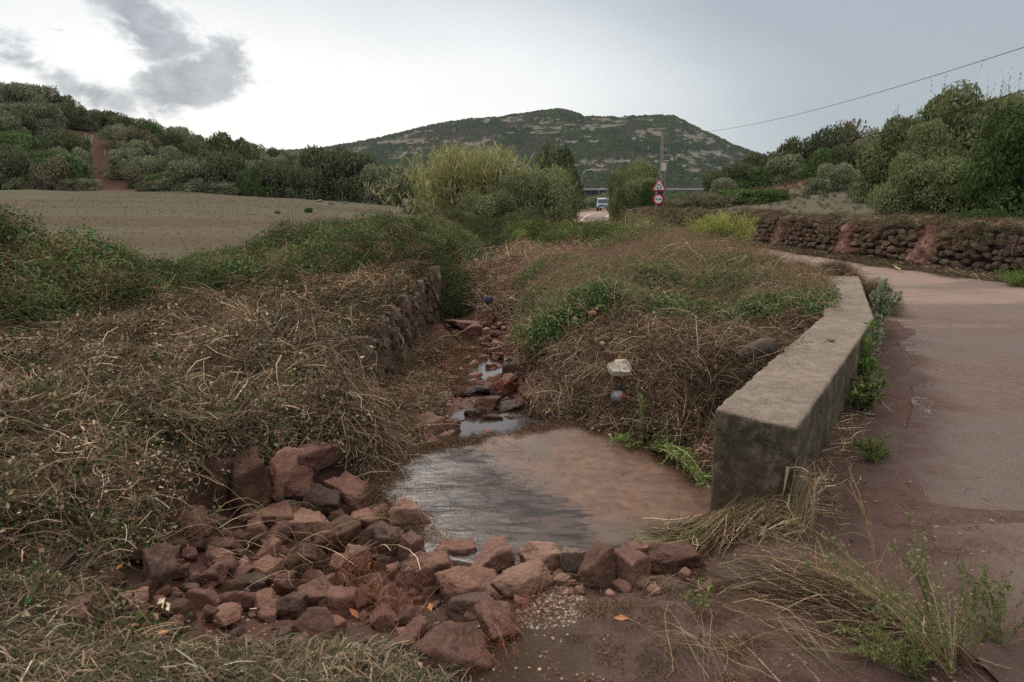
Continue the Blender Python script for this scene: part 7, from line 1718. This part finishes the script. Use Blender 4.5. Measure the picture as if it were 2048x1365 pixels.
def crumple(px, py, wpx, hpx, mat, label, name, cat, seed, fold=1.0, lift=.0, rough=.5):
    p = hit(px, py + hpx * .4); lift = lift + .14 * bool(inC(p[0], p[1])); k = p[1] / 1395.0; V, F = ICO[4]; r = np.random.RandomState(seed); s0 = r.rand() * 30
    f = np.abs(fbm(V[:, 0] * 2 + s0, V[:, 1] * 2, V[:, 2] * 2, 3, seed) - .5) * 2; f2 = np.abs(fbm(V[:, 0] * 5 + s0, V[:, 1] * 5, V[:, 2] * 5, 2, seed + 1) - .5)
    Q = V * (1 - rough * (1 - np.clip(f * 3, 0, 1)) - fold * .35 * f2)[:, None]; Q *= [wpx * k / 2, wpx * k / 2 * .7, hpx * k / 2 * 1.1]
    o = MB().add(Q, F).build(name, mat, smooth_=True); o.location = (p[0], p[1] + .05, p[2] + hpx * k * .4 + lift); return tag(o, label, cat)
M['bagblack'] = mat_plain('black_plastic', (.03, .034, .037), .3, nz=.3); M['bagwhite'] = mat_plain('white_plastic', (.62, .64, .66), .4); M['teal'] = mat_plain('teal_plastic', (.03, .13, .17), .4); M['blue'] = mat_plain('blue_plastic', (.02, .035, .10), .4)
M['orangep'] = mat_plain('orange_paper', (.50, .23, .11), .7); M['peach'] = mat_plain('peach_paper', (.5, .36, .28), .7); M['burnt'] = mat_plain('charred_wood', (.02, .018, .018), .9); M['foamor'] = mat_plain('orange_brown_wood', (.30, .15, .06), .85, nz=.4, scale=14)
crumple(1150, 862, 70, 34, M['bagblack'], 'crumpled black plastic bag at the back edge of the slab', 'plastic_bag', 'bag', 701); crumple(1182, 866, 38, 28, M['bagblack'], 'torn black plastic sheet beside the crumpled black bag', 'plastic_sheet', 'plastic sheet', 702)
crumple(130, 720, 34, 14, M['bagwhite'], 'white plastic bag on top of the straw mound near the thicket', 'plastic_bag', 'bag', 703)
crumple(1185, 662, 18, 11, M['orangep'], 'crumpled orange paper on the green creeper', 'paper', 'paper', 704, lift=.03); crumple(1193, 655, 9, 8, M['peach'], 'pale scrap behind the crumpled orange paper', 'paper', 'paper', 705, lift=.04)
crumple(1150, 673, 14, 9, M['peach'], 'pinkish scrap left of the crumpled orange paper', 'paper', 'paper', 706, lift=.03)
crumple(1046, 588, 10, 9, M['teal'], 'small teal plastic scrap high in the brown channel debris', 'plastic_scrap', 'plastic scrap', 707, lift=.05); crumple(1045, 597, 7, 6, M['bagwhite'], 'small white scrap under the teal one in the channel debris', 'plastic_scrap', 'plastic scrap', 708, lift=.05)
crumple(1093, 680, 10, 9, M['teal'], 'teal plastic scrap in straw right of the stream', 'plastic_scrap', 'plastic scrap', 709, lift=.05); crumple(976, 626, 22, 16, M['blue'], 'dark blue plastic strip hanging above the stream\'s dark hollow', 'plastic_strip', 'plastic scrap', 710, lift=.08)
crumple(986, 518, 22, 7, M['blue'], 'blue cloth strip far up the channel', 'cloth_strip', 'cloth', 711, lift=.06); crumple(1010, 520, 12, 5, M['blue'], 'second blue strip right of the first far up the channel', 'cloth_strip', 'cloth', 712, lift=.06)
crumple(1094, 546, 10, 6, M['foam'], 'tan paper scrap in the far channel debris', 'paper', 'paper', 713, lift=.05)
crumple(1205, 733, 12, 9, M['peach'], 'pale grey shell-like scrap in the brown debris', 'paper', 'paper', 714, lift=.05)
crumple(1430, 600, 18, 10, M['bagwhite'], 'whitish rag on the heap left of the parapet', 'rag', 'rag', 715, lift=.03); crumple(1555, 618, 14, 9, M['bagwhite'], 'white rag beside the muddy brown boulder', 'rag', 'rag', 716, lift=.1)
crumple(540, 650, 46, 30, M['foamor'], 'orange-brown broken stump half burnt in the straw', 'stump', 'stump', 717, lift=.01); crumple(530, 660, 30, 26, M['burnt'], 'charred black chunk in front of the orange-brown stump', 'charred_wood', 'wood', 718)
crumple(596, 684, 28, 10, M['burnt'], 'black plastic piece lying right of the burnt stump', 'plastic_scrap', 'plastic scrap', 719, lift=.02); crumple(672, 672, 18, 12, M['burnt'], 'dark round scrap near the coping of the bank wall', 'plastic_scrap', 'plastic scrap', 720, lift=.02)
crumple(452, 688, 12, 6, M['bagwhite'], 'small white plastic scrap behind the three red rocks', 'plastic_scrap', 'plastic scrap', 721, lift=.02); crumple(542, 690, 13, 9, M['peach'], 'cream scrap in front of the burnt stump', 'paper', 'paper', 722, lift=.02)

def ball(px, py, d_, mat, label, name, cat, lift=.0):
    p = hit(px, py + d_ * .4); r_ = d_ * p[1] / 1395 / 2; V, F = ICO[3]; V = V * (1 + (fbm(V[:, 0] * 3, V[:, 1] * 3, V[:, 2] * 3, 2, 9) - .5)[:, None] * .06)
    o = MB().add(V * r_, F).build(name, mat, smooth_=True); o.location = (p[0], p[1], p[2] + r_ * .9 + lift); return tag(o, label, cat)
ball(332, 719, 13, mat_plain('orange_peel', (.55, .22, .06), .5), 'small orange fruit lying left of the three red rocks', 'orange', 'fruit', .01)
ball(296, 671, 9, M['peach'], 'tiny pale ball in the straw by the thicket', 'ball', 'ball')
# drinks can / bottle end
p = hit(1238, 838); e = empty('bottle', (p[0], p[1] - .04, p[2] + .2), .5); tag(e, 'clear plastic bottle with a pinkish red cap stuck in the debris', 'bottle'); e.rotation_euler = (radians(75), 0, .3)
k_ = p[1] / 1395
MB().tube([(0, 0, -.09), (0, 0, -.0), (0, 0, .025), (0, 0, .04)], [.042, .042, .03, .016], 14).build('body', mat_plain('milky_bottle', (.36, .42, .46), .15), e, smooth_=True); MB().tube([(0, 0, .04), (0, 0, .06)], .02, 12).build('cap', mat_plain('pink_red_cap', (.5, .05, .09), .4), e)
# dark wet log beside the parapet
yb = hit(1505, 712)[1]; A_ = at(1478, 716, yb); B_ = at(1548, 694, yb)
lg = tag(MB().tube([A_, A_ * .7 + B_ * .3 + [0, 0, .015], A_ * .3 + B_ * .7 + [0, 0, .02], B_], [.045, .06, .075, .07], 12).build('log', M['bark'], smooth_=True), 'dark wet log end lying under the parapet\'s stream side', 'log')
tw = hit(1660, 683, .47); tw = RAY(1660, 683) * ((CAM_H - .475) / -RAY(1660, 683)[2]) + [0, 0, CAM_H]
rs = np.random.RandomState(730); mb = MB()
for k in range(5): a = rs.rand() * 6.3; l = rs.uniform(.03, .07); mb.tube([tw, tw + [cos(a) * l, sin(a) * l * .5, rs.uniform(0, .012)]], .005, 5, (.12, .06, .04))
tag(mb.build('twig_fragment', M['stalk']), 'small rusty twig fragment on the top of the parapet', 'twig')
# fallen leaves here and there
rs = np.random.RandomState(740)
for px, py in ((745, 1200), (560, 1185), (1258, 1265), (425, 890), (330, 740), (290, 865), (860, 1230), (700, 1240), (250, 1150), (190, 1090), (610, 760), (590, 740), (160, 950), (60, 760)):
    p = hit(px, py); V, F, c = leaf_vf(rs, np.zeros((1, 3)), .055, .45, np.array([(.42, .2, .09), (.38, .26, .15), (.3, .13, .06)]), 1.5)
    tag(MB().add(V, F, c).build('fallen_leaf', M['treeleaf'], loc=(p[0], p[1], p[2] + .06)), 'orange-brown dead leaf lying on the debris', 'leaf', 'dead leaves on the debris')

rs = np.random.RandomState(901)
x, y = region(520, .0, 2.6, 1.4, 3.2, lambda x, y: (fbm(x * 2.5, y * 2.5, 0, 3, 902) > .5) & (y < 3.0 - .0 * x), rs)
P, N = ground_pts(x, y, .0)
scatter('mud_litter', P_BROWN + P_FLAKE[:2], P, N, rs.uniform(0, 6.3, len(x)), rs.uniform(.08, .26, len(x)), tints(rs, len(x), .4, .9, (1, .85, .8)), M['straw'], 'fine twigs and crumbs pressed into the red mud of the foreground', 903)

# ------------------------------------------------------------------ haze
hz = MB().box((0, 650, 130), (3900, 2500, 290)).build('haze', [])
hm = bpy.data.materials.new('haze'); hm.use_nodes = True; hn = hm.node_tree; hn.nodes.clear(); ho = hn.nodes.new('ShaderNodeOutputMaterial'); pv = hn.nodes.new('ShaderNodeVolumePrincipled')
pv.inputs['Color'].default_value = (.86, .9, .95, 1); pv.inputs['Density'].default_value = .00006; hn.links.new(pv.outputs[0], ho.inputs['Volume']); hz.data.materials.append(hm)
hz['kind'] = 'stuff'
